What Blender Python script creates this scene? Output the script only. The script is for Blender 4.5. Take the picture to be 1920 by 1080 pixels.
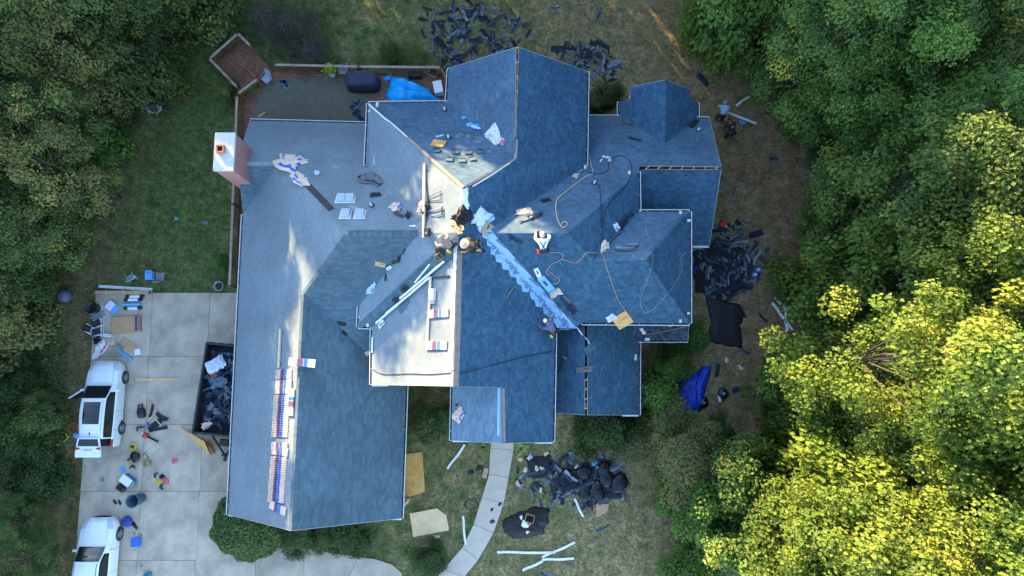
import bpy, math, random
from mathutils import Vector, Matrix
from mathutils.geometry import tessellate_polygon
R = math.radians
sc = bpy.context.scene
for o in list(bpy.data.objects): bpy.data.objects.remove(o)
COL = sc.collection

# ------------------------------------------------------------------ camera
CAM_H, TILT, FPX = 36.5, R(7.8), 1280.0
cd = bpy.data.cameras.new('camera'); cam = bpy.data.objects.new('camera', cd); COL.objects.link(cam)
cd.sensor_width = 36; cd.lens = 36 * FPX / 1920; cd.clip_end = 2000
cam.location = (0, 0, CAM_H); cam.rotation_euler = (TILT, 0, 0)
sc.camera = cam
# ------------------------------------------------------------------ sky and sun
SUN_EL, SUN_FROM = R(15.0), R(35.0)      # sun stands up-left: SUN_FROM is measured from +Y towards -X
sun_to = Vector((math.sin(SUN_FROM) * math.cos(SUN_EL), -math.cos(SUN_FROM) * math.cos(SUN_EL), -math.sin(SUN_EL)))
w = bpy.data.worlds.new('World'); sc.world = w; w.use_nodes = True
nt = w.node_tree; nt.nodes.clear()
sky = nt.nodes.new('ShaderNodeTexSky'); sky.sky_type = 'NISHITA'; sky.sun_disc = False
sky.sun_elevation = SUN_EL; sky.sun_rotation = -SUN_FROM
sky.air_density = 1.0; sky.dust_density = 0.4; sky.ozone_density = 1.3; sky.altitude = 200
bg = nt.nodes.new('ShaderNodeBackground'); bg.inputs[1].default_value = 0.15
wo = nt.nodes.new('ShaderNodeOutputWorld')
nt.links.new(sky.outputs[0], bg.inputs[0]); nt.links.new(bg.outputs[0], wo.inputs[0])
sl = bpy.data.lights.new('sun', 'SUN'); sl.energy = 3.7; sl.angle = R(0.5); sl.color = (1.0, 0.68, 0.32)
so = bpy.data.objects.new('sun', sl); COL.objects.link(so)
so.rotation_euler = sun_to.to_track_quat('-Z', 'Y').to_euler(); so.location = (-30, 40, 40)
sc.view_settings.view_transform = 'Standard'; sc.view_settings.look = 'None'
sc.view_settings.gamma = 1.0; sc.view_settings.exposure = 2.85; sc.view_settings.use_curve_mapping = False
sc.cycles.max_bounces = 5; sc.cycles.diffuse_bounces = 3; sc.cycles.glossy_bounces = 2
sc.cycles.transmission_bounces = 3; sc.cycles.transparent_max_bounces = 4
sc.cycles.caustics_reflective = False; sc.cycles.caustics_refractive = False

# ------------------------------------------------------------------ pixels of the photograph -> places
CT, ST = math.cos(TILT), math.sin(TILT)
def ray(px, py):
    a, b = px - 960.0, 540.0 - py
    return Vector((a, FPX * ST + b * CT, -FPX * CT + b * ST))
def gp(px, py, z=0.0):
    d = ray(px, py); k = (CAM_H - z) / -d.z
    return Vector((d.x * k, d.y * k, z))
def hsh(*a):
    x = 0.0
    for i, v in enumerate(a): x += (v + 1.37) * (12.9898 + 65.233 * i)
    x = math.sin(x) * 43758.5453
    return x - math.floor(x)

# ------------------------------------------------------------------ mesh builder
class MB:
    def __init__(s): s.v, s.f, s.m, s.sh = [], [], [], []
    def quad(s, pts, mi=0, shade=.5):
        n = len(s.v); s.v += [tuple(p) for p in pts]; s.f.append(tuple(range(n, n + len(pts)))); s.m.append(mi); s.sh.append(shade)
    def add(s, verts, faces, mi=0, M=None, shade=.5):
        n = len(s.v)
        s.v += [tuple(M @ Vector(p)) if M else tuple(p) for p in verts]
        for f in faces: s.f.append(tuple(i + n for i in f)); s.m.append(mi); s.sh.append(shade)
        return s
    def box(s, c, d, mi=0, M=None, rz=0, shade=.5, top=None):
        x, y, z = d[0] / 2, d[1] / 2, d[2] / 2
        tx, ty = (x, y) if top is None else (top[0] / 2, top[1] / 2)
        vs = [(-x, -y, -z), (x, -y, -z), (x, y, -z), (-x, y, -z), (-tx, -ty, z), (tx, -ty, z), (tx, ty, z), (-tx, ty, z)]
        T = Matrix.Translation(c) @ Matrix.Rotation(rz, 4, 'Z')
        if M: T = M @ T
        return s.add(vs, [(3, 2, 1, 0), (4, 5, 6, 7), (0, 1, 5, 4), (1, 2, 6, 5), (2, 3, 7, 6), (3, 0, 4, 7)], mi, T, shade)
    def bbox(s, c, d, b, mi=0, M=None, rz=0, shade=.5):      # box with chamfered upper and lower edges
        x, y, z = d[0] / 2, d[1] / 2, d[2] / 2
        vs = []
        for zz, k in ((-z, 1), (-z + b, 0), (z - b, 0), (z, 1)):
            e = b * k
            vs += [(-x + e + b * (1 - k), -y + e, zz), (x - e - b * (1 - k), -y + e, zz), (x - e, -y + e + b * (1 - k), zz), (x - e, y - e - b * (1 - k), zz),
                   (x - e - b * (1 - k), y - e, zz), (-x + e + b * (1 - k), y - e, zz), (-x + e, y - e - b * (1 - k), zz), (-x + e, -y + e + b * (1 - k), zz)]
        fs = [tuple(range(7, -1, -1)), tuple(range(24, 32))]
        for r in range(3):
            for i in range(8):
                j = (i + 1) % 8; fs.append((r * 8 + i, r * 8 + j, r * 8 + 8 + j, r * 8 + 8 + i))
        T = Matrix.Translation(c) @ Matrix.Rotation(rz, 4, 'Z')
        if M: T = M @ T
        return s.add(vs, fs, mi, T, shade)
    def lathe(s, prof, n=16, mi=0, M=None, shade=.5, cap=True, sx=1, sy=1):
        vs, fs = [], []
        for r, z in prof:
            for i in range(n):
                a = 2 * math.pi * i / n; vs.append((r * math.cos(a) * sx, r * math.sin(a) * sy, z))
        for k in range(len(prof) - 1):
            for i in range(n):
                j = (i + 1) % n; fs.append((k * n + i, k * n + j, k * n + n + j, k * n + n + i))
        if cap:
            fs.append(tuple(range(n - 1, -1, -1))); fs.append(tuple(range((len(prof) - 1) * n, len(prof) * n)))
        return s.add(vs, fs, mi, M, shade)
    def tube(s, pts, r, n=6, mi=0, shade=.5, cap=True):
        pts = [Vector(p) for p in pts]; rs = r if isinstance(r, (list, tuple)) else [r] * len(pts)
        vs, fs = [], []
        up = Vector((0, 0, 1))
        for i, p in enumerate(pts):
            t = (pts[min(i + 1, len(pts) - 1)] - pts[max(i - 1, 0)])
            if t.length < 1e-6: t = Vector((1, 0, 0))
            t.normalize()
            a = t.cross(up)
            if a.length < .05: a = t.cross(Vector((1, 0, 0)))
            a.normalize(); b = a.cross(t)
            for k in range(n):
                q = 2 * math.pi * k / n; vs.append(p + a * (rs[i] * math.cos(q)) + b * (rs[i] * math.sin(q)))
        for i in range(len(pts) - 1):
            for k in range(n):
                l = (k + 1) % n; fs.append((i * n + k, i * n + l, i * n + n + l, i * n + n + k))
        if cap: fs.append(tuple(range(n - 1, -1, -1))); fs.append(tuple(range((len(pts) - 1) * n, len(pts) * n)))
        return s.add(vs, fs, mi, None, shade)
    def prism(s, poly, h, mi=0, M=None, shade=.5):           # poly: list of 2-D or 3-D points, extruded by h (number along z or vector)
        P = [Vector((p[0], p[1], p[2] if len(p) > 2 else 0)) for p in poly]; H = Vector((0, 0, h)) if not isinstance(h, Vector) else h
        n = len(P); T = tessellate_polygon([P])
        vs = P + [p + H for p in P]; fs = []
        for t in T:
            a, b, c = t
            nn = (P[b] - P[a]).cross(P[c] - P[a])
            if nn.dot(H) < 0: a, c = c, a
            fs.append((c, b, a)); fs.append((a + n, b + n, c + n))
        area = sum(P[i].x * P[(i + 1) % n].y - P[(i + 1) % n].x * P[i].y for i in range(n))
        for i in range(n):
            j = (i + 1) % n
            fs.append((i, j, j + n, i + n) if (area > 0) == (H.z > 0) else (j, i, i + n, j + n))
        return s.add(vs, fs, mi, M, shade)
    def mesh(s, name, mats, smooth=False):
        me = bpy.data.meshes.new(name); me.from_pydata(s.v, [], s.f)
        for m in (mats if isinstance(mats, (list, tuple)) else [mats]): me.materials.append(m)
        me.polygons.foreach_set('material_index', s.m)
        if smooth: me.polygons.foreach_set('use_smooth', [True] * len(s.f))
        at = me.attributes.new('shade', 'FLOAT', 'FACE'); at.data.foreach_set('value', s.sh)
        me.update(); return me
    def build(s, name, mats, parent=None, M=None, smooth=False):
        return link(name, s.mesh(name, mats, smooth), parent, M)
def link(name, me, parent=None, M=None):
    o = bpy.data.objects.new(name, me); COL.objects.link(o)
    if parent: o.parent = parent
    if M is not None: o.matrix_local = M
    return o
def tag(o, label=None, cat=None, group=None, kind=None):
    if label: o['label'] = label
    if cat: o['category'] = cat
    if group: o['group'] = group
    if kind: o['kind'] = kind
    return o
def empty(name, M=None):
    o = bpy.data.objects.new(name, None); COL.objects.link(o); o.empty_display_size = .2
    if M is not None: o.matrix_local = M
    return o
def dup(o, M=None, label=None, parent=None):
    c = o.copy(); COL.objects.link(c); c.parent = parent
    if M is not None: c.matrix_local = M
    if label: c['label'] = label
    for ch in list(o.children): dup(ch, None, None, c)
    return c

# ------------------------------------------------------------------ materials
def lin(r, g, b):
    f = lambda c: c / 12.92 if c <= .04045 else ((c + .055) / 1.055) ** 2.4
    return (f(r / 255), f(g / 255), f(b / 255), 1)
MATS = {}
def mat(name, col, rough=.7, var=.25, scale=6.0, bump=.0, bscale=40.0, metal=0.0, spec=.4, coord='Object', detail=4, coat=0):
    if name in MATS: return MATS[name]
    m = bpy.data.materials.new(name); m.use_nodes = True; N = m.node_tree.nodes; L = m.node_tree.links
    b = N['Principled BSDF']; b.inputs['Roughness'].default_value = rough; b.inputs['Metallic'].default_value = metal
    b.inputs['Specular IOR Level'].default_value = spec
    if coat: b.inputs['Coat Weight'].default_value = coat; b.inputs['Coat Roughness'].default_value = .06
    tc = N.new('ShaderNodeTexCoord')
    c = col if len(col) == 4 else (*col, 1)
    if var > 0:
        n = N.new('ShaderNodeTexNoise'); n.inputs['Scale'].default_value = scale; n.inputs['Detail'].default_value = detail; n.inputs['Roughness'].default_value = .65
        L.new(tc.outputs[coord], n.inputs['Vector'])
        mr = N.new('ShaderNodeMapRange'); mr.inputs[1].default_value = .25; mr.inputs[2].default_value = .75
        mr.inputs[3].default_value = 1 - var; mr.inputs[4].default_value = 1 + var
        L.new(n.outputs['Fac'], mr.inputs[0])
        mx = N.new('ShaderNodeVectorMath'); mx.operation = 'SCALE'; mx.inputs[0].default_value = c[:3]
        L.new(mr.outputs[0], mx.inputs['Scale']); L.new(mx.outputs[0], b.inputs['Base Color'])
    else: b.inputs['Base Color'].default_value = c
    if bump > 0:
        n2 = N.new('ShaderNodeTexNoise'); n2.inputs['Scale'].default_value = bscale; n2.inputs['Detail'].default_value = 3
        L.new(tc.outputs[coord], n2.inputs['Vector'])
        bp = N.new('ShaderNodeBump'); bp.inputs['Strength'].default_value = bump; bp.inputs['Distance'].default_value = .03
        L.new(n2.outputs['Fac'], bp.inputs['Height']); L.new(bp.outputs[0], b.inputs['Normal'])
    MATS[name] = m; return m
def ramp_mat(name, stops, rough=.9, fine=60.0, fvar=.25, big=.6, bvar=.12, transl=0.0, spec=.25, bump=0):
    """colour picked per piece by the mesh attribute 'shade', with fine grain and broad weathering"""
    if name in MATS: return MATS[name]
    m = bpy.data.materials.new(name); m.use_nodes = True; N = m.node_tree.nodes; L = m.node_tree.links
    b = N['Principled BSDF']; b.inputs['Roughness'].default_value = rough; b.inputs['Specular IOR Level'].default_value = spec
    at = N.new('ShaderNodeAttribute'); at.attribute_name = 'shade'
    cr = N.new('ShaderNodeValToRGB'); e = cr.color_ramp.elements
    while len(e) < len(stops): e.new(.5)
    for el, (p, c) in zip(e, stops): el.position = p; el.color = c if len(c) == 4 else (*c, 1)
    L.new(at.outputs['Fac'], cr.inputs[0])
    tc = N.new('ShaderNodeTexCoord'); out = cr.outputs[0]
    for scale, v in ((fine, fvar), (big, bvar)):
        if v <= 0: continue
        n = N.new('ShaderNodeTexNoise'); n.inputs['Scale'].default_value = scale; n.inputs['Detail'].default_value = 3
        L.new(tc.outputs['Object'], n.inputs['Vector'])
        mr = N.new('ShaderNodeMapRange'); mr.inputs[1].default_value = .3; mr.inputs[2].default_value = .7; mr.inputs[3].default_value = 1 - v; mr.inputs[4].default_value = 1 + v
        L.new(n.outputs['Fac'], mr.inputs[0])
        mx = N.new('ShaderNodeVectorMath'); mx.operation = 'SCALE'; L.new(out, mx.inputs[0]); L.new(mr.outputs[0], mx.inputs['Scale']); out = mx.outputs[0]
    if transl > .25:
        oi = N.new('ShaderNodeObjectInfo'); mr = N.new('ShaderNodeMapRange'); mr.inputs[3].default_value = .68; mr.inputs[4].default_value = 1.3; L.new(oi.outputs['Random'], mr.inputs[0])
        mx = N.new('ShaderNodeVectorMath'); mx.operation = 'SCALE'; L.new(out, mx.inputs[0]); L.new(mr.outputs[0], mx.inputs['Scale']); out = mx.outputs[0]
    L.new(out, b.inputs['Base Color'])
    if transl > 0:
        tr = N.new('ShaderNodeBsdfTranslucent'); ms = N.new('ShaderNodeMixShader'); ms.inputs[0].default_value = transl
        L.new(out, tr.inputs[0]); L.new(b.outputs[0], ms.inputs[1]); L.new(tr.outputs[0], ms.inputs[2]); L.new(ms.outputs[0], N['Material Output'].inputs[0])
    MATS[name] = m; return m
WHITE = mat('white_paint', (.72, .73, .74), .45, .06, 3)
GUTTER = mat('white_gutter_metal', (.70, .72, .74), .35, .08, 4)
BLACK = mat('black_plastic', (.015, .016, .018), .45, .3, 8)
RUBBER = mat('black_rubber', (.02, .02, .021), .8, .2, 10)
DKMET = mat('dark_steel', (.03, .032, .036), .5, .3, 5, .2, 30)
WOOD_NEW = mat('new_lumber', (.60, .40, .19), .75, .22, 7, .15, 60)
PLY = mat('plywood', (.62, .34, .10), .75, .25, 3.5, .15, 50)
OSB = mat('pale_plywood', (.74, .53, .30), .75, .15, 3.0, .1, 60)
CARD = mat('brown_cardboard', (.46, .28, .15), .85, .15, 4)
PAPER = mat('tan_wrapper_paper', (.66, .49, .37), .8, .18, 5, .25, 9)
DECKW = mat('stained_deck_wood', (.20, .088, .052), .7, .45, 5, .2, 40)
DECKG = mat('weathered_rail_wood', (.33, .235, .18), .75, .35, 5, .2, 40)
SKYBLUE = mat('light_blue_membrane', (.235, .41, .64), .55, .15, 3, .1, 14)
TARP = mat('bright_blue_tarp', (.0, .36, .82), .4, .15, 2, .35, 6)
TARPD = mat('deep_blue_tarp', (.006, .05, .46), .4, .2, 2, .3, 8)
BLUEP = mat('blue_plastic', (.02, .12, .55), .4, .1, 4)
CYAN = mat('sky_blue_foil', (.10, .38, .72), .4, .1, 5)
ORANGE = mat('orange_plastic', (.55, .13, .03), .5, .15, 5)
YELLOW = mat('yellow_plastic', (.55, .42, .03), .5, .2, 5)
LIME = mat('lime_plastic', (.35, .55, .05), .5, .2, 5)
RED = mat('red_plastic', (.55, .03, .03), .45, .15, 5)
PINK = mat('pink_plastic', (.60, .12, .15), .5, .15, 5)
PURPLE = mat('purple_print', (.10, .055, .13), .6, .2, 9)
BLUEPRINT = mat('blue_print', (.02, .13, .50), .6, .1, 9)
GREYP = mat('grey_plastic', (.16, .20, .24), .5, .15, 4)
SLATEP = mat('slate_blue_plastic', (.07, .12, .17), .5, .15, 4)
NAVY = mat('navy_cover_fabric', (.022, .034, .065), .7, .35, 4, .4, 7)
CREAMROPE = mat('pale_rope', (.55, .42, .27), .8, .15, 20)
ORHOSE = mat('tan_air_hose', (.42, .27, .19), .6, .1, 10)
MEMB = mat('black_membrane', (.006, .006, .008), .55, .4, 3, .5, 5)
SKIN = mat('skin', (.30, .15, .09), .6, .1, 10)
BRICK = None
# ================================================================== GROUND
def ground_mat():
    m = bpy.data.materials.new('lawn_ground'); m.use_nodes = True; N = m.node_tree.nodes; L = m.node_tree.links
    b = N['Principled BSDF']; b.inputs['Roughness'].default_value = .95; b.inputs['Specular IOR Level'].default_value = .1
    tc = N.new('ShaderNodeTexCoord')
    def noise(s, d=4, r=.6):
        n = N.new('ShaderNodeTexNoise'); n.inputs['Scale'].default_value = s; n.inputs['Detail'].default_value = d; n.inputs['Roughness'].default_value = r
        L.new(tc.outputs['Object'], n.inputs['Vector']); return n.outputs['Fac']
    def ramp(fac, stops):
        r = N.new('ShaderNodeValToRGB'); e = r.color_ramp.elements
        while len(e) < len(stops): e.new(.5)
        for el, (p, c) in zip(e, stops): el.position = p; el.color = (*c, 1)
        L.new(fac, r.inputs[0]); return r.outputs[0]
    def mix(f, a, bb, mode='MIX'):
        x = N.new('ShaderNodeMix'); x.data_type = 'RGBA'; x.blend_type = mode
        L.new(f, x.inputs[0]) if hasattr(f, 'links') else setattr(x.inputs[0], 'default_value', f)
        L.new(a, x.inputs[6]); L.new(bb, x.inputs[7]); return x.outputs[2]
    def math_(op, a, bv, clamp=False):
        x = N.new('ShaderNodeMath'); x.operation = op; x.use_clamp = clamp
        for i, q in enumerate((a, bv)):
            L.new(q, x.inputs[i]) if hasattr(q, 'links') else setattr(x.inputs[i], 'default_value', q)
        return x.outputs[0]
    grass = ramp(noise(3.2, 6, .7), [(.3, (0.043, 0.070, 0.022)), (.5, (0.089, 0.130, 0.037)), (.72, (0.176, 0.198, 0.066))])
    dry = ramp(noise(4.5, 6, .75), [(.3, (0.132, 0.105, 0.052)), (.5, (0.256, 0.203, 0.101)), (.75, (0.449, 0.343, 0.182))])
    litter = ramp(noise(9, 6, .8), [(.32, (0.085, 0.055, 0.031)), (.5, (0.196, 0.128, 0.070)), (.72, (0.357, 0.232, 0.125))])
    sx = N.new('ShaderNodeSeparateXYZ'); L.new(tc.outputs['Object'], sx.inputs[0])
    X, Y = sx.outputs[0], sx.outputs[1]
    n1 = noise(.28, 4, .6); n2 = noise(1.1, 4, .65)
    # dry grass grows towards the east yard, green grass on the west lawn
    e1 = math_('MULTIPLY_ADD', X, .05); N[e1.node.name].inputs[2].default_value = .72
    dryf = math_('ADD', e1, math_('MULTIPLY', math_('SUBTRACT', n2, .5), 2.6))
    dryf = math_('ADD', dryf, math_('MULTIPLY', math_('SUBTRACT', n1, .5), 1.6), True)
    c = mix(dryf, grass, dry)
    # bare earth and leaf litter near both woods
    e2 = math_('MULTIPLY_ADD', X, .13); N[e2.node.name].inputs[2].default_value = -1.02
    e3 = math_('MULTIPLY_ADD', X, -.12); N[e3.node.name].inputs[2].default_value = -2.25
    lf = math_('MAXIMUM', e2, e3)
    lf = math_('ADD', lf, math_('MULTIPLY', math_('SUBTRACT', n2, .45), 1.9))
    lf = math_('ADD', lf, math_('MULTIPLY', math_('SUBTRACT', n1, .5), 1.2), True)
    c = mix(lf, c, litter)
    for sc_, lo, hi in ((1.7, .62, 1.35), (7.0, .7, 1.3)):
        mr = N.new('ShaderNodeMapRange'); mr.inputs[1].default_value = .34; mr.inputs[2].default_value = .66; mr.inputs[3].default_value = lo; mr.inputs[4].default_value = hi; L.new(noise(sc_, 5, .7), mr.inputs[0])
        mv = N.new('ShaderNodeVectorMath'); mv.operation = 'SCALE'; L.new(c, mv.inputs[0]); L.new(mr.outputs[0], mv.inputs['Scale']); c = mv.outputs[0]
    L.new(c, b.inputs['Base Color'])
    bp = N.new('ShaderNodeBump'); bp.inputs['Strength'].default_value = .8; bp.inputs['Distance'].default_value = .06
    L.new(noise(14, 5, .8), bp.inputs['Height']); L.new(bp.outputs[0], b.inputs['Normal'])
    return m
g = MB(); S = 400; n = 40
for i in range(n):
    for j in range(n):
        x0, x1, y0, y1 = [-S + 2 * S * k / n for k in (i, i + 1, j, j + 1)]
        g.quad([(x0, y0, 0), (x1, y0, 0), (x1, y1, 0), (x0, y1, 0)])
tag(g.build('ground', ground_mat()), kind='structure')

def concrete_mat():
    m = mat('driveway_concrete', (.41, .342, .262), .85, .42, .8, .12, 60, detail=9)
    return m
CONC = concrete_mat()
CONC2 = mat('walkway_concrete', (.48, .41, .33), .85, .14, 2.2, .12, 60, detail=7)
def panel(poly, parent, name, m, top=.06, gap=.009):
    P = [gp(*q) for q in poly]; c = sum(P, Vector()) / len(P)
    Q = []
    for p in P:
        d = p - c; Q.append((p - d.normalized() * gap * 1.3 - c))
    b = MB(); b.prism([(q.x, q.y, 0) for q in Q], top + .06)
    return b.build(name, m, parent, Matrix.Translation((c.x, c.y, -.06 + hsh(c.x, c.y) * .004)))
base = MB()
DR = [(181, 549), (460, 549), (470, 930), (620, 1034), (700, 1046), (752, 1072), (775, 1120), (720, 1200), (128, 1200), (139, 1080), (149, 960), (169, 680)]
base.prism([(p.x, p.y, -.05) for p in [gp(*q) for q in DR]], .072)
drv = base.build('driveway', mat('driveway_joint_filler', (.06, .055, .05), .95, .3, 6)); tag(drv, kind='structure')
colx = lambda y, k: {0: 181 - (y - 549) * .0777, 1: 287.5 - (y - 549) * .0590, 2: 395 - (y - 549) * .0533, 3: 500 - (y - 549) * .0460}[k]
rows = [549, 668.5, 796, 921, 1050, 1195]
for r in range(5):
    for k in range(3):
        y0, y1 = rows[r], rows[r + 1]
        if k == 2 and r >= 3: continue
        panel([(colx(y0, k), y0), (colx(y0, k + 1), y0), (colx(y1, k + 1), y1), (colx(y1, k), y1)], drv, 'concrete_slab', CONC)
for q in ([(375, 921), (484, 921), (480, 1048), (476, 1195), (361, 1195), (368, 1050)], [(484, 921), (560, 985), (572, 1020), (566, 1195), (476, 1195), (480, 1048)],
          [(572, 1020), (622, 1036), (672, 1044), (655, 1080), (600, 1195), (566, 1195)], [(672, 1044), (702, 1047), (735, 1058), (753, 1073), (768, 1110), (700, 1195), (600, 1195), (655, 1080)]):
    panel(q, drv, 'concrete_slab', CONC)
WL = [(920, 815), (919, 840), (917, 889), (903, 934), (888, 983), (867, 1026), (831, 1068), (790, 1110)]
WR = [(965, 815), (963, 844), (954, 895), (945, 943), (926, 998), (897, 1049), (872, 1080), (850, 1110)]
base = MB(); base.prism([(p.x, p.y, -.05) for p in [gp(*q) for q in WL + WR[::-1]]], .072)
wk = base.build('front_path', MATS['driveway_joint_filler']); tag(wk, kind='structure')
for i in range(len(WL) - 1): panel([WL[i], WR[i], WR[i + 1], WL[i + 1]], wk, 'concrete_slab', CONC2)

# ================================================================== ROOF PLANES (each from its facing, pitch and one known point)
PL = {}
DIRS = {'N': (0, 1), 'S': (0, -1), 'E': (1, 0), 'W': (-1, 0)}
def plane(name, facing, px, py, z, pitch=.75):
    PL[name] = (Vector(DIRS[facing]), pitch, gp(px, py, z))
def hit(name, px, py):
    d, p, P0 = PL[name]; r = ray(px, py)
    k = (P0.z + p * (P0.x * d.x + P0.y * d.y) - CAM_H) / (r.z + p * (r.x * d.x + r.y * d.y))
    return Vector((0, 0, CAM_H)) + r * k
zo = lambda name, px, py: hit(name, px, py).z
plane('A_W', 'W', 440, 700, 2.9)
plane('N1', 'N', 570, 229, 2.85)
plane('S0', 'S', 485, 304, zo('N1', 485, 304))
plane('S1', 'S', 720, 438, (zo('N1', 720, 438) + zo('A_W', 655, 437)) / 2)
plane('GE', 'E', 556, 760, zo('A_W', 556, 760))
plane('W3u', 'W', 672, 590, 5.4)
plane('S2', 'S', 672, 612, 5.4)
plane('W3l', 'W', 697, 670, 5.55)
plane('E1', 'E', 855, 600, 8.7, .70)
plane('PW', 'W', 941, 780, zo('E1', 941, 780))
plane('N2', 'N', 760, 193, 4.55)
plane('GW', 'W', 968, 200, zo('E1', 968, 200))
plane('N3', 'N', 1130, 219, 2.65)
plane('E2', 'E', 1197, 360, 5.5)
plane('S3', 'S', 1000, 437, zo('N3', 1000, 437))
plane('N4', 'N', 1250, 397, 5.55)
plane('E3', 'E', 1293, 500, 5.5)
plane('S6', 'S', 1280, 316, zo('N3', 1280, 316))
plane('G2W', 'W', 1246, 220, zo('N3', 1246, 270))
plane('G2E', 'E', 1246, 220, zo('N3', 1246, 270))
plane('E4', 'E', 1197, 700, 2.9)
plane('W5', 'W', 1099, 700, zo('E4', 1099, 700))
plane('S5', 'S', 1240, 638, 2.9)
V = {}
def vx(name, px, py, *pl):
    z = sum(zo(q, px, py) for q in pl) / len(pl); V[name] = (px, py, gp(px, py, z))
for a in [('a1', 522, 304, 'A_W', 'N1', 'S0'), ('a2', 655, 437, 'A_W', 'N1', 'S1'), ('a3', 570, 552, 'A_W', 'S1', 'GE'), ('a4', 547, 995, 'A_W', 'GE'),
          ('a5', 428, 965, 'A_W'), ('a6', 456, 402, 'A_W', 'S0'), ('c1', 445, 304, 'N1', 'S0'), ('c2', 469, 226, 'N1'), ('n1', 694, 232, 'N1'), ('n2', 694, 316, 'N1', 'W3u'),
          ('n2w', 686, 310, 'W3u'), ('n3', 785, 437, 'N1', 'S1', 'W3u'), ('w1', 674, 572, 'W3u', 'S1'), ('w2', 672, 612, 'W3u', 'S2'), ('w3', 698, 613, 'S2', 'W3l'),
          ('s11', 702, 640, 'S1'), ('ge3', 708, 680, 'S1', 'GE'), ('ge1', 752, 972, 'GE'), ('ge2', 762, 700, 'GE'), ('w4', 697, 721, 'W3l'),
          ('r0', 868, 352, 'W3u', 'N2', 'E1'), ('r1', 860, 436, 'W3u', 'S2', 'E1'), ('r2', 857, 478, 'W3l', 'S2', 'E1'), ('r3', 851, 724, 'W3l', 'E1'),
          ('m1', 691, 194, 'N2', 'W3u'), ('m2', 838, 192, 'N2', 'GW'), ('g3', 966, 299, 'N2', 'GW', 'E1'), ('g1', 842, 128, 'GW'), ('g2', 967.5, 89, 'GW'), ('g2e', 972.5, 89, 'E1'),
          ('g4', 1101, 134, 'E1'), ('v1', 1098, 312, 'E1', 'N3'), ('v2', 908, 437, 'E1', 'N3', 'S3'), ('v3', 1082, 615, 'E1', 'S3'), ('e14', 1040, 619, 'E1'), ('e15', 1036, 829, 'E1'),
          ('p1', 940, 726, 'E1', 'PW'), ('p2', 942, 831, 'E1', 'PW'), ('p3', 847, 826, 'PW'), ('p4', 849, 725, 'PW'),
          ('q1', 1094, 219, 'N3'), ('q2', 1161, 219, 'N3'), ('q3', 1246, 270, 'N3', 'G2W', 'G2E'), ('q4', 1308, 222, 'N3'), ('q5', 1330, 222, 'N3'), ('q6', 1352, 313, 'N3'), ('q7', 1200, 311, 'N3'),
          ('e1', 1197, 322, 'N3', 'E2'), ('q8', 1065, 437, 'N3', 'E2', 'S3'), ('e2', 1198, 397, 'E2', 'N4'), ('e3', 1112, 488, 'E2', 'N4', 'S3'), ('b1', 1293, 397, 'N4', 'E3'),
          ('b2', 1210, 487, 'N4', 'E3', 'S3'), ('b3', 1293, 606, 'E3', 'S3'), ('s1', 1090, 605, 'S3'),
          ('x1', 1190, 317.5, 'S6'), ('x2', 1352, 318, 'S6'), ('x3', 1330, 460, 'S6'), ('x4', 1190, 460, 'S6'),
          ('y1', 1030, 612, 'W5'), ('y2', 1096.5, 612, 'W5'), ('y3', 1096.5, 778, 'W5'), ('y4', 1030, 773, 'W5'),
          ('z1', 1101.5, 600, 'E4'), ('z2', 1198, 600, 'E4'), ('z3', 1197, 778, 'E4'), ('z4', 1101.5, 778, 'E4'),
          ('t1', 1190, 600, 'S5'), ('t2', 1291, 600, 'S5'), ('t3', 1290, 638, 'S5'), ('t4', 1190, 638, 'S5'),
          ('k1', 1248, 150, 'G2W', 'G2E'), ('k2', 1182, 163, 'G2W'), ('k3', 1182, 187, 'G2W'), ('k4', 1161, 191, 'G2W'), ('k5', 1161, 217, 'G2W'),
          ('l2', 1294, 168, 'G2E'), ('l3', 1294, 190, 'G2E'), ('l4', 1308, 192, 'G2E'), ('l5', 1308, 222, 'G2E')]: vx(*a)
POLY = {'A_W': 'a1 a2 a3 a4 a5 a6', 'N1': 'c2 n1 n2 n3 a2 a1 c1', 'S0': 'c1 a1 a6', 'S1': 'a2 n3 w1 s11 ge3 a3', 'GE': 'a3 ge3 ge2 ge1 a4',
        'W3u': 'm1 r0 r1 w2 w1 n3 n2 n2w', 'S2': 'w2 r1 r2 w3', 'W3l': 'w3 r2 r3 w4', 'N2': 'm1 m2 g3 r0', 'GW': 'g1 g2 g3 m2',
        'E1': 'g2e g4 v1 v2 v3 e14 e15 p2 p1 r3 r2 r1 r0 g3', 'PW': 'p1 p2 p3 p4', 'N3': 'q1 q2 q3 q4 q5 q6 q7 e1 q8 v2 v1',
        'E2': 'e1 e2 e3 q8', 'N4': 'e2 b1 b2 e3', 'E3': 'b1 b3 b2', 'S3': 'v2 q8 e3 b2 b3 s1 v3', 'S6': 'x1 x2 x3 x4', 'W5': 'y1 y2 y3 y4', 'E4': 'z1 z2 z3 z4', 'S5': 't1 t2 t3 t4',
        'G2W': 'k1 k2 k3 k4 k5 q3', 'G2E': 'k1 q3 l5 l4 l3 l2'}
POLY = {k: v.split() for k, v in POLY.items()}
TRI = {}
for k, vs in POLY.items():
    pts = [Vector((V[n][0], V[n][1], 0)) for n in vs]
    TRI[k] = [[vs[i] for i in t] for t in tessellate_polygon([pts])]
def pnormal(k):
    d, p, _ = PL[k]; return Vector((d.x * p, d.y * p, 1)).normalized()
def intri(px, py, t):
    a, b, c = [V[n] for n in t]
    s = lambda p, q: (q[0] - p[0]) * (py - p[1]) - (q[1] - p[1]) * (px - p[0])
    x, y, z = s(a, b), s(b, c), s(c, a)
    return (x >= -1e-6 and y >= -1e-6 and z >= -1e-6) or (x <= 1e-6 and y <= 1e-6 and z <= 1e-6)
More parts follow.
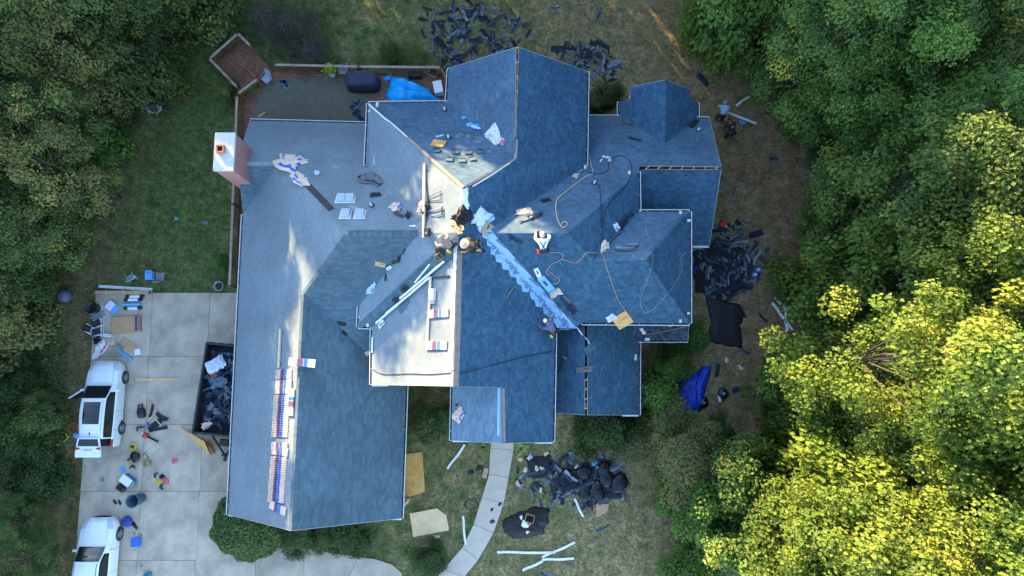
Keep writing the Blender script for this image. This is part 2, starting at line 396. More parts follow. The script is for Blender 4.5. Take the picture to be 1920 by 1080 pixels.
EXTRA = []            # other walkable surfaces: (pixel polygon, z)
def inpoly(px, py, P):
    c = False; j = len(P) - 1
    for i in range(len(P)):
        if (P[i][1] > py) != (P[j][1] > py) and px < (P[j][0] - P[i][0]) * (py - P[i][1]) / (P[j][1] - P[i][1]) + P[i][0]: c = not c
        j = i
    return c
def on(px, py, lift=0.0, only=None):
    """point and normal of the topmost surface seen at a pixel: roof, deck or ground"""
    best = None
    for k, ts in TRI.items():
        if only and k != only: continue
        for t in ts:
            if intri(px, py, t):
                a, b, c = [V[n][2] for n in t]
                nn = (b - a).cross(c - a); r = ray(px, py)
                if abs(nn.dot(r)) < 1e-9: continue
                q = Vector((0, 0, CAM_H)); P = q + r * (nn.dot(a - q) / nn.dot(r))
                if best is None or P.z > best[0].z: best = (P, pnormal(k))
    if best is None and not only:
        for P, z in EXTRA:
            if inpoly(px, py, P): best = (gp(px, py, z), Vector((0, 0, 1))); break
    if best is None and only:
        best = (hit(only, px, py), pnormal(only))
    if best is None: best = (gp(px, py, 0), Vector((0, 0, 1)))
    return best[0] + best[1] * lift, best[1]
def frame(px, py, ang=0.0, lift=0.0, only=None):
    """matrix with z = surface normal, x turned by ang degrees (as seen in the picture) and lying in the surface"""
    p, nrm = on(px, py, lift, only); a = R(ang); x = Vector((math.cos(a), math.sin(a), 0)); x = (x - nrm * x.dot(nrm)).normalized(); y = nrm.cross(x)
    M = Matrix.Identity(4)
    for i in range(3): M[i][0], M[i][1], M[i][2], M[i][3] = x[i], y[i], nrm[i], p[i]
    return M
def upright(px, py, ang=0.0, lift=0.0, only=None):
    p, _ = on(px, py, lift, only); return Matrix.Translation(p) @ Matrix.Rotation(R(ang), 4, 'Z')

# ------------------------------------------------------------------ shingles
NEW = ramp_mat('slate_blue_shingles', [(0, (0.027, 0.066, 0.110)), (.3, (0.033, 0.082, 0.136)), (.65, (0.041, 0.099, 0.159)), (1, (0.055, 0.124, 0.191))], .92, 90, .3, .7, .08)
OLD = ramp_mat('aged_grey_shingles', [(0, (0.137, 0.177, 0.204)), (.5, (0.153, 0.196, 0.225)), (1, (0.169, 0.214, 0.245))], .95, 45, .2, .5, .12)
OLD_SHADE = ramp_mat('shade_toned_old_shingles', [(0, (0.023, 0.040, 0.052)), (.25, (0.058, 0.098, 0.124)), (.6, (0.070, 0.113, 0.143)), (1, (0.085, 0.132, 0.164))], .95, 45, .2, .5, .18)  # old shingles darkened for south and east slopes; shade put into the colour
MIDS = ramp_mat('light_slate_shingles', [(0, (0.051, 0.097, 0.148)), (.4, (0.064, 0.117, 0.175)), (.7, (0.073, 0.129, 0.190)), (1, (0.090, 0.153, 0.218))], .92, 90, .3, .6, .16)  # slate copy lightened for north and west slopes; brighter light put into the tone
PALE = ramp_mat('pale_blue_new_shingles', [(0, (0.081, 0.135, 0.187)), (.45, (0.111, 0.180, 0.248)), (1, (0.148, 0.226, 0.300))], .93, 80, .2, .6, .1)
DARKS = ramp_mat('charcoal_shingles', [(0, (0.015, 0.021, 0.033)), (.4, (0.033, 0.049, 0.074)), (1, (0.074, 0.102, 0.139))], .92, 90, .3, .6, .16)
def clip(poly, a, b):                      # keep the part of a 2-D polygon left of a->b
    out = []
    s = lambda p: (b[0] - a[0]) * (p[1] - a[1]) - (b[1] - a[1]) * (p[0] - a[0])
    for i in range(len(poly)):
        p, q = poly[i], poly[(i + 1) % len(poly)]; sp, sq = s(p), s(q)
        if sp >= 0: out.append(p)
        if (sp >= 0) != (sq >= 0):
            t = sp / (sp - sq); out.append((p[0] + (q[0] - p[0]) * t, p[1] + (q[1] - p[1]) * t))
    return out
def shingle(k, style, m, deck, seed=0):
    d, pit, P0 = PL[k]; nrm = pnormal(k)
    vdir = Vector((-d.x, -d.y, pit)).normalized(); udir = vdir.cross(nrm).normalized()
    wid, exp, h0, h1 = {'new': (.165, .135, .006, .016), 'old': (.20, .127, .005, .008), 'lined': (.305, .127, .016, .024)}[style]
    mb = MB()
    for t in TRI[k]:
        A = [V[n][2] for n in t]
        uv = [((p - P0).dot(udir), (p - P0).dot(vdir)) for p in A]
        ar = (uv[1][0] - uv[0][0]) * (uv[2][1] - uv[0][1]) - (uv[2][0] - uv[0][0]) * (uv[1][1] - uv[0][1])
        if abs(ar) < 1e-6: continue
        if ar < 0: A = [A[0], A[2], A[1]]; uv = [uv[0], uv[2], uv[1]]; ar = -ar
        e1, e2 = A[1] - A[0], A[2] - A[0]; x1, y1 = uv[1][0] - uv[0][0], uv[1][1] - uv[0][1]; x2, y2 = uv[2][0] - uv[0][0], uv[2][1] - uv[0][1]; det = x1 * y2 - x2 * y1
        def to3(p, off):
            x, y = p[0] - uv[0][0], p[1] - uv[0][1]; a = (x * y2 - x2 * y) / det; b = (x1 * y - x * y1) / det
            return A[0] + e1 * a + e2 * b + nrm * off
        v0, v1 = min(q[1] for q in uv), max(q[1] for q in uv)
        for r in range(math.floor(v0 / exp), math.ceil(v1 / exp) + 1):
            band = [(min(q[0] for q in uv) - 1, r * exp), (max(q[0] for q in uv) + 1, r * exp), (max(q[0] for q in uv) + 1, (r + 1) * exp), (min(q[0] for q in uv) - 1, (r + 1) * exp)]
            for i in range(3): band = clip(band, uv[i], uv[(i + 1) % 3]) if len(band) > 2 else band
            if len(band) < 3: continue
            ua, ub = min(q[0] for q in band), max(q[0] for q in band)
            off = (r % 2) * .5 + hsh(r, seed, 3.1) * (.45 if style == 'new' else .06)
            c = math.floor(ua / wid - off) - 1
            edge = lambda c: (c + off + (hsh(c, r, seed) - .5) * (.75 if style == 'new' else .03)) * wid
            while edge(c) < ub:
                a, b = edge(c), edge(c + 1)
                if b > ua:
                    q = clip(clip(band, (a, 1), (a, 0)), (b, 0), (b, 1))
                    if len(q) > 2:
                        s = hsh(c, r, seed + 7.7) if style == 'new' else .27 + .73 * hsh(c, r, seed + 7.7)
                        if style == 'new': s = .8 * s + .2 * hsh(c // 2, r, seed + 1.9)
                        h = h0 + (h1 - h0) * (hsh(c, r, seed + 4.2) if style != 'new' else (1 if hsh(c, r, seed + 4.2) > .5 else .35))
                        P = [to3(p, .002 + h * max(0, 1 - (p[1] - r * exp) / exp)) for p in q]
                        mb.quad(P, 0, s)
                        lo = [p for p in q if abs(p[1] - r * exp) < 1e-5]
                        if len(lo) == 2:
                            l = sorted(lo); mb.quad([to3(l[0], 0), to3(l[1], 0), to3(l[1], .002 + h), to3(l[0], .002 + h)], 0, 0.0 if style == 'lined' else s * .4)  # butt edges toned down to paint in shade lines between courses
                c += 1
    o = mb.build('shingles', m, deck); o['kind'] = 'stuff'
    return o
house = empty('house', Matrix.Translation((0, 6, 0)))
tag(house, 'large house with a many-gabled roof half stripped and half newly shingled in blue slate', 'house')
HI = Matrix.Translation((0, -6, 0))
DECKM = mat('roof_edge_paint', (.55, .56, .58), .6, .1, 4)
STYLE = {'A_W': ('old', OLD), 'N1': ('old', OLD), 'S0': ('old', OLD_SHADE), 'S1': ('lined', OLD_SHADE), 'GE': ('lined', OLD_SHADE), 'W3u': ('old', OLD), 'S2': ('old', OLD_SHADE), 'W3l': ('old', OLD),
         'N2': ('new', MIDS), 'GW': ('new', MIDS), 'E1': ('new', NEW), 'PW': ('lined', PALE), 'N3': ('new', MIDS), 'E2': ('new', NEW), 'N4': ('new', MIDS), 'E3': ('new', NEW), 'S3': ('new', NEW),
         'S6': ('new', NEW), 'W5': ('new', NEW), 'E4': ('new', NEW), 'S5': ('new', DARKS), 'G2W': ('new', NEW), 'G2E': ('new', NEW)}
for si, (k, vs) in enumerate(POLY.items()):
    mb = MB(); P = [V[n][2] for n in vs]; T = .14
    n = len(P); verts = P + [p - Vector((0, 0, T)) for p in P]; fs = []
    idx = {nm: i for i, nm in enumerate(vs)}
    for t in TRI[k]:
        a, b, c = [idx[q] for q in t]
        if (P[b] - P[a]).cross(P[c] - P[a]).z < 0: b, c = c, b
        fs += [(a, b, c), (c + n, b + n, a + n)]
    ar = sum(P[i].x * P[(i + 1) % n].y - P[(i + 1) % n].x * P[i].y for i in range(n))
    for i in range(n):
        j = (i + 1) % n; fs.append((j, i, i + n, j + n) if ar > 0 else (i, j, j + n, i + n))
    mb.add(verts, fs)
    dk = mb.build('roof_slope', DECKM, house, HI)
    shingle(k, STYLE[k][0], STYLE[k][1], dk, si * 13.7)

# ridge and hip caps still in place on the old slopes
def caps(a, b, pa, pb, m, wid=.17, step=.15, name='ridge_caps', t0=0, t1=1):
    A, B = (V[a][2] if isinstance(a, str) else a), (V[b][2] if isinstance(b, str) else b)
    A, B = A.lerp(B, t0), A.lerp(B, t1)
    t = (B - A).normalized(); L = (B - A).length; n1, n2 = pnormal(pa), pnormal(pb); up = (n1 + n2).normalized()
    s1 = (n1.cross(t)).normalized(); s2 = (t.cross(n2)).normalized()
    if s1.dot(n2) > 0: s1 = -s1
    if s2.dot(n1) > 0: s2 = -s2
    mb = MB(); k = 0
    while k * step < L:
        p0, p1 = A + t * (k * step), A + t * min(L, (k + 1) * step + .02)
        h0, h1 = .035, .022; s = .3 + .7 * hsh(k, 2.2, L)
        q = [p0 + up * h0, p1 + up * h1, p1 + s1 * wid + n1 * h1, p0 + s1 * wid + n1 * h0]
        mb.quad(q if (q[1] - q[0]).cross(q[2] - q[0]).z > 0 else q[::-1], 0, s)
        q = [p0 + up * h0, p1 + up * h1, p1 + s2 * wid + n2 * h1, p0 + s2 * wid + n2 * h0]
        mb.quad(q if (q[1] - q[0]).cross(q[2] - q[0]).z > 0 else q[::-1], 0, s)
        k += 1
    o = mb.build(name, m, house, HI); o['kind'] = 'stuff'; return o
caps('a2', 'a3', 'A_W', 'S1', OLD_SHADE); caps('a3', 'a4', 'A_W', 'GE', OLD_SHADE); caps('a2', 'n3', 'N1', 'S1', OLD_SHADE); caps('w2', 'r1', 'W3u', 'S2', OLD_SHADE, t1=.86)
caps('c1', 'a1', 'N1', 'S0', OLD); caps('a1', 'a2', 'A_W', 'N1', OLD, t0=.78)
caps('q8', 'e3', 'E2', 'S3', NEW, .14); caps('b2', 'b1', 'N4', 'E3', NEW, .14); caps('b2', 'b3', 'S3', 'E3', NEW, .14); caps('q3', 'k1', 'G2W', 'G2E', NEW, .15)

# gutters: white channels along the eaves
GDARK = mat('gutter_litter_and_shade', (.05, .052, .055), .9, .5, 12)  # dark channel inside stands for leaf litter plus painted-in shade
def gutter(a, b, k):
    A, B = V[a][2], V[b][2]; d = PL[k][0]; o = Vector((d.x, d.y, 0)); t = (B - A).normalized()
    mb = MB(); nn = Vector((0, 0, 1)); Lg = (B - A).length
    M = Matrix.Identity(4)
    for i in range(3): M[i][0], M[i][1], M[i][2], M[i][3] = t[i], o[i], nn[i], ((A + B) / 2)[i]
    mb.box((0, .098, -.045), (Lg, .022, .11), 0, M); mb.box((0, .05, -.10), (Lg, .10, .01), 1, M); mb.box((0, .004, -.06), (Lg, .008, .10), 1, M)
    for e in (-1, 1): mb.box((e * (Lg / 2 - .006), .05, -.05), (.012, .10, .10), 0, M)
    g = mb.build('gutter', [GUTTER, GDARK], house, HI)
    x = -Lg / 2 + .4
    hb = MB()
    while x < Lg / 2: hb.box((x, .05, -.005), (.012, .10, .008), 0, M); x += .75
    hb.build('gutter_hangers', GUTTER, g)['kind'] = 'stuff'
for e in [('a5', 'a6', 'A_W'), ('c2', 'n1', 'N1'), ('ge1', 'ge2', 'GE'), ('m1', 'n2w', 'W3u'), ('w1', 'w2', 'W3u'), ('w2', 'w3', 'S2'), ('w3', 'w4', 'W3l'), ('m1', 'm2', 'N2'), ('g1', 'm2', 'GW'), ('g4', 'v1', 'E1'), ('e14', 'e15', 'E1'),
          ('p3', 'p4', 'PW'), ('q1', 'q2', 'N3'), ('q4', 'q5', 'N3'), ('e1', 'e2', 'E2'), ('e2', 'b1', 'N4'), ('b1', 'b3', 'E3'), ('s1', 'b3', 'S3'), ('x3', 'x4', 'S6'), ('z2', 'z3', 'E4'), ('t3', 't4', 'S5'), ('k4', 'k5', 'G2W'), ('l4', 'l5', 'G2E')]: gutter(*e)
# gable returns: short white trim at the foot of the gables
def trimline(P, Q, w_=.05, h=.05, m=GUTTER, name='rake_trim', parent=None, M=HI, lift=.02):
    t = Q - P; Lg = t.length; X = t.normalized(); Y = Vector((0, 0, 1)).cross(X).normalized(); Z = X.cross(Y)
    T = Matrix.Identity(4); c = (P + Q) / 2 + Vector((0, 0, lift))
    for i in range(3): T[i][0], T[i][1], T[i][2], T[i][3] = X[i], Y[i], Z[i], c[i]
    mb = MB(); mb.box((0, 0, 0), (Lg, w_, h), 0, T)
    return mb.build(name, m, parent or house, M)
for a, b in (('g1', 'g2'), ('g2e', 'g4'), ('k1', 'k2'), ('k1', 'l2'), ('q5', 'q6'), ('x2', 'x3'), ('a4', 'a5'), ('a4', 'ge1'), ('y3', 'y4'), ('z4', 'z3'), ('p2', 'p3'), ('p2', 'e15'), ('w4', 'r3'), ('c1', 'c2'), ('p4', 'p1'), ('b3', 't2') if 0 else ('t2', 't3')):
    trimline(V[a][2], V[b][2], .022, .10, mat('grey_rake_edge', (.30, .32, .35), .7, .2, 6), lift=-.035)
def retn(px0, py0, px1, py1, z): trimline(gp(px0, py0, z), gp(px1, py1, z), .09, .09, GUTTER, 'gable_return', lift=-.08)
retn(697, 722.5, 727, 722.5, V['w4'][2].z); retn(718, 973.5, 752, 973.5, V['ge1'][2].z); retn(848, 827, 880, 827, V['p3'][2].z); retn(1003, 830, 1036, 830, V['e15'][2].z); retn(1167, 779, 1197, 779, V['z3'][2].z)
retn(428, 966, 450, 968, V['a5'][2].z); retn(1300, 461, 1328, 461, V['x3'][2].z)

# walls under the eaves and gables
WALLM = mat('cream_siding', (.52, .49, .43), .7, .08, 3)
BRICKW = mat('red_brick_wall', (.24, .10, .075), .85, .3, 9)
def wall(a, b, k, ins=.38, base=0.0, m=WALLM):
    A, B = V[a][2], V[b][2]
    c = sum((V[n][2] for n in POLY[k]), Vector()) / len(POLY[k]); t = (B - A); t.z = 0; t.normalize()
    nn = Vector((-t.y, t.x, 0)); nn = nn if (c - A).dot(nn) > 0 else -nn
    pit, d = PL[k][1], PL[k][0]
    lift = -.16 - pit * (nn.x * d.x + nn.y * d.y) * ins
    A2, B2 = A + nn * ins + Vector((0, 0, lift)), B + nn * ins + Vector((0, 0, lift)); w_ = nn * .12
    lo = lambda p: Vector((p.x, p.y, base))
    P = [A2, B2, B2 + w_, A2 + w_]
    vs = [lo(p) for p in P] + P
    mb = MB(); mb.add(vs, [(3, 2, 1, 0), (4, 5, 6, 7), (0, 1, 5, 4), (1, 2, 6, 5), (2, 3, 7, 6), (3, 0, 4, 7)])
    mb.build('wall', m, house, HI)
for a, b, k in (('a5', 'a6', 'A_W'), ('a4', 'a5', 'A_W'), ('a4', 'ge1', 'GE'), ('ge1', 'ge2', 'GE'), ('c2', 'n1', 'N1'), ('c1', 'c2', 'N1'), ('c1', 'a6', 'S0'), ('m1', 'n2w', 'W3u'), ('w1', 'w2', 'W3u'), ('w2', 'w3', 'S2'), ('w3', 'w4', 'W3l'), ('w4', 'r3', 'W3l'),
                ('m1', 'm2', 'N2'), ('g1', 'm2', 'GW'), ('g1', 'g2', 'GW'), ('g2e', 'g4', 'E1'), ('g4', 'v1', 'E1'), ('e14', 'e15', 'E1'), ('p2', 'e15', 'E1'), ('p2', 'p3', 'PW'), ('p3', 'p4', 'PW'), ('p1', 'r3', 'E1'), ('q1', 'q2', 'N3'), ('q4', 'q5', 'N3'), ('q5', 'q6', 'N3'),
                ('e1', 'e2', 'E2'), ('e2', 'b1', 'N4'), ('b1', 'b3', 'E3'), ('s1', 'b3', 'S3'), ('x2', 'x3', 'S6'), ('x3', 'x4', 'S6'), ('y3', 'y4', 'W5'), ('z4', 'z3', 'E4'), ('z2', 'z3', 'E4'), ('t2', 't3', 'S5'), ('t3', 't4', 'S5'), ('k1', 'k2', 'G2W'), ('k1', 'l2', 'G2E'), ('k4', 'k5', 'G2W'), ('l4', 'l5', 'G2E')): wall(a, b, k)

# open ridge slots: wood lips and rafter ends bridging the gap
def slot(a0, a1, b0, b1, n, t0=0., t1=1.):
    for k in range(n + 1):
        t = t0 + (t1 - t0) * k / n
        p, q = V[a0][2].lerp(V[a1][2], t), V[b0][2].lerp(V[b1][2], t)
        if (p - q).length > .02: trimline(p + Vector((0, 0, -.06)), q + Vector((0, 0, -.06)), .04, .10, WOOD_NEW, 'rafter_end', lift=.02)
    for a, b in ((a0, a1), (b0, b1)):
        P, Q = V[a][2].lerp(V[b][2], t0), V[a][2].lerp(V[b][2], t1)
        trimline(P, Q, .012, .03, WOOD_NEW, 'slot_lip', lift=.012)
slot('g2', 'g3', 'g2e', 'g3', 6, 0, .8); slot('q7', 'q6', 'x1', 'x2', 6, .12, .95); slot('y2', 'y3', 'z1', 'z4', 3, .62, .93)
# bare timber at the foot of the big ridge slot and along stripped hips
def strip(pix, wid, m, name, lift=.03, parent=None, th=.012, only=None):
    """a flat band following pixel points over the roof"""
    pts = [];
    for (x, y), (x2, y2) in zip(pix[:-1], pix[1:]):
        n = max(1, int(math.hypot(x2 - x, y2 - y) / 12))
        for i in range(n): pts.append((x + (x2 - x) * i / n, y + (y2 - y) * i / n))
    pts.append(pix[-1]); P = [on(*q, lift, only) for q in pts]
    mb = MB()
    L_ = []
    for i, (p, nr) in enumerate(P):
        t = (P[min(i + 1, len(P) - 1)][0] - P[max(i - 1, 0)][0]).normalized(); s = t.cross(nr).normalized() * (wid / 2 if not callable(wid) else wid(i / (len(P) - 1)) / 2)
        L_.append((p - s, p + s, nr))
    for i in range(len(L_) - 1):
        a, b, c, d = L_[i][0], L_[i][1], L_[i + 1][1], L_[i + 1][0]; dn = L_[i][2] * th
        q = [a, b, c, d]
        if (b - a).cross(c - a).z < 0: q = [d, c, b, a]
        mb.quad(q); mb.quad([p - dn for p in q[::-1]])
        for u, v in ((a, d), (b, c)): mb.quad([u, v, v - dn, u - dn])
    if parent: return mb.build(name, m, parent, HI if parent is house else None)
    c = P[len(P) // 2][0]
    mb.v = [(v[0] - c.x, v[1] - c.y, v[2] - c.z) for v in mb.v]
    return mb.build(name, m, None, Matrix.Translation(c))
BAREW = mat('bare_roof_decking', (.34, .24, .17), .85, .3, 6, .2, 40)
strip([(861, 470), (859, 560), (857, 650), (854, 724)], .26, mat('bare_hip_board', (.26, .20, .17), .85, .3, 5), 'bare_ridge_board', .03, house, only='E1')
strip([(872, 350), (918, 325), (966, 299)], .09, BAREW, 'bare_hip_board', .035, house)
strip([(868, 352), (765, 260)], .15, BAREW, 'bare_hip_board', .035, house)
strip([(966, 299), (967, 282), (968, 262)], .12, BAREW, 'bare_hip_board', .06, house)
strip([(575, 345), (595, 366), (622, 394)], .30, mat('torn_hip_felt', (.05, .048, .045), .9, .6, 14, .6, 30), 'torn_hip_felt', .035, house)
strip([(943, 728), (944, 780), (945, 829)], .13, MATS['bare_hip_board'], 'bare_ridge_board', .03, house, only='E1')

# ------------------------------------------------------------------ chimney
def brick_mat():
    m = bpy.data.materials.new('chimney_brick'); m.use_nodes = True; N = m.node_tree.nodes; L = m.node_tree.links; b = N['Principled BSDF']; b.inputs['Roughness'].default_value = .9
    tc = N.new('ShaderNodeTexCoord'); mp = N.new('ShaderNodeMapping'); mp.inputs['Rotation'].default_value = (R(90), 0, 0)
    sx = N.new('ShaderNodeSeparateXYZ'); L.new(tc.outputs['Object'], sx.inputs[0]); ad = N.new('ShaderNodeMath'); L.new(sx.outputs[0], ad.inputs[0]); L.new(sx.outputs[1], ad.inputs[1])
    cb = N.new('ShaderNodeCombineXYZ'); L.new(ad.outputs[0], cb.inputs[0]); L.new(sx.outputs[2], cb.inputs[1])
    br = N.new('ShaderNodeTexBrick'); br.inputs['Scale'].default_value = 1; br.inputs['Brick Width'].default_value = .21; br.inputs['Row Height'].default_value = .075; br.inputs['Mortar Size'].default_value = .008
    br.inputs['Color1'].default_value = (.42, .13, .11, 1); br.inputs['Color2'].default_value = (.32, .09, .08, 1); br.inputs['Mortar'].default_value = (.38, .33, .31, 1)
    L.new(cb.outputs[0], br.inputs['Vector'])
    nz = N.new('ShaderNodeTexNoise'); nz.inputs['Scale'].default_value = 3.5; nz.inputs['Detail'].default_value = 5; L.new(tc.outputs['Object'], nz.inputs['Vector'])
    mr = N.new('ShaderNodeMapRange'); mr.inputs[1].default_value = .4; mr.inputs[2].default_value = .75; mr.inputs[4].default_value = .35; L.new(nz.outputs['Fac'], mr.inputs[0])
    mx = N.new('ShaderNodeMix'); mx.data_type = 'RGBA'; L.new(mr.outputs[0], mx.inputs[0]); L.new(br.outputs['Color'], mx.inputs[6]); mx.inputs[7].default_value = (.34, .25, .25, 1)
    L.new(mx.outputs[2], b.inputs['Base Color'])
    bp = N.new('ShaderNodeBump'); bp.inputs['Strength'].default_value = .5; bp.inputs['Distance'].default_value = .01; L.new(br.outputs['Fac'], bp.inputs['Height']); bp.invert = True; L.new(bp.outputs[0], b.inputs['Normal'])
    return m
BRICK = brick_mat()
CZ = 6.5; c0, c1 = gp(403, 248, CZ), gp(437, 320, CZ)
cc = (c0 + c1) / 2
cw, cl = abs(c1.x - c0.x), abs(c0.y - c1.y)
mb = MB(); mb.box((0, 0, (CZ - .15) / 2), (cw - .08, cl - .08, CZ - .15)); ch = mb.build('chimney_stack', BRICK, house, HI @ Matrix.Translation((cc.x, cc.y, 0)))
mb = MB(); mb.box((0, 0, CZ - .20), (cw - .03, cl - .03, .10)); mb.build('chimney_corbel', BRICK, ch)
mb = MB(); mb.bbox((0, 0, CZ - .07), (cw, cl, .14), .02); mb.build('chimney_cap', mat('chimney_cap_cement', (.50, .50, .49), .85, .22, 5, .2, 30), ch)
mb = MB()
TERRA = mat('terracotta_flue', (.46, .16, .08), .8, .15, 8)
fx, fy = gp(415.5, 281, CZ).x - cc.x, gp(415.5, 281, CZ).y - cc.y
for dx, dy, sx_, sy_ in ((.15, 0, .05, .35), (-.15, 0, .05, .35), (0, .15, .25, .05), (0, -.15, .25, .05)): mb.box((fx + dx, fy + dy, CZ + .10), (sx_, sy_, .22))
mb.build('flue', TERRA, ch)
mb = MB(); mb.box((fx, fy, CZ + .02), (.25, .25, .03)); mb.build('flue_opening', BLACK, ch)
# ================================================================== TREES AND PLANTS
def rnd_dir(rg, zmin=-1):
    while True:
        v = Vector((rg.uniform(-1, 1), rg.uniform(-1, 1), rg.uniform(zmin, 1)))
        if .05 < v.length <= 1: return v.normalized()
def leaf(mb, rg, p, nrm, L, W, shade):
    a = rnd_dir(rg); t = (a - nrm * a.dot(nrm)).normalized(); s = nrm.cross(t)
    f = nrm * (L * .13)
    mb.quad([p - t * (L * .5), p + s * (W * .5) + f, p + t * (L * .5), p - s * (W * .5) + f], 0, shade)
def make_tree(seed, rad, hgt, crown_z, nclump, nleaf, L, W, flat=.75, clump_r=.95, yellow=.1):
    """trunk with limbs, and a crown of leaf clumps; base at the origin"""
    rg = random.Random(seed); tr, cr = MB(), MB()
    cz = crown_z; top = hgt
    tr.tube([(0, 0, -.1), (rg.uniform(-.1, .1), rg.uniform(-.1, .1), cz * .5), (rg.uniform(-.2, .2), rg.uniform(-.2, .2), cz), (rg.uniform(-.3, .3), rg.uniform(-.3, .3), top - .8)], [.036 * rad, .032 * rad, .026 * rad, .010 * rad], 7)
    cen = []
    lobes = [(rg.uniform(0, 6.28), rg.uniform(.7, 1.12)) for _ in range(5)]
    for i in range(nclump):
        d = rnd_dir(rg, -.62); k = rg.random() ** .35
        ang = math.atan2(d.y, d.x); m = 1.0
        for la, lm in lobes:
            da = abs((ang - la + math.pi) % (2 * math.pi) - math.pi)
            if da < .6: m = m + (lm - 1) * (1 - da / .6) * 1.6
        hz = (top - cz)
        c = Vector((d.x * rad * k * m, d.y * rad * k * m, cz + d.z * hz * k * (1 if d.z > 0 else .85)))
        cen.append((c, d))
    for q in range(max(4, nclump // 10)): a_ = q * 2.4; cen.append((Vector((math.cos(a_) * rad * .22 * (q > 0), math.sin(a_) * rad * .22 * (q > 0), top - (top - cz) * .10)), Vector((0, 0, 1))))
    for i, (c, d) in enumerate(cen):
        if i % 2 == 0 and i < nclump:
            b = Vector((c.x * .12, c.y * .12, max(cz * .55, c.z - rad * .75))); m = (b + c) / 2 + Vector((rg.uniform(-.2, .2), rg.uniform(-.2, .2), rg.uniform(0, .3)))
            tr.tube([b, m, c, c + (c - m) * .12], [.012 * rad, .008 * rad, .004 * rad, .002 * rad], 4)
        cs = rg.random(); yl = rg.random() < yellow
        R_ = clump_r * rg.uniform(.65, 1.25); per = int(nleaf / nclump * (R_ / clump_r) ** 2)
        for _ in range(per):
            e = rnd_dir(rg, -.35); q = rg.random() ** .4
            p = c + Vector((e.x * R_ * q, e.y * R_ * q, e.z * R_ * flat * q))
            nn = (Vector((0, 0, 1)) * .75 + e * .7 + d * .25 + rnd_dir(rg) * .75).normalized()
            s = min(1, max(0, .42 * cs + .40 * rg.random() + (.30 if yl else 0) - (.0 if not yl else 0)))
            z = rg.uniform(.65, 1.25)
            leaf(cr, rg, p, nn, L * z, W * z, s)
    return tr, cr
BARK = mat('grey_bark', (.055, .052, .048), .9, .35, 8, .5, 25)
def leafmat(name, stops, tr=.3, bv=.18): return ramp_mat(name, stops, .55, 9, .12, .35, bv, tr, .35)
LF = {'dark': leafmat('dark_woodland_leaves', [(0, (0.032, 0.055, 0.016)), (.35, (0.068, 0.105, 0.027)), (.7, (0.119, 0.164, 0.036)), (1, (0.270, 0.243, 0.038))]),
      'mid': leafmat('mid_green_leaves', [(0, (0.040, 0.088, 0.020)), (.4, (0.094, 0.172, 0.034)), (.75, (0.167, 0.248, 0.046)), (1, (0.504, 0.399, 0.051))]),
      'yel': leafmat('yellowing_broad_leaves', [(0, (0.041, 0.083, 0.013)), (.35, (0.084, 0.146, 0.018)), (.65, (0.166, 0.229, 0.027)), (1, (0.307, 0.322, 0.041))], .38),
      'ygr': leafmat('yellow_green_leaves', [(0, (0.031, 0.069, 0.014)), (.4, (0.066, 0.124, 0.020)), (.75, (0.127, 0.184, 0.026)), (1, (0.200, 0.230, 0.030))], .35),
      'lime': leafmat('fresh_green_leaves', [(0, (0.035, 0.084, 0.014)), (.4, (0.075, 0.157, 0.026)), (.8, (0.138, 0.232, 0.032)), (1, (0.232, 0.290, 0.043))]),
      'olive': leafmat('olive_shrub_leaves', [(0, (0.086, 0.099, 0.029)), (.4, (0.152, 0.162, 0.047)), (1, (0.284, 0.262, 0.081))]),
      'bush': leafmat('clipped_bush_leaves', [(0, (0.023, 0.054, 0.014)), (.45, (0.056, 0.109, 0.026)), (1, (0.133, 0.191, 0.046))]),
      'grey': leafmat('grey_purple_twigs', [(0, (0.048, 0.042, 0.036)), (.5, (0.106, 0.095, 0.081)), (1, (0.192, 0.161, 0.140))]),
      'host': leafmat('striped_pale_leaves', [(0, (0.156, 0.208, 0.048)), (.5, (0.286, 0.351, 0.084)), (1, (0.520, 0.546, 0.192))])}
PROTO = {}
def proto(key, *a):
    tr, cr = make_tree(*a); PROTO[key] = (tr.mesh('trunk', BARK, True), cr.mesh('crown', LF['mid']), a[1], a[2])
for i in range(4): proto('fine%d' % i, 11 + i, 3.0, 10, 5.0, 80, 14000, .155, .105, .7, .76, .08)
for i in range(4): proto('broad%d' % i, 31 + i, 3.0, 10, 4.8, 78, 16000, .142, .125, .7, .70, .16)
for i in range(2): proto('lace%d' % i, 51 + i, 3.0, 10, 6.3, 46, 5200, .20, .12, .6, .8, .05)
for i in range(3): proto('bush%d' % i, 71 + i, 1.5, 2.2, .75, 60, 8000, .13, .09, .75, .48, .04)
def make_ball():
    rq = random.Random(3); cr = MB(); tr = MB(); tr.tube([(0, 0, -.1), (0, 0, 1.2)], [.1, .05], 6)
    for i in range(15000):
        d = rnd_dir(rq, -.15); k = 1 - abs(rq.gauss(0, .07)); b = 1 + .07 * math.sin(5 * d.x + 3) * math.sin(4 * d.y + 1) + .05 * math.sin(11 * d.x) * math.sin(9 * d.y + d.z * 8)
        p = Vector((d.x * 1.5 * k * b, d.y * 1.5 * k * b, .35 + d.z * 1.8 * k * b)); leaf(cr, rq, p, (d + Vector((0, 0, .4)) + rnd_dir(rq) * .7).normalized(), .11 * rq.uniform(.6, 1.3), .075 * rq.uniform(.6, 1.3), rq.random())
    PROTO['ball'] = (tr.mesh('trunk', BARK, True), cr.mesh('crown', LF['bush']), 1.5, 2.2)
make_ball()
for i in range(2): proto('twig%d' % i, 91 + i, 1.5, 2.0, .8, 40, 3000, .17, .035, .9, .5, 0)
for i in range(2): proto('tall%d' % i, 101 + i, 3.0, 10, 5.0, 62, 5200, .30, .26, 1.1, .95, .1)
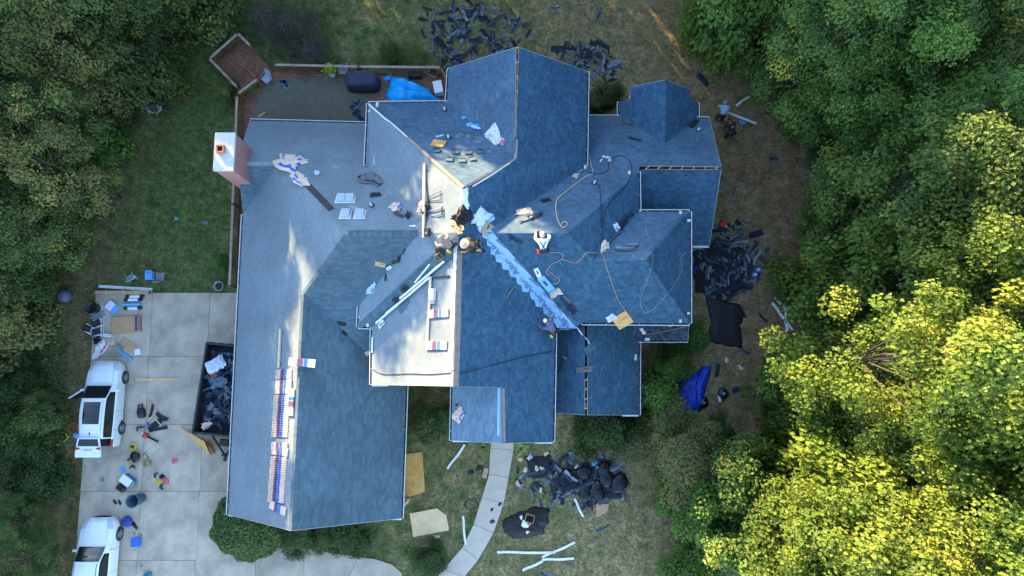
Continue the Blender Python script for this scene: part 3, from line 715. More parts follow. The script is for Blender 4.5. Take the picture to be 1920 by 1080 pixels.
def tree(name, key, x, y, rad, hgt, lm, label, cat, group=None, rot=None, zbase=0.0):
    t, c, r0, h0 = PROTO[key]; s = rad / r0; sz = hgt / h0
    o = empty(name, Matrix.Translation((x, y, zbase)) @ Matrix.Rotation(rot if rot is not None else hsh(x, y) * 6.28, 4, 'Z') @ Matrix.Diagonal((s, s, sz, 1)))
    link('trunk', t, o); cc = link('crown', c, o)
    cc.material_slots[0].link = 'OBJECT'; cc.material_slots[0].material = LF[lm]
    return tag(o, label, cat, group)
def ptree(px, py, rad, hgt, key, lm, name, label, cat='tree', group=None, zf=.72):
    p = gp(px, py, hgt * zf); return tree(name, key, p.x, p.y, rad, hgt, lm, label, cat, group)
rg = random.Random(5)
# east wood, row by row from the yard edge outwards
EB = [(-80, 1300), (0, 1340), (60, 1400), (110, 1470), (150, 1530), (200, 1550), (300, 1545), (400, 1545), (500, 1550), (600, 1550), (680, 1500), (760, 1470), (850, 1500), (940, 1480), (1020, 1460), (1120, 1450)]
def ebound(y):
    for (y0, x0), (y1, x1) in zip(EB[:-1], EB[1:]):
        if y0 <= y <= y1: return x0 + (x1 - x0) * (y - y0) / (y1 - y0)
    return EB[-1][1]
y = -60; r = 0
while y < 1150:
    x = ebound(max(-80, min(1120, y))) + rg.uniform(86, 108) + (40 if r % 2 else 0); c = 0
    while x < 2060:
        low = y + (x - 1500) * .30 + rg.uniform(-110, 110)
        if low > 640: kind = 'yel'
        elif low > 430: kind = 'ygr'
        else: kind = 'mid' if rg.random() < .8 else 'lime'
        if kind == 'yel': hgt = rg.uniform(13.5, 19) if x > 1560 else rg.uniform(10.5, 14); key = 'broad%d' % rg.randrange(4); rad = rg.uniform(2.3, 3.3)
        elif kind == 'ygr': hgt = rg.uniform(10.5, 16); key = rg.choice(['fine0', 'fine1', 'fine2', 'fine3', 'broad0']); rad = rg.uniform(2.2, 3.1)
        else: hgt = rg.uniform(8.5, 14.5); key = 'fine%d' % rg.randrange(4); rad = rg.uniform(2.1, 3.2)
        if c == 0: hgt *= .62; rad *= .82; key = 'bush%d' % rg.randrange(3)
        if kind == 'yel' and c == 0 and low < 800: kind = 'ygr'
        lab = {'yel': 'tall broad-leaved tree turning yellow in the sunlit part of the wood', 'ygr': 'yellow-green tree at the middle of the wood beside the east yard',
               'mid': 'mid green shaded tree with dense crown in the east wood', 'lime': 'fresh light green tree among darker ones in the east wood'}[kind]
        ptree(x, y + rg.uniform(-26, 26), rad, hgt, key, kind, {'yel': 'tulip_tree', 'ygr': 'maple_tree', 'mid': 'oak_tree', 'lime': 'ash_tree'}[kind], lab, 'tree', {'yel': 'yellowing trees in the sun', 'ygr': 'yellow-green trees of the wood', 'mid': 'green trees of the east wood', 'lime': 'light green trees of the east wood'}[kind])
        x += (rg.uniform(96, 130) if kind == 'yel' else rg.uniform(104, 146)) * rad / 2.7; c += 1
    y += 92; r += 1
# west wood
WB = [(-80, 440), (40, 365), (120, 290), (190, 222), (280, 195), (360, 180), (440, 140), (520, 85), (600, 50), (680, 10)]
def wbound(y):
    for (y0, x0), (y1, x1) in zip(WB[:-1], WB[1:]):
        if y0 <= y <= y1: return x0 + (x1 - x0) * (y - y0) / (y1 - y0)
    return -60
y = -50; r = 0
while y < 700:
    x = wbound(y) - 84 - rg.uniform(0, 15) - (36 if r % 2 else 0); c = 0
    while x > -150:
        kind = 'dark' if rg.random() < .6 else ('bush' if rg.random() < .6 else 'olive')
        if 180 < y < 340 and 90 < x < 240: kind = 'lime'
        hgt = rg.uniform(8, 11.5); rad = rg.uniform(1.9, 2.8)
        key = rg.choice(['fine0', 'fine1', 'fine2', 'fine3', 'lace0', 'lace1'])
        if c == 0: hgt *= .6; rad *= .85; key = 'bush%d' % rg.randrange(3)
        lab = {'olive': 'olive grey-green tree among darker ones beside the west lawn', 'dark': 'dark green shaded tree in the wood beside the west lawn', 'bush': 'deep green leafy tree in the wood beside the west lawn', 'lime': 'bright green tree standing out of the dark wood by the white lawn chair'}[kind]
        ptree(x, y + rg.uniform(-22, 22), rad, hgt, key, kind, 'woodland_tree', lab, 'tree', {'olive': 'olive trees of the west wood', 'dark': 'dark trees of the west wood', 'bush': 'deep green trees of the west wood', 'lime': 'bright green trees of the west wood'}[kind])
        x -= rg.uniform(86, 118) * rad / 2.5; c += 1
    y += 78; r += 1
for px, py, rad, h in ((-8, 985, 1.3, 4.5), (10, 1062, 1.5, 5)): ptree(px, py, rad, h, 'fine1', 'bush', 'woodland_tree', 'small green tree at the verge beyond the parked cars', 'tree', 'small trees on the west verge')
# trees of the surrounding wood beyond the photograph's edge: they shade the yard from the low sun
def outer(x, y, top, rad=None, k=0):
    tree('woodland_tree', 'tall%d' % (int(hsh(x, y, 3) * 2)), x, y, rad or 2.7 + hsh(y, x) * 1.0, top, 'dark' if x < -5 else 'mid', 'tall tree of the surrounding wood beyond the lawn', 'tree', 'outer trees of the wood')
ORG = random.Random(8)
x = -62
while x < 36:
    for yr, up_, rd in ((27, 0, None), (33, 1.5, None), (40, 3.3, 3.6)):
        xx = x + (yr - 27) * .25; yy = yr + ORG.uniform(-1.5, 1.5); xe = xx + .7 * (yy - 27)
        base = 18.5 if xe < -35 else 13.9 if xe < -29 else 12.0 if xe < -22.9 else 15.4 if xe < -19 else 12.3 if xe < -13 else 15.0 if xe < -7 else 16.8 if xe < -2 else 19.5
        outer(xx, yy, base + up_ + ORG.uniform(-1.2, .9), rd)
    x += ORG.uniform(3.2, 4.4)
y = 22
while y > -26:
    outer(-34 + ORG.uniform(-1.5, 1.5), y, 13.5 + ORG.uniform(-1, 1)); outer(-40 + ORG.uniform(-1.5, 1.5), y + 2, 15 + ORG.uniform(-1, 1)); y -= 4
# shrubs round the house: px, py, radius, height, mesh, leaf, label
SH = [(463, 988, 1.85, 2.7, 'ball', 'bush', 'big round clipped bush overhanging the driveway at the garage corner'),
      (562, 1008, 1.0, 1.6, 'bush1', 'bush', 'low round bush between the garage gable and the driveway'),
      (655, 1010, 1.05, 1.4, 'bush2', 'bush', 'spreading dark bush under the garage gable near the lawn'),
      (610, 1012, .8, 1.2, 'bush0', 'dark', 'small dark bush squeezed under the garage gable'),
      (800, 1052, .9, 1.2, 'bush1', 'bush', 'low bush beside the curve of the front path'),
      (795, 795, 1.0, 1.6, 'bush2', 'dark', 'dark shrub in the gap between garage and front porch'), (838, 785, .75, 1.3, 'bush1', 'bush', 'green shrub against the porch wall'),
      (1262, 855, 2.4, 4.6, 'fine2', 'olive', 'large olive feathery shrub south-east of the house'), (1312, 815, 1.2, 3.0, 'fine1', 'olive', 'smaller olive shrub leaning towards the blue tarp'),
      (1225, 745, 1.45, 2.8, 'bush0', 'lime', 'dark rounded shrub beside the east gable wall'), (1255, 690, 1.1, 2.0, 'bush1', 'lime', 'light green shrub under the bay roof'),
      (1302, 630, .85, 1.8, 'bush2', 'lime', 'light green bush at the corner of the bay beside the black mat'), (1132, 812, 1.4, 2.5, 'bush1', 'bush', 'dark evergreen shrub in front of the low gable'),
      (1180, 815, .9, 2.0, 'bush0', 'bush', 'green shrub between the evergreen and the olive shrub'), (1345, 805, .9, 1.9, 'bush2', 'bush', 'green bush at the lower edge of the blue tarp'),
      (1300, 935, 1.7, 4.2, 'bush0', 'lime', 'bright green bush below the olive shrub'), (1368, 880, 1.9, 5.5, 'bush1', 'mid', 'leafy bush at the foot of the yellow trees'), (1395, 975, 2.0, 6.0, 'bush2', 'lime', 'tall green bush beside the front lawn under yellow trees'), (1440, 1050, 2.1, 6.5, 'bush0', 'mid', 'tall mid green bush between the lawn and the yellow trees'), (1425, 925, 1.8, 6.0, 'bush2', 'bush', 'dark green bush wedged between taller bushes and yellow trees'), (1420, 745, .9, 4.5, 'lace0', 'ygr', 'yellow-green sapling leaning out towards the blue tarp'), (1450, 710, 1.1, 5.0, 'lace1', 'ygr', 'thin yellow-green sapling at the wood edge with bare twigs'),
      (1340, 1010, 1.7, 4.2, 'bush1', 'mid', 'rounded green bush at the edge of the front lawn'), (1300, 1070, 1.5, 3.4, 'bush0', 'lime', 'low green bush at the lower edge of the lawn'),
      (1140, 178, .9, 1.5, 'bush0', 'dark', 'dark bush in the corner between the back gable and the north-east wing'), (1115, 195, .6, 1.2, 'bush1', 'bush', 'small green bush against the back gable wall'),
      (555, 60, 1.5, 2.4, 'twig0', 'grey', 'bare grey-purple bush leaning over the deck stairs'), (590, 105, 1.3, 1.9, 'twig1', 'grey', 'grey twiggy bush spilling over the deck rail'), (505, 40, 1.3, 2.2, 'twig1', 'grey', 'grey twiggy bush behind the deck landing'),
      (770, 108, 1.0, 1.3, 'twig0', 'bush', 'low reddish-green bush behind the deck rail'), (735, 100, .7, 1.1, 'bush2', 'dark', 'dark low bush behind the blue tarp'),
      (424, 170, .75, 1.6, 'bush1', 'dark', 'dark bush at the foot of the deck landing'), (416, 492, .45, .9, 'bush2', 'lime', 'light green bush beside the side walkway rail'),
      (1480, 470, .9, 2.6, 'bush1', 'ygr', 'yellow-green sapling hanging over the east yard') if 0 else (1560, 200, 1.3, 3.2, 'bush1', 'mid', 'green bush at the edge of the wood near the curved gutter pieces')]
for px, py, rad, h, key, lm, lab in SH: ptree(px, py, rad, h, key, lm, 'shrub', lab, 'shrub', None, .5)
for i in range(26):          # undergrowth along the two wood edges
    if i < 14: yy = -20 + i * 50; xx = wbound(yy) + rg.uniform(-40, -8); lm = 'dark'; gl = ('low dark undergrowth bush along the west lawn', 'undergrowth of the west wood')
    else: yy = 40 + (i - 14) * 52; xx = ebound(yy) + rg.uniform(5, 40); lm = 'bush'; gl = ('low green undergrowth bush along the east yard', 'undergrowth of the east wood')
    ptree(xx, yy, rg.uniform(.8, 1.4), rg.uniform(1.0, 2.2), 'bush%d' % rg.randrange(3), lm, 'undergrowth_bush', gl[0], 'bush', gl[1], .5)
for i in range(22):
    ptree(rg.uniform(-10, 105) - (i % 3) * 12, 560 + i * 19, rg.uniform(.7, 1.3), rg.uniform(.9, 2.0), 'bush%d' % rg.randrange(3), rg.choice(['dark', 'bush']), 'undergrowth_bush', 'low dark bush on the rough verge beside the parked cars', 'bush', 'bushes on the west verge', .5)
# arching striped plants either side of the path
def grassy(px, py, lab, seed):
    rgx = random.Random(seed); mb = MB()
    for i in range(130):
        a = rgx.uniform(0, 6.28); L = rgx.uniform(.25, .52); w_ = rgx.uniform(.015, .028); h = rgx.uniform(.25, .5)
        d = Vector((math.cos(a), math.sin(a), 0)); s = Vector((-d.y, d.x, 0)) * w_; sh = rgx.random()
        p = [d * (L * t) + Vector((0, 0, h * (1.9 * t - 1.6 * t * t))) for t in (0, .35, .7, 1)]
        for u in range(3):
            k0, k1 = (1 - u / 3.3), (1 - (u + 1) / 3.3); mb.quad([p[u] - s * k0, p[u] + s * k0, p[u + 1] + s * k1, p[u + 1] - s * k1], 0, sh)
    o = empty('striped_plant', upright(px, py)); mb.build('leaves', LF['host'], o)
    b2 = MB(); b2.lathe([(.06, 0), (.05, .06), (.02, .09)], 8); b2.build('crown_base', BARK, o); tag(o, lab, 'plant')
grassy(906, 838, 'arching striped pale green plant on the garage side of the path', 3); grassy(978, 840, 'arching striped pale green plant on the shingle-pile side of the path', 4)
# grass blades, fallen leaves and ground cover: nobody could count them
HOUSEP = [(428, 965), (445, 300), (469, 226), (690, 195), (842, 128), (968, 89), (1100, 134), (1250, 150), (1352, 316), (1293, 606), (1197, 778), (1036, 829), (848, 826), (752, 972), (547, 995)]
DECKP = [(398, 115), (455, 66), (520, 118), (840, 120), (850, 200), (690, 232), (440, 540), (420, 540)]
def lawn(px, py): return not (inpoly(px, py, DR) or inpoly(px, py, HOUSEP) or inpoly(px, py, WL + WR[::-1]) or inpoly(px, py, DECKP))
rg = random.Random(77); gr = MB(); fl = MB(); gc = MB()
n = 0
while n < 60000:
    px, py = rg.uniform(120, 1620), rg.uniform(-30, 1110)
    if not lawn(px, py): continue
    n += 1; p = gp(px, py)
    if px > 1290 and rg.random() < .5 + (px - 1290) / 500: continue
    a = rg.uniform(0, 6.28); L = rg.uniform(.04, .11); d = Vector((math.cos(a), math.sin(a), 0)); s = Vector((-d.y, d.x, 0)) * rg.uniform(.012, .03)
    gr.quad([p - s, p + s, p + d * L + Vector((0, 0, rg.uniform(.03, .09)))], 0, min(1, rg.random() * .62 + .42 * max(0, min(1, (p.x + 13) / 12))))
GRS = leafmat('grass_blades', [(0, (0.038, 0.060, 0.018)), (.5, (0.080, 0.110, 0.030)), (.8, (0.167, 0.150, 0.055)), (1, (0.290, 0.204, 0.103))], .2)
tag(gr.build('grass', GRS), 'short patchy grass over the yard', 'grass', kind='stuff')
n = 0
while n < 4200:
    px, py = rg.uniform(60, 1620), rg.uniform(-30, 1110)
    if not lawn(px, py) and rg.random() < .985: continue
    if inpoly(px, py, HOUSEP): continue
    if 500 < px < 1240 and rg.random() < .55: continue
    n += 1; p = gp(px, py, .02 + (.06 if inpoly(px, py, DR) else 0))
    leaf(fl, rg, p, (Vector((0, 0, 1)) + rnd_dir(rg) * .25).normalized(), rg.uniform(.05, .12), rg.uniform(.04, .09), rg.random())
tag(fl.build('fallen_leaves', ramp_mat('fallen_leaf_litter', [(0, (.07, .045, .025)), (.5, (.17, .11, .06)), (.85, (.30, .20, .09)), (1, (.42, .36, .22))], .8, 10, .1)), 'scattered tan fallen leaves', 'leaves', kind='stuff')
def cover(xf, ys, cnt, zr, lm, name, lab, sz=(.12, .09)):
    mb = MB()
    for _ in range(cnt):
        py = rg.uniform(*ys); px = xf(py); h = rg.uniform(*zr); p = gp(px, py, 0); p.z = h
        leaf(mb, rg, p, (Vector((0, 0, 1)) + rnd_dir(rg) * .8).normalized(), sz[0] * rg.uniform(.6, 1.4), sz[1] * rg.uniform(.6, 1.4), rg.random())
    tag(mb.build(name, lm), lab, 'ground cover', kind='stuff')
cover(lambda y: wbound(y) - abs(rg.gauss(0, 60)) - 10, (-40, 690), 9000, (.05, .9), LF['dark'], 'woodland_floor_plants', 'low dark plants on the floor of the west wood')
cover(lambda y: ebound(y) + abs(rg.gauss(0, 55)), (0, 1100), 8000, (.05, .9), LF['bush'], 'woodland_floor_plants', 'low green plants on the floor of the east wood')
cover(lambda y: wbound(y) + rg.gauss(-4, 14) - (6 if y < 400 else 10), (190, 640), 900, (.5, .9), mat('white_flower_heads', (.42, .44, .42), .8, .2), 'white_wildflowers', 'small white wildflowers along the west wood edge', (.07, .06))
cover(lambda y: rg.uniform(0, 130) - (y - 700) * .05, (640, 900), 5000, (.04, .35), LF['bush'], 'verge_plants', 'rough low plants on the verge beside the parked cars')
# ================================================================== generic loose things
def bx(name, label, cat, px, py, ang, d, m, bev=.01, lift=0.0, only=None, M=None, extra=None, group=None):
    """a shaped box-like thing: body plus whatever parts extra(obj) adds"""
    T = M if M is not None else frame(px, py, ang, lift, only)
    mb = MB(); mb.bbox((0, 0, d[2] / 2), d, min(bev, min(d) * .3)); o = mb.build(name, m, None, T)
    if extra: extra(o)
    return tag(o, label, cat, group)
def pbox(o, name, c, d, m, rz=0, bev=.004):
    mb = MB(); mb.bbox(c, d, min(bev, min(d) * .3), 0, None, rz); return mb.build(name, m, o)
def board(name, label, cat, a, b, w_, th, m, lift=.0, only=None, group=None, warp=0.0, parts=None):
    P, n1 = on(*a, lift, only); Q, n2 = on(*b, lift, only); t = (Q - P); L = t.length; X = t.normalized(); nn = (n1 + n2).normalized(); Y = nn.cross(X).normalized(); Z = X.cross(Y)
    T = Matrix.Identity(4); c = (P + Q) / 2
    for i in range(3): T[i][0], T[i][1], T[i][2], T[i][3] = X[i], Y[i], Z[i], c[i]
    mb = MB(); n = 6
    for i in range(n):
        x0, x1 = -L / 2 + L * i / n, -L / 2 + L * (i + 1) / n; y0, y1 = warp * math.sin(i * 1.3), warp * math.sin((i + 1) * 1.3)
        vs = []
        for x, yy in ((x0, y0), (x1, y1)): vs += [(x, yy - w_ / 2, 0), (x, yy + w_ / 2, 0), (x, yy + w_ / 2, th), (x, yy - w_ / 2, th)]
        f = [(0, 1, 5, 4), (1, 2, 6, 5), (2, 3, 7, 6), (3, 0, 4, 7)]
        if i == 0: f.append((3, 2, 1, 0))
        if i == n - 1: f.append((4, 5, 6, 7))
        mb.add(vs, f)
    o = mb.build(name, m, None, T)
    if parts: parts(o, L)
    return tag(o, label, cat, group)
def crumple(name, label, cat, px, py, ang, sx, sy, h, m, seed=0, m2=None, lift=.01, only=None, group=None, folds=3.0, T=None):
    """a crumpled sheet: uneven outline, folds standing off the surface"""
    r = random.Random(seed + int(px * 7 + py)); nx, ny = 9, 8; mb = MB(); ph = [r.uniform(0, 6.28) for _ in range(6)]
    vs = []
    for j in range(ny + 1):
        for i in range(nx + 1):
            u, v = i / nx - .5, j / ny - .5
            e = 1 + .14 * math.sin(5 * v + ph[0]) + .10 * math.sin(9 * v + ph[1]); f = 1 + .16 * math.sin(5 * u + ph[2]) + .08 * math.sin(11 * u + ph[3])
            z = abs(math.sin(folds * 3.1 * u + folds * 1.7 * v + ph[4])) * .6 + abs(math.sin(folds * 2.3 * v - folds * 1.2 * u + ph[5])) * .4
            edge = min(1, 4 * min(.5 - abs(u), .5 - abs(v)) + .25)
            vs.append((u * sx * e + r.uniform(-.03, .03) * sx, v * sy * f + r.uniform(-.03, .03) * sy, .006 + h * z * edge * r.uniform(.6, 1.1)))
    fs, mi = [], []
    for j in range(ny):
        for i in range(nx):
            a = j * (nx + 1) + i; q = (a, a + 1, a + nx + 2, a + nx + 1)
            corner = (i in (0, nx - 1)) and (j in (0, ny - 1)) and r.random() < .6
            if not corner: fs.append(q); mi.append(1 if m2 and ((j == 1 and i > 2) or r.random() < .05) else 0)
    mb.add(vs, fs); mb.m = mi
    o = mb.build(name, [m, m2] if m2 else m, None, T if T is not None else frame(px, py, ang, lift, only), False)
    mo = o.modifiers.new('thick', 'SOLIDIFY'); mo.thickness = .006; mo.offset = -1
    return tag(o, label, cat, group)
def catmull(P, n=8):
    out = []
    for i in range(len(P) - 1):
        p0, p1, p2, p3 = P[max(i - 1, 0)], P[i], P[i + 1], P[min(i + 2, len(P) - 1)]
        for k in range(n):
            t = k / n; out.append(tuple(.5 * (2 * b + (c - a) * t + (2 * a - 5 * b + 4 * c - d) * t * t + (3 * b - a - 3 * c + d) * t ** 3) for a, b, c, d in zip(p0, p1, p2, p3)))
    out.append(tuple(P[-1])); return out
def cable(name, label, cat, pix, r, m, lift=None, parts=None):
    pts = [on(*q, (lift if lift is not None else r + .018))[0] for q in catmull(pix, 9)]; c = pts[len(pts) // 2].copy()
    mb = MB(); mb.tube([p - c for p in pts], r, 6); o = mb.build(name, m, None, Matrix.Translation(c), True)
    if parts: parts(o, pts, c)
    return tag(o, label, cat)
def roll(name, label, cat, px, py, ang, r, L, m, band=None, core=None, lift=0.0, group=None):
    T = frame(px, py, ang, lift); mb = MB(); MX = Matrix.Translation((0, 0, r)) @ Matrix.Rotation(R(90), 4, 'Y')
    mb.lathe([(r * .94, -L / 2), (r, -L / 2 + .02), (r, L / 2 - .02), (r * .94, L / 2)], 16, 0, MX); o = mb.build(name, m, None, T, False)
    if band:
        b2 = MB(); b2.lathe([(r + .004, -L * .28), (r + .006, -L * .27), (r + .006, L * .27), (r + .004, L * .28)], 16, 0, MX); b2.build('label_band', band, o)
    c2 = MB(); c2.lathe([(r * .35, -L / 2 - .006), (r * .3, -L / 2 + .01), (r * .3, L / 2 - .01), (r * .35, L / 2 + .006)], 10, 0, MX); c2.build('core', core or CARD, o)
    return tag(o, label, cat, group)
def coil(name, label, cat, px, py, R_, r, m, turns=4, lift=0.0, squash=1.0, ang=0):
    rr = random.Random(int(px)); pts = []
    for i in range(turns * 18):
        a = i / 18 * 6.283; q = R_ * (1 + .10 * math.sin(i * .37) + rr.uniform(-.02, .02)); pts.append((q * math.cos(a) * squash, q * math.sin(a), r + .012 + (i / 18) * r * .9))
    pts.append((R_ * 1.5, R_ * .4, r))
    mb = MB(); mb.tube(pts, r, 6); o = mb.build(name, m, None, frame(px, py, ang, lift), True); return tag(o, label, cat)

# ================================================================== DECK
DZ, RZ = 1.0, 1.92
EXTRA += [([(468, 228), (497, 140), (840, 140), (846, 215), (690, 232)], DZ + .03)]
deck = empty('back_deck', Matrix.Translation(gp(560, 180, 0))); DI = Matrix.Translation(-gp(560, 180, 0))
tag(deck, 'stained wooden deck with baluster rails along the back of the house', 'deck')
rp = lambda x, y: gp(x, y, RZ)
A_, B_, C_, D_, E_, F_ = rp(430, 536), rp(444, 181), rp(516, 121), rp(670, 124.5), rp(826, 126), rp(838, 150)
hx = gp(470, 229, DZ)
def planks(poly, ang, parent, name, z, m=DECKW):
    """boards laid at an angle inside a convex outline"""
    ca, sa = math.cos(R(ang)), math.sin(R(ang)); loc = [((p.x) * ca + p.y * sa, -p.x * sa + p.y * ca) for p in poly]
    if sum(loc[i][0] * loc[(i + 1) % len(loc)][1] - loc[(i + 1) % len(loc)][0] * loc[i][1] for i in range(len(loc))) < 0: loc = loc[::-1]
    v0, v1 = min(q[1] for q in loc), max(q[1] for q in loc); mb = MB(); v = v0; k = 0
    while v < v1:
        q = [(-99, v + .006), (99, v + .006), (99, v + .139), (-99, v + .139)]
        for i in range(len(loc)): q = clip(q, loc[i], loc[(i + 1) % len(loc)]) if len(q) > 2 else q
        if len(q) > 2: mb.prism([(x * ca - y * sa, x * sa + y * ca, z - .035) for x, y in q], .035, shade=hsh(k, v))
        v += .145; k += 1
    o = mb.build(name, m, parent, DI); o['kind'] = 'stuff'
xw = gp(458, 400, DZ).x
planks([Vector((A_.x - .03, A_.y, 0)), Vector((xw + .4, A_.y, 0)), Vector((xw + .4, hx.y, 0)), Vector((B_.x - .03, hx.y, 0))], 90, deck, 'walkway_boards', DZ)
planks([Vector((B_.x - .03, hx.y, 0)), Vector((gp(692, 232, DZ).x, hx.y - .3, 0)), Vector((E_.x, hx.y - .3, 0)), Vector((E_.x + .3, E_.y + .03, 0)), Vector((C_.x - .4, C_.y + .03, 0)), Vector((B_.x - .03, B_.y, 0))], 0, deck, 'deck_boards', DZ)
mb = MB()
for p in (A_, B_, C_, D_, E_): mb.box((p.x + .1, p.y - .12, DZ / 2 - .02), (.14, .14, DZ - .04))
mb.build('support_posts', DECKW, deck, DI)['kind'] = 'stuff'
def railing(P, Q, z0, parent=deck, inv=DI, cap=DECKG, n=None):
    t = (Q - P); t.z = 0; L = t.length; ang = math.atan2(t.y, t.x); M = Matrix.Translation((P.x, P.y, 0)) @ Matrix.Rotation(ang, 4, 'Z'); H = RZ - DZ + z0
    a = MB(); a.bbox((L / 2, 0, H - .02), (L, .13, .04), .006, 0, M); a.build('top_rail', cap, parent, inv)
    a = MB(); a.box((L / 2, 0, z0 + .10), (L, .05, .09), 0, M); a.build('bottom_rail', DECKW, parent, inv)
    a = MB(); x = .1
    while x < L: a.box((x, 0, z0 + .1 + (H - z0 - .12) / 2), (.036, .036, H - z0 - .14), 0, M); x += .125
    a.build('balusters', DECKW, parent, inv)['kind'] = 'stuff'
    for x in (0, L):
        a = MB(); a.bbox((x, 0, z0 / 2 + H / 2), (.10, .10, H - z0 + .04), .01, 0, M); a.build('rail_post', DECKW, parent, inv)
railing(A_, A_.lerp(B_, .42), DZ); railing(A_.lerp(B_, .425), B_, DZ); railing(C_, D_, DZ); railing(D_ + Vector((.12, 0, 0)), E_, DZ, cap=DECKG); railing(E_, F_, DZ, cap=DECKW)
# turned landing with steps
LC = [gp(406, 124, .62), gp(458, 78, .62), gp(512, 132, .62), gp(456, 176, .62)]
planks(LC, math.degrees(math.atan2(LC[1].y - LC[0].y, LC[1].x - LC[0].x)), deck, 'landing_boards', .62)
up = lambda p: Vector((p.x, p.y, RZ))
for a, b, cp in ((0, 1, DECKG), (0, 3, DECKG)): railing(LC[a], LC[b], .62, cap=cp)
railing(LC[1], LC[1].lerp(LC[2], .42), .62)
for k in range(2):
    mb = MB(); c = LC[3].lerp(LC[2], .32) ; t = (LC[2] - LC[3]).normalized(); nn = Vector((-t.y, t.x, 0)); c = c + nn * (.30 + .33 * k)
    a = math.atan2(t.y, t.x); mb.bbox((c.x, c.y, DZ - .17 * (k + 1) - .02), (1.05, .30, .04), .006, 0, None, a); mb.build('stair_tread', DECKW, deck, DI)
mb = MB(); q0, q1 = gp(449, 117, 1.7), gp(479, 144, 1.95); mb.tube([q0, q1], .05, 6); mb.build('stair_handrail', DECKW, deck, DI)
mb = MB(); mb.bbox((q0.x, q0.y, 1.15), (.1, .1, 1.1), .01); mb.build('rail_post', DECKW, deck, DI)
railing(gp(447, 174, RZ), gp(482, 148, RZ), DZ)
RUG = mat('olive_outdoor_carpet', (.115, .108, .075), .95, .18, 3, .5, 60)
mb = MB(); rgp = [gp(x, y, DZ + .015) for x, y in ((473, 232), (474, 200), (483, 182), (498, 148), (652, 143), (690, 143), (700, 232))]
c = sum(rgp, Vector()) / len(rgp); mb.prism([(p.x - c.x, p.y - c.y, 0) for p in rgp], .012); tag(mb.build('outdoor_carpet', RUG, None, Matrix.Translation((c.x, c.y, DZ + .004))), 'dark olive outdoor carpet covering most of the back deck', 'carpet')

def chair(px, py, ang, m, label, z=0.0, cush=None, s=1.0, tip=None):
    T = Matrix.Translation(gp(px, py, z)) @ Matrix.Rotation(R(ang), 4, 'Z')
    if tip: T = T @ Matrix.Translation((0, 0, tip[2])) @ Matrix.Rotation(R(tip[0]), 4, 'X') @ Matrix.Rotation(R(tip[1]), 4, 'Y')
    T = T @ Matrix.Scale(s, 4)
    o = empty('patio_chair', T)
    a = MB(); a.bbox((0, 0, .42), (.52, .52, .05), .015); a.build('seat', cush or m, o)
    a = MB(); a.bbox((0, .02, 0), (.50, .56, .045), .012, 0, Matrix.Translation((0, .30, .68)) @ Matrix.Rotation(R(72), 4, 'X')); a.build('backrest', cush or m, o)
    for sx in (-1, 1):
        for sy in (-1, 1):
            a = MB(); a.tube([(sx * .24, sy * .24, .42), (sx * .27, sy * .29, 0)], .016, 6); a.build('leg', m, o)
        a = MB(); a.tube([(sx * .27, -.26, .42), (sx * .28, -.24, .63), (sx * .28, .10, .65), (sx * .27, .30, .70)], .018, 6); a.build('armrest', m, o)
    return tag(o, label, 'chair')
FRAME = mat('pale_chair_frame', (.33, .34, .34), .5, .1); SLING = mat('grey_sling_fabric', (.20, .22, .25), .8, .15, 8); PALESEAT = mat('pale_blue_grey_cushion', (.26, .33, .40), .8, .1)
chair(302, 208, 125, FRAME, 'white framed lawn chair alone on the west lawn by the wood edge', 0, mat('white_sling', (.44, .46, .52), .7, .1))
chair(248, 513, 20, FRAME, 'small pale green chair tipped on the lawn beside the driveway', 0, mat('mint_sling', (.24, .40, .40), .7, .1), .75, (70, 10, .22))
chair(306, 521, 180, FRAME, 'grey sling chair beside the blue bin at the driveway edge', 0, SLING, .85)
chair(504, 153, -38, GREYP, 'pale cushioned lounge chair on the deck next to the landing', DZ + .02, PALESEAT, .85)
chair(646, 137, -90, GREYP, 'pale cushioned chair on the deck between the lime plant and the covered grill', DZ + .02, PALESEAT, .85)
# covered grill
o = empty('covered_grill', Matrix.Translation(gp(683, 160, DZ)))
a = MB(); prof = [(.60, 0), (.62, .1), (.60, .75), (.56, .92), (.40, 1.0), (.0, 1.02)]
def rbox(mb, L, W, prof, e=4.0, n=28, mi=0, M=None):
    vs, fs = [], []
    for k, z in prof:
        for i in range(n):
            t = 2 * math.pi * i / n; c_, s_ = math.cos(t), math.sin(t)
            vs.append((math.copysign(abs(c_) ** (2 / e), c_) * L * k, math.copysign(abs(s_) ** (2 / e), s_) * W * k, z))
    for k in range(len(prof) - 1):
        for i in range(n): fs.append((k * n + i, k * n + (i + 1) % n, k * n + n + (i + 1) % n, k * n + n + i))
    fs.append(tuple(range(n - 1, -1, -1))); fs.append(tuple(range((len(prof) - 1) * n, len(prof) * n))); mb.add(vs, fs, mi, M)
a = MB(); rbox(a, .88, .46, [(.96, .03), (1.0, .1), (.98, .7), (.95, .88), (.86, .97), (.6, 1.02), (.05, 1.03)]); a.build('cover', NAVY, o, None, True)
a = MB(); rbox(a, .90, .48, [(1.0, .02), (1.02, .05), (1.02, .12), (1.0, .14)]); a.build('hem', BLACK, o)
tag(o, 'long navy fabric grill cover standing on the deck', 'grill')
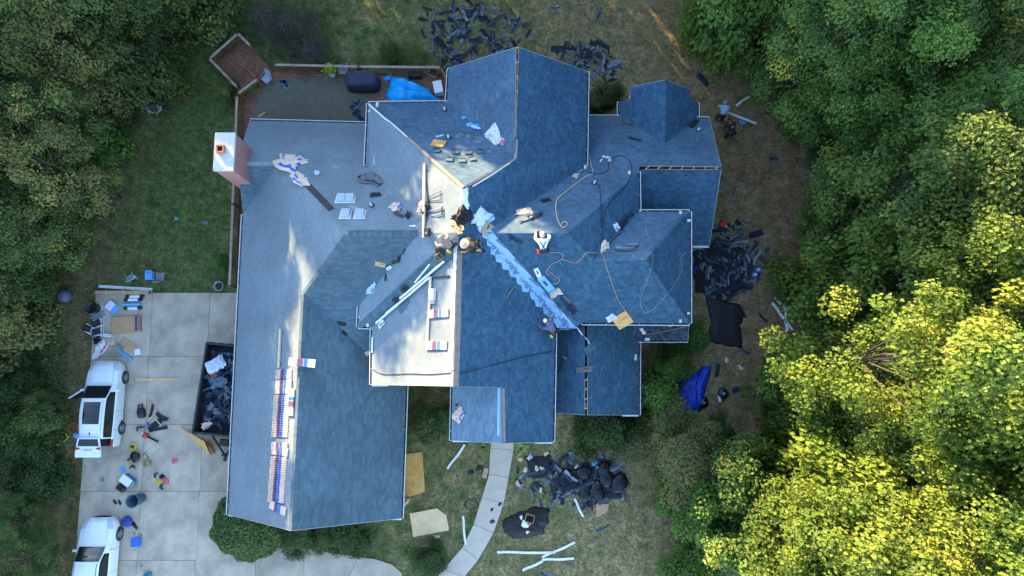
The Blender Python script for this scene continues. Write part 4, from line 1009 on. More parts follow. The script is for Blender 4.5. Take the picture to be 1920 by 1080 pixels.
# lime plant in white pot
o = empty('potted_plant', Matrix.Translation(gp(625, 143, DZ)))
a = MB(); a.lathe([(.12, 0), (.17, .3), (.185, .31), (.185, .34), (.16, .34), (.15, .28), (.0, .28)], 16, cap=False); a.build('pot', WHITE, o, None, True)
a = MB(); rq = random.Random(9)
for i in range(120):
    p = Vector((rq.gauss(0, .14) - .12 * (i % 3 == 0), rq.gauss(0, .14) + .08, .45 + rq.random() * .5)); leaf(a, rq, p, (Vector((0, 0, 1)) + rnd_dir(rq) * .6).normalized(), rq.uniform(.10, .2), rq.uniform(.08, .15), rq.random())
a.build('foliage', leafmat('lime_pot_leaves', [(0, (.20, .34, .02)), (.5, (.32, .50, .03)), (1, (.45, .60, .06))]), o)
tag(o, 'lime green plant in a white pot on the deck', 'plant')
o = empty('potted_plant', Matrix.Translation(gp(476, 172, DZ)))
a = MB(); a.lathe([(.10, 0), (.14, .22), (.15, .24), (.13, .24), (.0, .2)], 14, cap=False); a.build('pot', GREYP, o, None, True); a = MB()
for i in range(110): leaf(a, rq, Vector((rq.gauss(0, .16), rq.gauss(0, .16), .25 + rq.random() * .35)), (Vector((0, 0, 1)) + rnd_dir(rq) * .8).normalized(), .2, .05, rq.random())
a.build('foliage', LF['lime'], o); tag(o, 'spiky green plant in a grey pot beside the deck steps', 'plant')
o = empty('empty_pot', Matrix.Translation(gp(415, 538, 0))); a = MB(); a.lathe([(.17, 0), (.24, .34), (.27, .36), (.27, .39), (.23, .39), (.20, .1), (0, .1)], 18, cap=False); a.build('bowl', mat('grey_pot', (.30, .30, .30), .7, .1), o, None, True); a = MB(); a.lathe([(0, .26), (.21, .27)], 14, cap=False); a.build('soil', mat('potting_soil', (.05, .035, .025), .95, .4, 20), o); tag(o, 'round grey pot at the end of the side walkway', 'pot')
# blue tarp over furniture: heaped cloth sheet
def heap(name, label, cat, poly, z0, h, m, seed, parts=None, fold=2.2, jag=.02):
    """draped sheet over a heap, outline from pixel polygon"""
    P = [gp(x, y, z0) for x, y in poly]; c = sum(P, Vector()) / len(P); r = random.Random(seed)
    # densify outline
    Q = []
    for i in range(len(P)):
        for k in range(5): Q.append(P[i].lerp(P[(i + 1) % len(P)], k / 5) + Vector((r.uniform(-jag, jag), r.uniform(-jag, jag), 0)))
    mb = MB(); rings = 7; vs = []
    for q in range(rings + 1):
        t = q / rings
        for i, p in enumerate(Q):
            b = (p - c) * (1 - t); x, y = b.x, b.y
            w_ = abs(math.sin(fold * 1.9 * x + seed)) * .5 + abs(math.sin(fold * 2.6 * y + fold * .9 * x + seed * 2)) * .5
            prof = min(1, t * 2.2); z = .012 + h * prof * (.55 + .45 * w_) + r.uniform(-.012, .012) * (1 if h > .1 else .3)
            vs.append((x, y, z if q else .012 + .03 * r.random()))
    n = len(Q); fs = []
    for q in range(rings):
        for i in range(n): fs.append((q * n + i, q * n + (i + 1) % n, (q + 1) * n + (i + 1) % n, (q + 1) * n + i))
    mb.add(vs, fs); o = mb.build(name, m, None, Matrix.Translation((c.x, c.y, z0)), True)
    mo = o.modifiers.new('thick', 'SOLIDIFY'); mo.thickness = .008
    return tag(o, label, cat)
heap('blue_tarp', 'bright blue tarp draped over furniture on the deck', 'tarp', [(732, 148), (740, 143), (762, 147), (785, 158), (806, 168), (815, 182), (832, 191), (800, 200), (760, 205), (735, 200), (722, 180), (728, 165)], DZ + .02, .75, TARP, 3, fold=2.4)
heap('blue_tarp_scrap', 'small blue tarp scrap lying by the covered grill', 'tarp', [(716, 147), (733, 139), (737, 148), (722, 152)], DZ + .02, .08, TARP, 5)
def planter(o):
    for sx in (-1, 1): pbox(o, 'handle', (sx * .35, 0, .36), (.02, .16, .03), DKMET)
    pbox(o, 'lid', (0, 0, .42), (.72, .52, .03), BLACK); pbox(o, 'latch', (0, -.26, .34), (.08, .02, .06), GREYP)
bx('storage_box', 'black storage box against the deck rail behind the blue tarp', 'box', 779, 143, 0, (.70, .5, .40), BLACK, M=Matrix.Translation(gp(779, 141, DZ)), extra=planter)
def crate(o):
    for x, y, dx, dy in ((0, .22, .5, .03), (0, -.22, .5, .03), (.24, 0, .03, .42), (-.24, 0, .03, .42)): pbox(o, 'side_panel', (x, y, .17), (dx, dy, .30), DECKG)
bx('wooden_planter', 'small open brown wooden planter in the deck corner', 'planter', 0, 0, 0, (.5, .46, .04), mat('planter_soil', (.06, .04, .03), .95, .3), M=Matrix.Translation(gp(813, 139, DZ)) @ Matrix.Rotation(R(-18), 4, 'Z'), extra=crate)
bx('white_cooler_box', 'white box leaning between the blue tarp and the back gable wall', 'box', 0, 0, 0, (.45, .65, .5), WHITE, .03, M=Matrix.Translation(gp(823, 170, DZ)) @ Matrix.Rotation(R(12), 4, 'Z'), extra=lambda o: (pbox(o, 'lid', (0, 0, .52), (.47, .67, .04), WHITE), pbox(o, 'handle', (0, -.34, .4), (.2, .02, .03), GREYP)))
bx('cardboard_sheet', 'tan cardboard sheet half under the blue tarp', 'cardboard', 0, 0, 0, (.6, .35, .02), CARD, M=Matrix.Translation(gp(728, 192, DZ + .03)) @ Matrix.Rotation(R(20), 4, 'Z'))
bx('wood_offcut', 'pale splinter of wood on the olive carpet', 'wood', 0, 0, 0, (.42, .07, .02), WOOD_NEW, M=Matrix.Translation(gp(490, 215, DZ + .03)) @ Matrix.Rotation(R(32), 4, 'Z'))
crumple('plastic_bag', 'dark blue plastic bag on the carpet by the lounge chair', 'bag', 533, 155, -50, .5, .28, .15, mat('navy_bag', (.01, .02, .06), .35, .2), 4, CYAN, T=Matrix.Translation(gp(533, 157, DZ + .03)) @ Matrix.Rotation(R(-50), 4, 'Z'))

# ================================================================== CARS
PAINT = mat('white_car_paint', (.66, .70, .73), .28, .03, 2, spec=.5, coat=.5)
GLASS = mat('dark_car_glass', (.012, .016, .016), .08, .3, 3, spec=.6)
CHROME = mat('rim_alloy', (.48, .50, .52), .3, .1, 4, metal=.8)
LAMPM = mat('headlight_lens', (.45, .50, .54), .12, .2, 9); TAIL = mat('tail_light_red', (.38, .02, .03), .2, .2, 9)
def car(name, label, M, hatch_open):
    o = empty(name, M)
    # stations: y, then half profile of (x, z)
    hood = lambda w_, b, zc: [(0, .24), (w_ - .08, .24), (w_, .42), (w_ + .02, .66), (w_ - .02, b), (w_ - .09, b + .05), (w_ - .22, b + .09), (w_ - .40, b + .115), (w_ * .35, zc - .005), (0, zc)]
    cab = lambda w_, b, rw, rz: [(0, .24), (w_ - .08, .24), (w_, .42), (w_ + .02, .68), (w_, b), (w_ - .05, b + .06), (rw + .10, rz - .10), (rw, rz - .03), (rw * .55, rz), (0, rz + .01)]
    ST = [(2.28, hood(.44, .58, .62)), (2.20, hood(.66, .67, .78)), (2.00, hood(.81, .78, .93)), (1.6, hood(.89, .88, 1.02)), (1.12, hood(.90, .95, 1.08)),
          (.95, [(0, .24), (.83, .24), (.91, .42), (.93, .68), (.90, .97), (.85, 1.03), (.74, 1.10), (.60, 1.16), (.33, 1.18), (0, 1.19)]),
          (.62, cab(.91, .98, .62, 1.38)), (.22, cab(.91, .99, .58, 1.60)), (-.5, cab(.91, 1.00, .58, 1.67)), (-1.25, cab(.91, 1.02, .56, 1.65)), (-1.72, cab(.90, 1.04, .54, 1.58)),
          (-2.0, cab(.88, 1.05, .50, 1.36)), (-2.16, cab(.85, .98, .50, 1.14)), (-2.25, hood(.78, .80, .92))]
    flat = [tuple([y] + [c for p in pr for c in p]) for y, pr in ST]; fine = catmull(flat, 6); grid = []
    for s in fine:
        pr = [(s[1 + 2 * i], s[2 + 2 * i]) for i in range(10)]; c = catmull(pr, 4); grid.append((s[0], c))
    nJ = len(grid[0][1]); part = {}
    for i in range(len(grid) - 1):
        ym = (grid[i][0] + grid[i + 1][0]) / 2
        for j in range(nJ - 1):
            jm = (j + .5) / 4
            k = 'body'
            if .34 < ym < .95 and jm > 6.4: k = 'windshield'
            elif -1.70 < ym < .62 and 5.0 < jm < 6.0 and not (-.42 < ym < -.32): k = 'side_window'
            elif ym < -1.78 and jm > 5.0: k = None if hatch_open else ('rear_window' if ym > -2.1 and jm > 5.5 else 'body')
            elif hatch_open and -1.0 < ym < .12 and jm > 7.5: k = 'sunroof'
            elif 1.75 < ym < 2.2 and 4.0 < jm < 6.2: k = 'headlight'
            elif ym < -1.85 and 3.7 < jm < 5.0: k = 'tail_light'
            elif jm < 1: k = 'underbody'
            elif (abs(ym - 1.38) < .36 or abs(ym + 1.30) < .36) and jm < 2.2: k = None
            if k: part.setdefault(k, []).append((i, j))
    mats = {'body': PAINT, 'windshield': GLASS, 'side_window': GLASS, 'rear_window': GLASS, 'sunroof': GLASS, 'headlight': LAMPM, 'tail_light': TAIL, 'underbody': BLACK}
    for k, cells in part.items():
        for sgn in (1, -1):
            if k in ('windshield', 'rear_window', 'sunroof', 'body', 'underbody') and sgn == -1: continue
            mb = MB(); idx = {}
            for sg in ((1, -1) if k in ('windshield', 'rear_window', 'sunroof', 'body', 'underbody') else (sgn,)):
                for i, j in cells:
                    q = []
                    for a, b in ((i, j), (i + 1, j), (i + 1, j + 1), (i, j + 1)):
                        x, z = grid[a][1][b]; key = (a, b, 0 if x < 1e-6 else sg)
                        if key not in idx: idx[key] = len(mb.v); mb.v.append((sg * x, grid[a][0], z))
                        q.append(idx[key])
                    mb.f.append(tuple(q if sg == -1 else q[::-1])); mb.m.append(0); mb.sh.append(.5)
            mb.build(k, mats[k], o, None, True)
    mb = MB(); mb.box((0, -.25, .52), (1.62, 3.6, .5)); mb.build('cabin_interior', BLACK, o)
    for sx in (-1, 1):
        mb = MB(); mb.bbox((sx * .99, .72, 1.04), (.20, .12, .13), .03); mb.build('mirror', PAINT, o)
        for yy in (-.15, -.95): pbox(o, 'door_handle', (sx * .935, yy, .90), (.02, .16, .03), PAINT)
        for yy in (1.38, -1.30):
            W = empty('wheel'); W.parent = o; W.matrix_local = Matrix.Translation((sx * .85, yy, .345)) @ Matrix.Rotation(R(90) * sx, 4, 'Y')
            mb = MB(); mb.lathe([(.22, -.10), (.32, -.11), (.345, -.06), (.345, .06), (.32, .11), (.235, .105)], 24, cap=False); mb.build('tyre', RUBBER, W, None, True)
            mb = MB(); mb.lathe([(.235, .09), (.22, .10), (.21, .06)], 20, cap=False)
            for s in range(5): mb.box((.115, 0, .085), (.22, .07, .03), 0, Matrix.Rotation(s * 1.2566, 4, 'Z'))
            mb.lathe([(.06, .07), (.06, .11), (.03, .115)], 12); mb.build('rim', CHROME, W)
            mb = MB(); mb.lathe([(.22, .0), (.0, .0)], 16, cap=False); mb.build('brake_disc', DKMET, W)
    gi = lambda yy: min(range(len(grid)), key=lambda i: abs(grid[i][0] - yy))
    SEAM = mat('panel_gap', (.05, .055, .06), .8, 0)
    for sg in (1, -1):
        for yy in (.72, -.37, -1.30):
            s = grid[gi(yy)]; mb = MB(); mb.tube([(sg * x * 1.002, s[0], z) for x, z in s[1][6:20]], .006, 4); mb.build('door_gap', SEAM, o)
        mb = MB(); mb.tube([(sg * grid[i][1][25][0], grid[i][0], grid[i][1][25][1] + .003) for i in range(gi(2.08), gi(1.10))], .006, 4); mb.build('hood_gap', SEAM, o)
        mb = MB(); mb.tube([(sg * grid[i][1][28][0], grid[i][0], grid[i][1][28][1] + .012) for i in range(gi(.2), gi(-1.6))], .014, 5); mb.build('roof_rail', CHROME if hatch_open else SEAM, o)
    pbox(o, 'grille', (0, 2.235, .62), (.62, .05, .12), BLACK); pbox(o, 'wiper', (-.15, .93, 1.225), (.55, .02, .015), BLACK)
    pbox(o, 'antenna', (0, -1.5, 1.655), (.04, .12, .05), BLACK)
    if hatch_open:
        dm = Matrix.Translation((-.92, .78, .68)) @ Matrix.Rotation(R(212), 4, 'Z')
        h = MB(); h.bbox((.48, 0, 0), (.96, .09, .72), .03, 0, dm); dr = h.build('open_door', PAINT, o)
        h = MB(); h.bbox((.48, .055, .02), (.90, .03, .68), .01, 0, dm); h.build('door_lining', BLACK, dr)
        T = Matrix.Translation((0, -1.70, 1.655)) @ Matrix.Rotation(R(4), 4, 'X')
        h = MB(); h.prism([(-.58, 0), (.58, 0), (.66, -.5), (.70, -.95), (.66, -1.0), (-.66, -1.0), (-.70, -.95), (-.66, -.5)], .05); hg = h.build('tailgate', PAINT, o, T)
        h = MB(); h.prism([(-.50, -.07, .052), (.50, -.07, .052), (.57, -.43, .052), (-.57, -.43, .052)], .008); h.build('rear_window', GLASS, hg)
        for sx in (-1, 1): h = MB(); h.prism([(sx * .40, -.53, .052), (sx * .66, -.47, .052), (sx * .67, -.62, .052), (sx * .5, -.60, .052)], .015); h.build('tail_light', TAIL, hg)
        pbox(hg, 'handle_strip', (0, -.62, .06), (.5, .05, .02), CHROME); pbox(hg, 'number_plate', (0, -.74, .058), (.32, .14, .012), WHITE)
        pbox(o, 'cargo_load', (0, -1.95, .80), (1.0, .5, .10), DKMET)
    return tag(o, label, 'car')
gx = gp(208, 756, 0); car('parked_car', 'white SUV with sunroof and open tailgate on the driveway', Matrix.Translation((gx.x, gx.y, 0)) @ Matrix.Diagonal((.93, .97, 1, 1)), True)
gx = gp(196, 1050, 0); car('parked_car', 'white car without sunroof parked beside the grey trash can', Matrix.Translation((gx.x, gx.y, 0)) @ Matrix.Diagonal((.94, .98, 1, 1)), False)

# ================================================================== DUMP TRAILER
_t = gp(373, 730, 1.58); TR = Matrix.Translation((_t.x + 1.08, _t.y, 0)) @ Matrix.Rotation(R(-5.5), 4, 'Z')
tr = empty('dump_trailer', TR); tag(tr, 'black open dump trailer full of torn roofing beside the garage', 'trailer')
TW, TL, TH, TB = 2.1, 4.5, 1.55, .75
a = MB(); a.box((0, 0, TB), (TW, TL, .08)); a.build('bed_floor', DKMET, tr)
for nm, c, d in (('side_wall', (-TW / 2, 0, (TH + TB) / 2), (.06, TL, TH - TB)), ('side_wall', (TW / 2, 0, (TH + TB) / 2), (.06, TL, TH - TB)), ('front_wall', (0, TL / 2, (TH + TB) / 2), (TW, .06, TH - TB)), ('tail_gate', (0, -TL / 2, (TH + TB) / 2), (TW, .06, TH - TB))):
    a = MB(); a.box(c, d); q = a.build(nm, DKMET, tr)
    a = MB(); a.bbox((c[0], c[1], TH + .02), (d[0] + .05, d[1] + .05, .06), .01); a.build('rim', BLACK, q)
    for k in range(5):
        off = (k / 4 - .5) * .9; p = (c[0] + (math.copysign(.05, c[0]) if d[1] > 1 else off * TW), c[1] + (math.copysign(.05, c[1]) if d[0] > 1 else off * TL), (TH + TB) / 2)
        a = MB(); a.box(p, (.07, .07, TH - TB - .05)); a.build('stake', DKMET, q)
for sx in (-1, 1):
    for yy in (-.5, .45):
        W = empty('wheel'); W.parent = tr; W.matrix_local = Matrix.Translation((sx * (TW / 2 - .25), yy, .36)) @ Matrix.Rotation(R(90) * sx, 4, 'Y')
        a = MB(); a.lathe([(.2, -.1), (.34, -.11), (.36, 0), (.34, .11), (.2, .1)], 18, cap=False); a.build('tyre', RUBBER, W, None, True); a = MB(); a.lathe([(.2, .05), (.06, .09)], 14); a.build('rim', CHROME, W)
for sx in (-1, 1): a = MB(); a.tube([(sx * .8 + .2, -TL / 2, .62), (.35, -TL / 2 - 1.15, .55)], .06, 6); a.build('drawbar', BLACK, tr)
a = MB(); a.tube([(.35, -TL / 2 - 1.05, .1), (.35, -TL / 2 - 1.05, 1.0)], .05, 8); a.build('jack', BLACK, tr); a = MB(); a.bbox((.35, -TL / 2 - 1.25, .56), (.14, .3, .14), .03); a.build('coupler', DKMET, tr)
a = MB(); a.bbox((.30, -TL / 2 - .45, .72), (.5, .35, .32), .03); a.build('battery_box', BLACK, tr)
# torn shingles: a family of bent strips shared by every pile
SCRAP = ramp_mat('torn_shingle_surface', [(0, (.010, .014, .022)), (.45, (.022, .031, .048)), (.7, (.046, .062, .090)), (.85, (.095, .118, .155)), (1, (.19, .22, .26))], .9, 30, .3, 3, .2)
def scrapmesh(seed):
    r = random.Random(seed); L = r.uniform(.45, 1.0); W = r.choice([.14, .22, .30, .33]); mb = MB(); n = 6; bend = r.uniform(-.10, .16); tw = r.uniform(-.25, .25); curl = r.uniform(-.1, .12)
    sh = r.choice([.15, .3, .45, .5, .6, .7, .85]); T = .007; rows = []
    for i in range(n + 1):
        u = i / n - .5; x = u * L; z = .03 + bend * (u * u * 4) * .5 + .05 * abs(tw); y = curl * u * u * 2
        w0, w1 = W * (1 - .35 * r.random() * (i in (0, n))), W * (1 - .5 * r.random() * (r.random() < .25))
        rows.append([(x, y - w0 / 2, z - tw * u * W), (x, y, z + .01 * r.random()), (x, y + w1 / 2, z + tw * u * W)])
    for lay, flip in ((0, False), (-T, True)):
        for i in range(n):
            for k in range(2):
                q = [rows[i][k], rows[i + 1][k], rows[i + 1][k + 1], rows[i][k + 1]]; q = [(a_, b_, c_ + lay) for a_, b_, c_ in q]
                mb.quad(q[::-1] if flip else q, 0, min(1, max(0, sh + (.22 if k == 1 else -.1))))
    for i in range(n):
        for k in (0, 2): a_, b_ = rows[i][k], rows[i + 1][k]; mb.quad([a_, b_, (b_[0], b_[1], b_[2] - T), (a_[0], a_[1], a_[2] - T)], 0, .1)
    return mb.mesh('torn_shingle', SCRAP)
SCRAPS = [scrapmesh(200 + i) for i in range(22)]
def scraps(cnt, poly, label, group, seed, z0=0.0, hmax=.22, center=None, spread=.33, name='torn_shingle', extra=0):
    r = random.Random(seed); xs, ys = [q[0] for q in poly], [q[1] for q in poly]; c = center or (sum(xs) / len(xs), sum(ys) / len(ys)); n = 0; mb = MB()
    while n < cnt + extra:
        x, y = r.gauss(c[0], (max(xs) - min(xs)) * spread), r.gauss(c[1], (max(ys) - min(ys)) * spread)
        if not inpoly(x, y, poly): continue
        d = math.hypot((x - c[0]) / (max(xs) - min(xs)), (y - c[1]) / (max(ys) - min(ys))); z = z0 + r.random() * hmax * .7 * max(.05, 1 - d * 2.2) + .004
        M = Matrix.Translation(gp(x, y, z)) @ Matrix.Rotation(r.uniform(0, 6.28), 4, 'Z') @ Matrix.Rotation(r.gauss(0, .10 + .25 * max(0, .5 - d)), 4, 'X') @ Matrix.Rotation(r.gauss(0, .10), 4, 'Y') @ Matrix.Scale(r.uniform(.6, 1.15), 4)
        if n < cnt: tag(link(name, r.choice(SCRAPS), None, M), label, 'shingle', group)
        else:
            s = r.uniform(.25, .7); me = r.choice(SCRAPS); M2 = M @ Matrix.Scale(s, 4)
            mb.add([v.co for v in me.vertices], [tuple(p.vertices) for p in me.polygons], 0, M2, r.choice([.1, .3, .5, .7, .9, .97]))
        n += 1
    if extra: tag(mb.build('shingle_debris', SCRAP), 'small broken shingle bits: ' + group, 'debris', kind='stuff')
scraps(95, [(770, 20), (800, 8), (860, 0), (960, 20), (1010, 40), (985, 100), (900, 140), (835, 150), (800, 110), (790, 60)], 'dark torn shingle on the grass behind the peak of the back gable', 'torn shingles behind the back gable', 1, center=(890, 70), spread=.34, extra=110)
scraps(28, [(1010, 92), (1060, 80), (1140, 80), (1170, 150), (1130, 165), (1100, 140), (1060, 110)], 'dark torn shingle by the north-east corner of the back gable', 'torn shingles at the gable corner', 2, center=(1100, 118), spread=.45, extra=70)
scraps(80, [(1296, 440), (1340, 420), (1400, 410), (1445, 440), (1440, 500), (1400, 560), (1396, 600), (1340, 575), (1298, 520)], 'black torn shingle in the heap below the east eave', 'torn shingles below the east eave', 3, center=(1352, 488), hmax=.3, extra=120)
scraps(86, [(962, 860), (1010, 845), (1110, 845), (1175, 870), (1182, 920), (1140, 945), (1060, 960), (985, 935), (965, 900)], 'black torn shingle in the heap on the front lawn beside the path', 'torn shingles on the front lawn', 4, center=(1085, 900), hmax=.3, spread=.28, extra=120)
for i, (x, y) in enumerate([(1040, 14), (1120, 28), (1318, 150), (1450, 300), (1378, 362), (1430, 596), (1380, 730), (1345, 695), (1395, 660), (1132, 992), (1105, 938), (1026, 1078), (930, 950), (1310, 800)]):
    tag(link('stray_shingle', SCRAPS[i % 22], None, Matrix.Translation(gp(x, y, .01)) @ Matrix.Rotation(i * 1.1, 4, 'Z')), 'single stray torn shingle lying apart on the grass', 'shingle', 'stray shingles on the grass')
scraps(9, [(655, 195), (692, 190), (692, 228), (658, 226)], 'dark shingle strip dropped on the deck by the second-storey eave', 'shingle strips on the deck', 6, z0=DZ + .02, hmax=.06)
# load of the trailer
r = random.Random(12); mb = MB(); ld = MB()
for i in range(150):
    me = r.choice(SCRAPS); s = r.uniform(.6, 1.0)
    M = Matrix.Translation((r.uniform(-.72, .72), r.uniform(-1.8, 1.8), 1.10 + r.random() * .28)) @ Matrix.Rotation(r.uniform(0, 6.28), 4, 'Z') @ Matrix.Rotation(r.gauss(0, .35), 4, 'X') @ Matrix.Rotation(r.gauss(0, .25), 4, 'Y') @ Matrix.Scale(s, 4)
    mb.add([v.co for v in me.vertices], [tuple(p.vertices) for p in me.polygons], 0, M, r.choice([.1, .2, .4, .5, .6, .8, .9]))
for i in range(12):
    for j in range(24): ld.quad([(-1 + i / 6, -2.1 + j * .175, 1.06 + .1 * hsh(i, j)), (-1 + (i + 1) / 6, -2.1 + j * .175, 1.06 + .1 * hsh(i + 1, j)), (-1 + (i + 1) / 6, -2.1 + (j + 1) * .175, 1.06 + .1 * hsh(i + 1, j + 1)), (-1 + i / 6, -2.1 + (j + 1) * .175, 1.06 + .1 * hsh(i, j + 1))], 0, .12)
mb.add(ld.v, ld.f, 0, None, .12)
tag(mb.build('roofing_rubble', SCRAP, None, TR), 'dark heap of torn roofing rubble filling the trailer', 'rubble', kind='stuff')
def intr(px, py, z=1.42, a=0): return Matrix.Translation(gp(px, py, z)) @ Matrix.Rotation(R(a), 4, 'Z')
crumple('white_plastic_sheet', 'crumpled white plastic sheet on the trailer load', 'plastic', 405, 684, 0, .95, .75, .30, mat('white_film', (.55, .60, .72), .35, .1), 1, T=intr(405, 684, 1.42, 30), folds=4)
crumple('paper_wrapper', 'torn tan wrapper at the tail end of the trailer load', 'wrapper', 388, 798, 0, .5, .3, .15, PAPER, 2, BLUEPRINT, T=intr(388, 797, 1.42, 25))
crumple('paper_wrapper', 'rusty orange scrap on the trailer load', 'wrapper', 402, 703, 0, .3, .25, .12, mat('rust_scrap', (.30, .11, .04), .8, .3), 3, T=intr(401, 703, 1.42, 10))
crumple('membrane_scrap', 'slate blue membrane scrap in the middle of the trailer load', 'membrane', 410, 716, 0, .8, .45, .12, SLATEP, 4, T=intr(410, 716, 1.40, -5))
# ================================================================== THINGS ON THE DRIVEWAY
EXTRA += [(DR, .063), (WL + WR[::-1], .063)]
BAND = mat('white_label', (.62, .66, .72), .6, .1)
board('trim_board', 'long white trim board lying on the grass above the driveway', 'trim', (186, 537), (286, 543), .16, .05, GUTTER)
def boxends(o, L):
    for x in (-L * .3, 0, L * .22): pbox(o, 'tape_strip', (x, 0, .152), (.02, .21, .004), BAND)
    pbox(o, 'end_label', (L * .47, 0, .152), (.16, .18, .006), PURPLE)
board('long_carton', 'long brown cardboard carton along the top edge of the driveway', 'carton', (181, 549), (287, 549), .20, .15, CARD, parts=boxends)
for x, y, m, b, lab in ((255, 556, BLACK, BAND, 'black felt roll with white label nearest the long carton'), (252, 562, BLACK, BAND, 'black felt roll with white label between carton and blue roll'), (248, 571, CYAN, None, 'light blue roll among the black felt rolls'), (251, 578, BLACK, BAND, 'black felt roll with torn white label below the blue roll')): roll('membrane_roll', lab, 'roll', x, y, 2, .085, .95, m, b)
def bucket(px, py, r, h, m, label, inner=BLACK, tilt=0):
    o = empty('bucket', upright(px, py)); a = MB(); a.lathe([(r * .82, 0), (r * .84, .01), (r * .98, h - .04), (r * 1.06, h - .04), (r * 1.06, h), (r * .95, h), (r * .80, .03), (0, .03)], 20, cap=False); a.build('shell', m, o, None, True)
    a = MB(); a.tube([(r * math.cos(t) * 1.1, r * math.sin(t) * .9 - r * .2, h - .02 + .03 * math.sin(t)) for t in [k * math.pi / 10 for k in range(11)]], .008, 5); a.build('handle', DKMET, o)
    a = MB(); a.lathe([(0, h * .5), (r * .86, h * .5)], 16, cap=False); a.build('contents', inner, o); return tag(o, label, 'bucket')
bucket(180, 578, .30, .42, BLACK, 'large black bucket at the driveway edge by the light blue box')
crumple('plastic_sheet', 'grey plastic sheet under the large black bucket', 'plastic', 183, 590, 10, .8, .35, .08, GREYP, 3)
def flaps(o): pbox(o, 'top_flap', (0, .02, .21), (.36, .44, .012), BAND); pbox(o, 'side_flap', (.34, 0, .16), (.22, .50, .012), CYAN)
bx('insulation_box', 'light blue box with opened flap on the driveway', 'box', 210, 574, -38, (.42, .52, .2), mat('pale_blue_box', (.30, .48, .66), .6, .1), extra=flaps)
for k, (dx, dy, a, n) in enumerate(((0, 0, 5, 'lowest'), (-2, -1, 7, 'middle'), (-3, -1, 4, 'topmost'))):
    bx('flattened_cartons', 'flattened brown carton on the driveway, %s of its stack' % n, 'carton', 239 + dx, 609 + dy, a, (1.62 - .1 * k, .92 - .04 * k, .03), CARD, lift=.032 * k, extra=lambda o, k=k: (pbox(o, 'printed_edge', (.70 - .05 * k, 0, .032), (.14, .8, .003), PURPLE), pbox(o, 'score_line', (-.2, .1, .0312), (.7, .012, .003), mat('carton_crease', (.20, .13, .08), .9)), pbox(o, 'score_line', (.45, 0, .0312), (.012, .86, .003), MATS['carton_crease'])))
for i, (x, y, a, lab) in enumerate(((186, 606, 12, 'white carton with a black vent inside at the top of its cluster'), (168, 617, -30, 'white carton with a black vent lying half on the grass'), (186, 622, 3, 'white carton with a black vent beside the flattened cartons'))):
    bx('vent_carton', lab, 'carton', x, y, a, (.52, .42, .12), WHITE, extra=lambda o: (pbox(o, 'black_vent', (-.05, 0, .15), (.40, .34, .08), BLACK, .2), pbox(o, 'vent_face', (-.05, 0, .195), (.26, .22, .012), DKMET, .2), pbox(o, 'printed_end', (.235, 0, .122), (.06, .34, .004), PURPLE)))
bx('white_carton', 'small plain white carton against the flattened cartons', 'carton', 202, 629, -5, (.42, .17, .12), WHITE, extra=lambda o: pbox(o, 'tape_strip', (0, 0, .122), (.42, .03, .003), CYAN))
crumple('tool_bag', 'crumpled black tool bag beside the white cartons', 'bag', 183, 638, 20, .42, .36, .18, BLACK, 2)
crumple('cement_bag', 'white bag with red print standing in front of the white SUV', 'bag', 188, 657, 60, .95, .48, .22, WHITE, 6, RED)
crumple('label_scrap', 'orange printed label scrap on the driveway', 'paper', 208, 644, 0, .35, .3, .05, PAPER, 6, ORANGE)
bx('folded_carton', 'folded brown carton lid lying aslant by the blue roll', 'carton', 240, 646, -33, (.85, .42, .04), CARD, extra=lambda o: (pbox(o, 'flap', (-.3, -.3, .02), (.5, .16, .02), mat('carton_dark', (.24, .19, .15), .85, .1)), pbox(o, 'score_line', (0, 0, .042), (.012, .40, .003), MATS['carton_crease'])))
roll('foil_roll', 'sky blue roll lying aslant on the driveway', 'roll', 236, 666, -33, .075, .95, CYAN)
bx('white_tile_box', 'small square white box next to the sky blue roll', 'box', 259, 660, 12, (.30, .30, .06), WHITE, extra=lambda o: pbox(o, 'lid', (0, 0, .065), (.31, .31, .015), WHITE))
board('lumber', 'pale two-by-four lying across a driveway joint', 'lumber', (255, 712), (337, 711), .14, .04, WOOD_NEW)
def backpack(px, py, ang, lab):
    o = empty('backpack', frame(px, py, ang)); a = MB(); rbox(a, .21, .28, [(.9, .0), (1, .05), (.95, .18), (.7, .25), (.05, .27)], 3, 18); a.build('body', BLACK, o, None, True)
    a = MB(); rbox(a, .14, .10, [(1, .15), (1, .27), (.8, .30), (.05, .31)], 3, 14, 0, Matrix.Translation((0, -.12, 0))); a.build('pocket', DKMET, o, None, True)
    for s in (-1, 1): a = MB(); a.tube([(s * .1, .25, .1), (s * .14, .42, .06), (s * .05, .48, .03), (s * .1, .2, .24)], .022, 5); a.build('strap', BLACK, o)
    tag(o, lab, 'backpack')
backpack(267, 774, 15, 'black backpack beside the pile of wood scraps')
bx('cardboard_scrap', 'brown cardboard scrap above the black backpack', 'cardboard', 281, 760, 85, (.42, .26, .03), CARD, extra=lambda o: pbox(o, 'crease', (0, 0, .031), (.4, .01, .003), MATS['carton_crease']))
for i, (x, y, a, L) in enumerate(((292, 772, 50, .32), (283, 785, 48, .36), (298, 791, -45, .55))): bx('wood_scrap', ('short wood scrap on the shingle pile by the backpack', 'thin wood scrap between backpack and torn shingles', 'long wood scrap lying on torn shingles near the trailer')[i], 'wood', x, y, a, (L, .07, .03), WOOD_NEW, lift=.07, extra=lambda o: pbox(o, 'split_end', (.1, .02, .03), (.1, .02, .012), PLY))
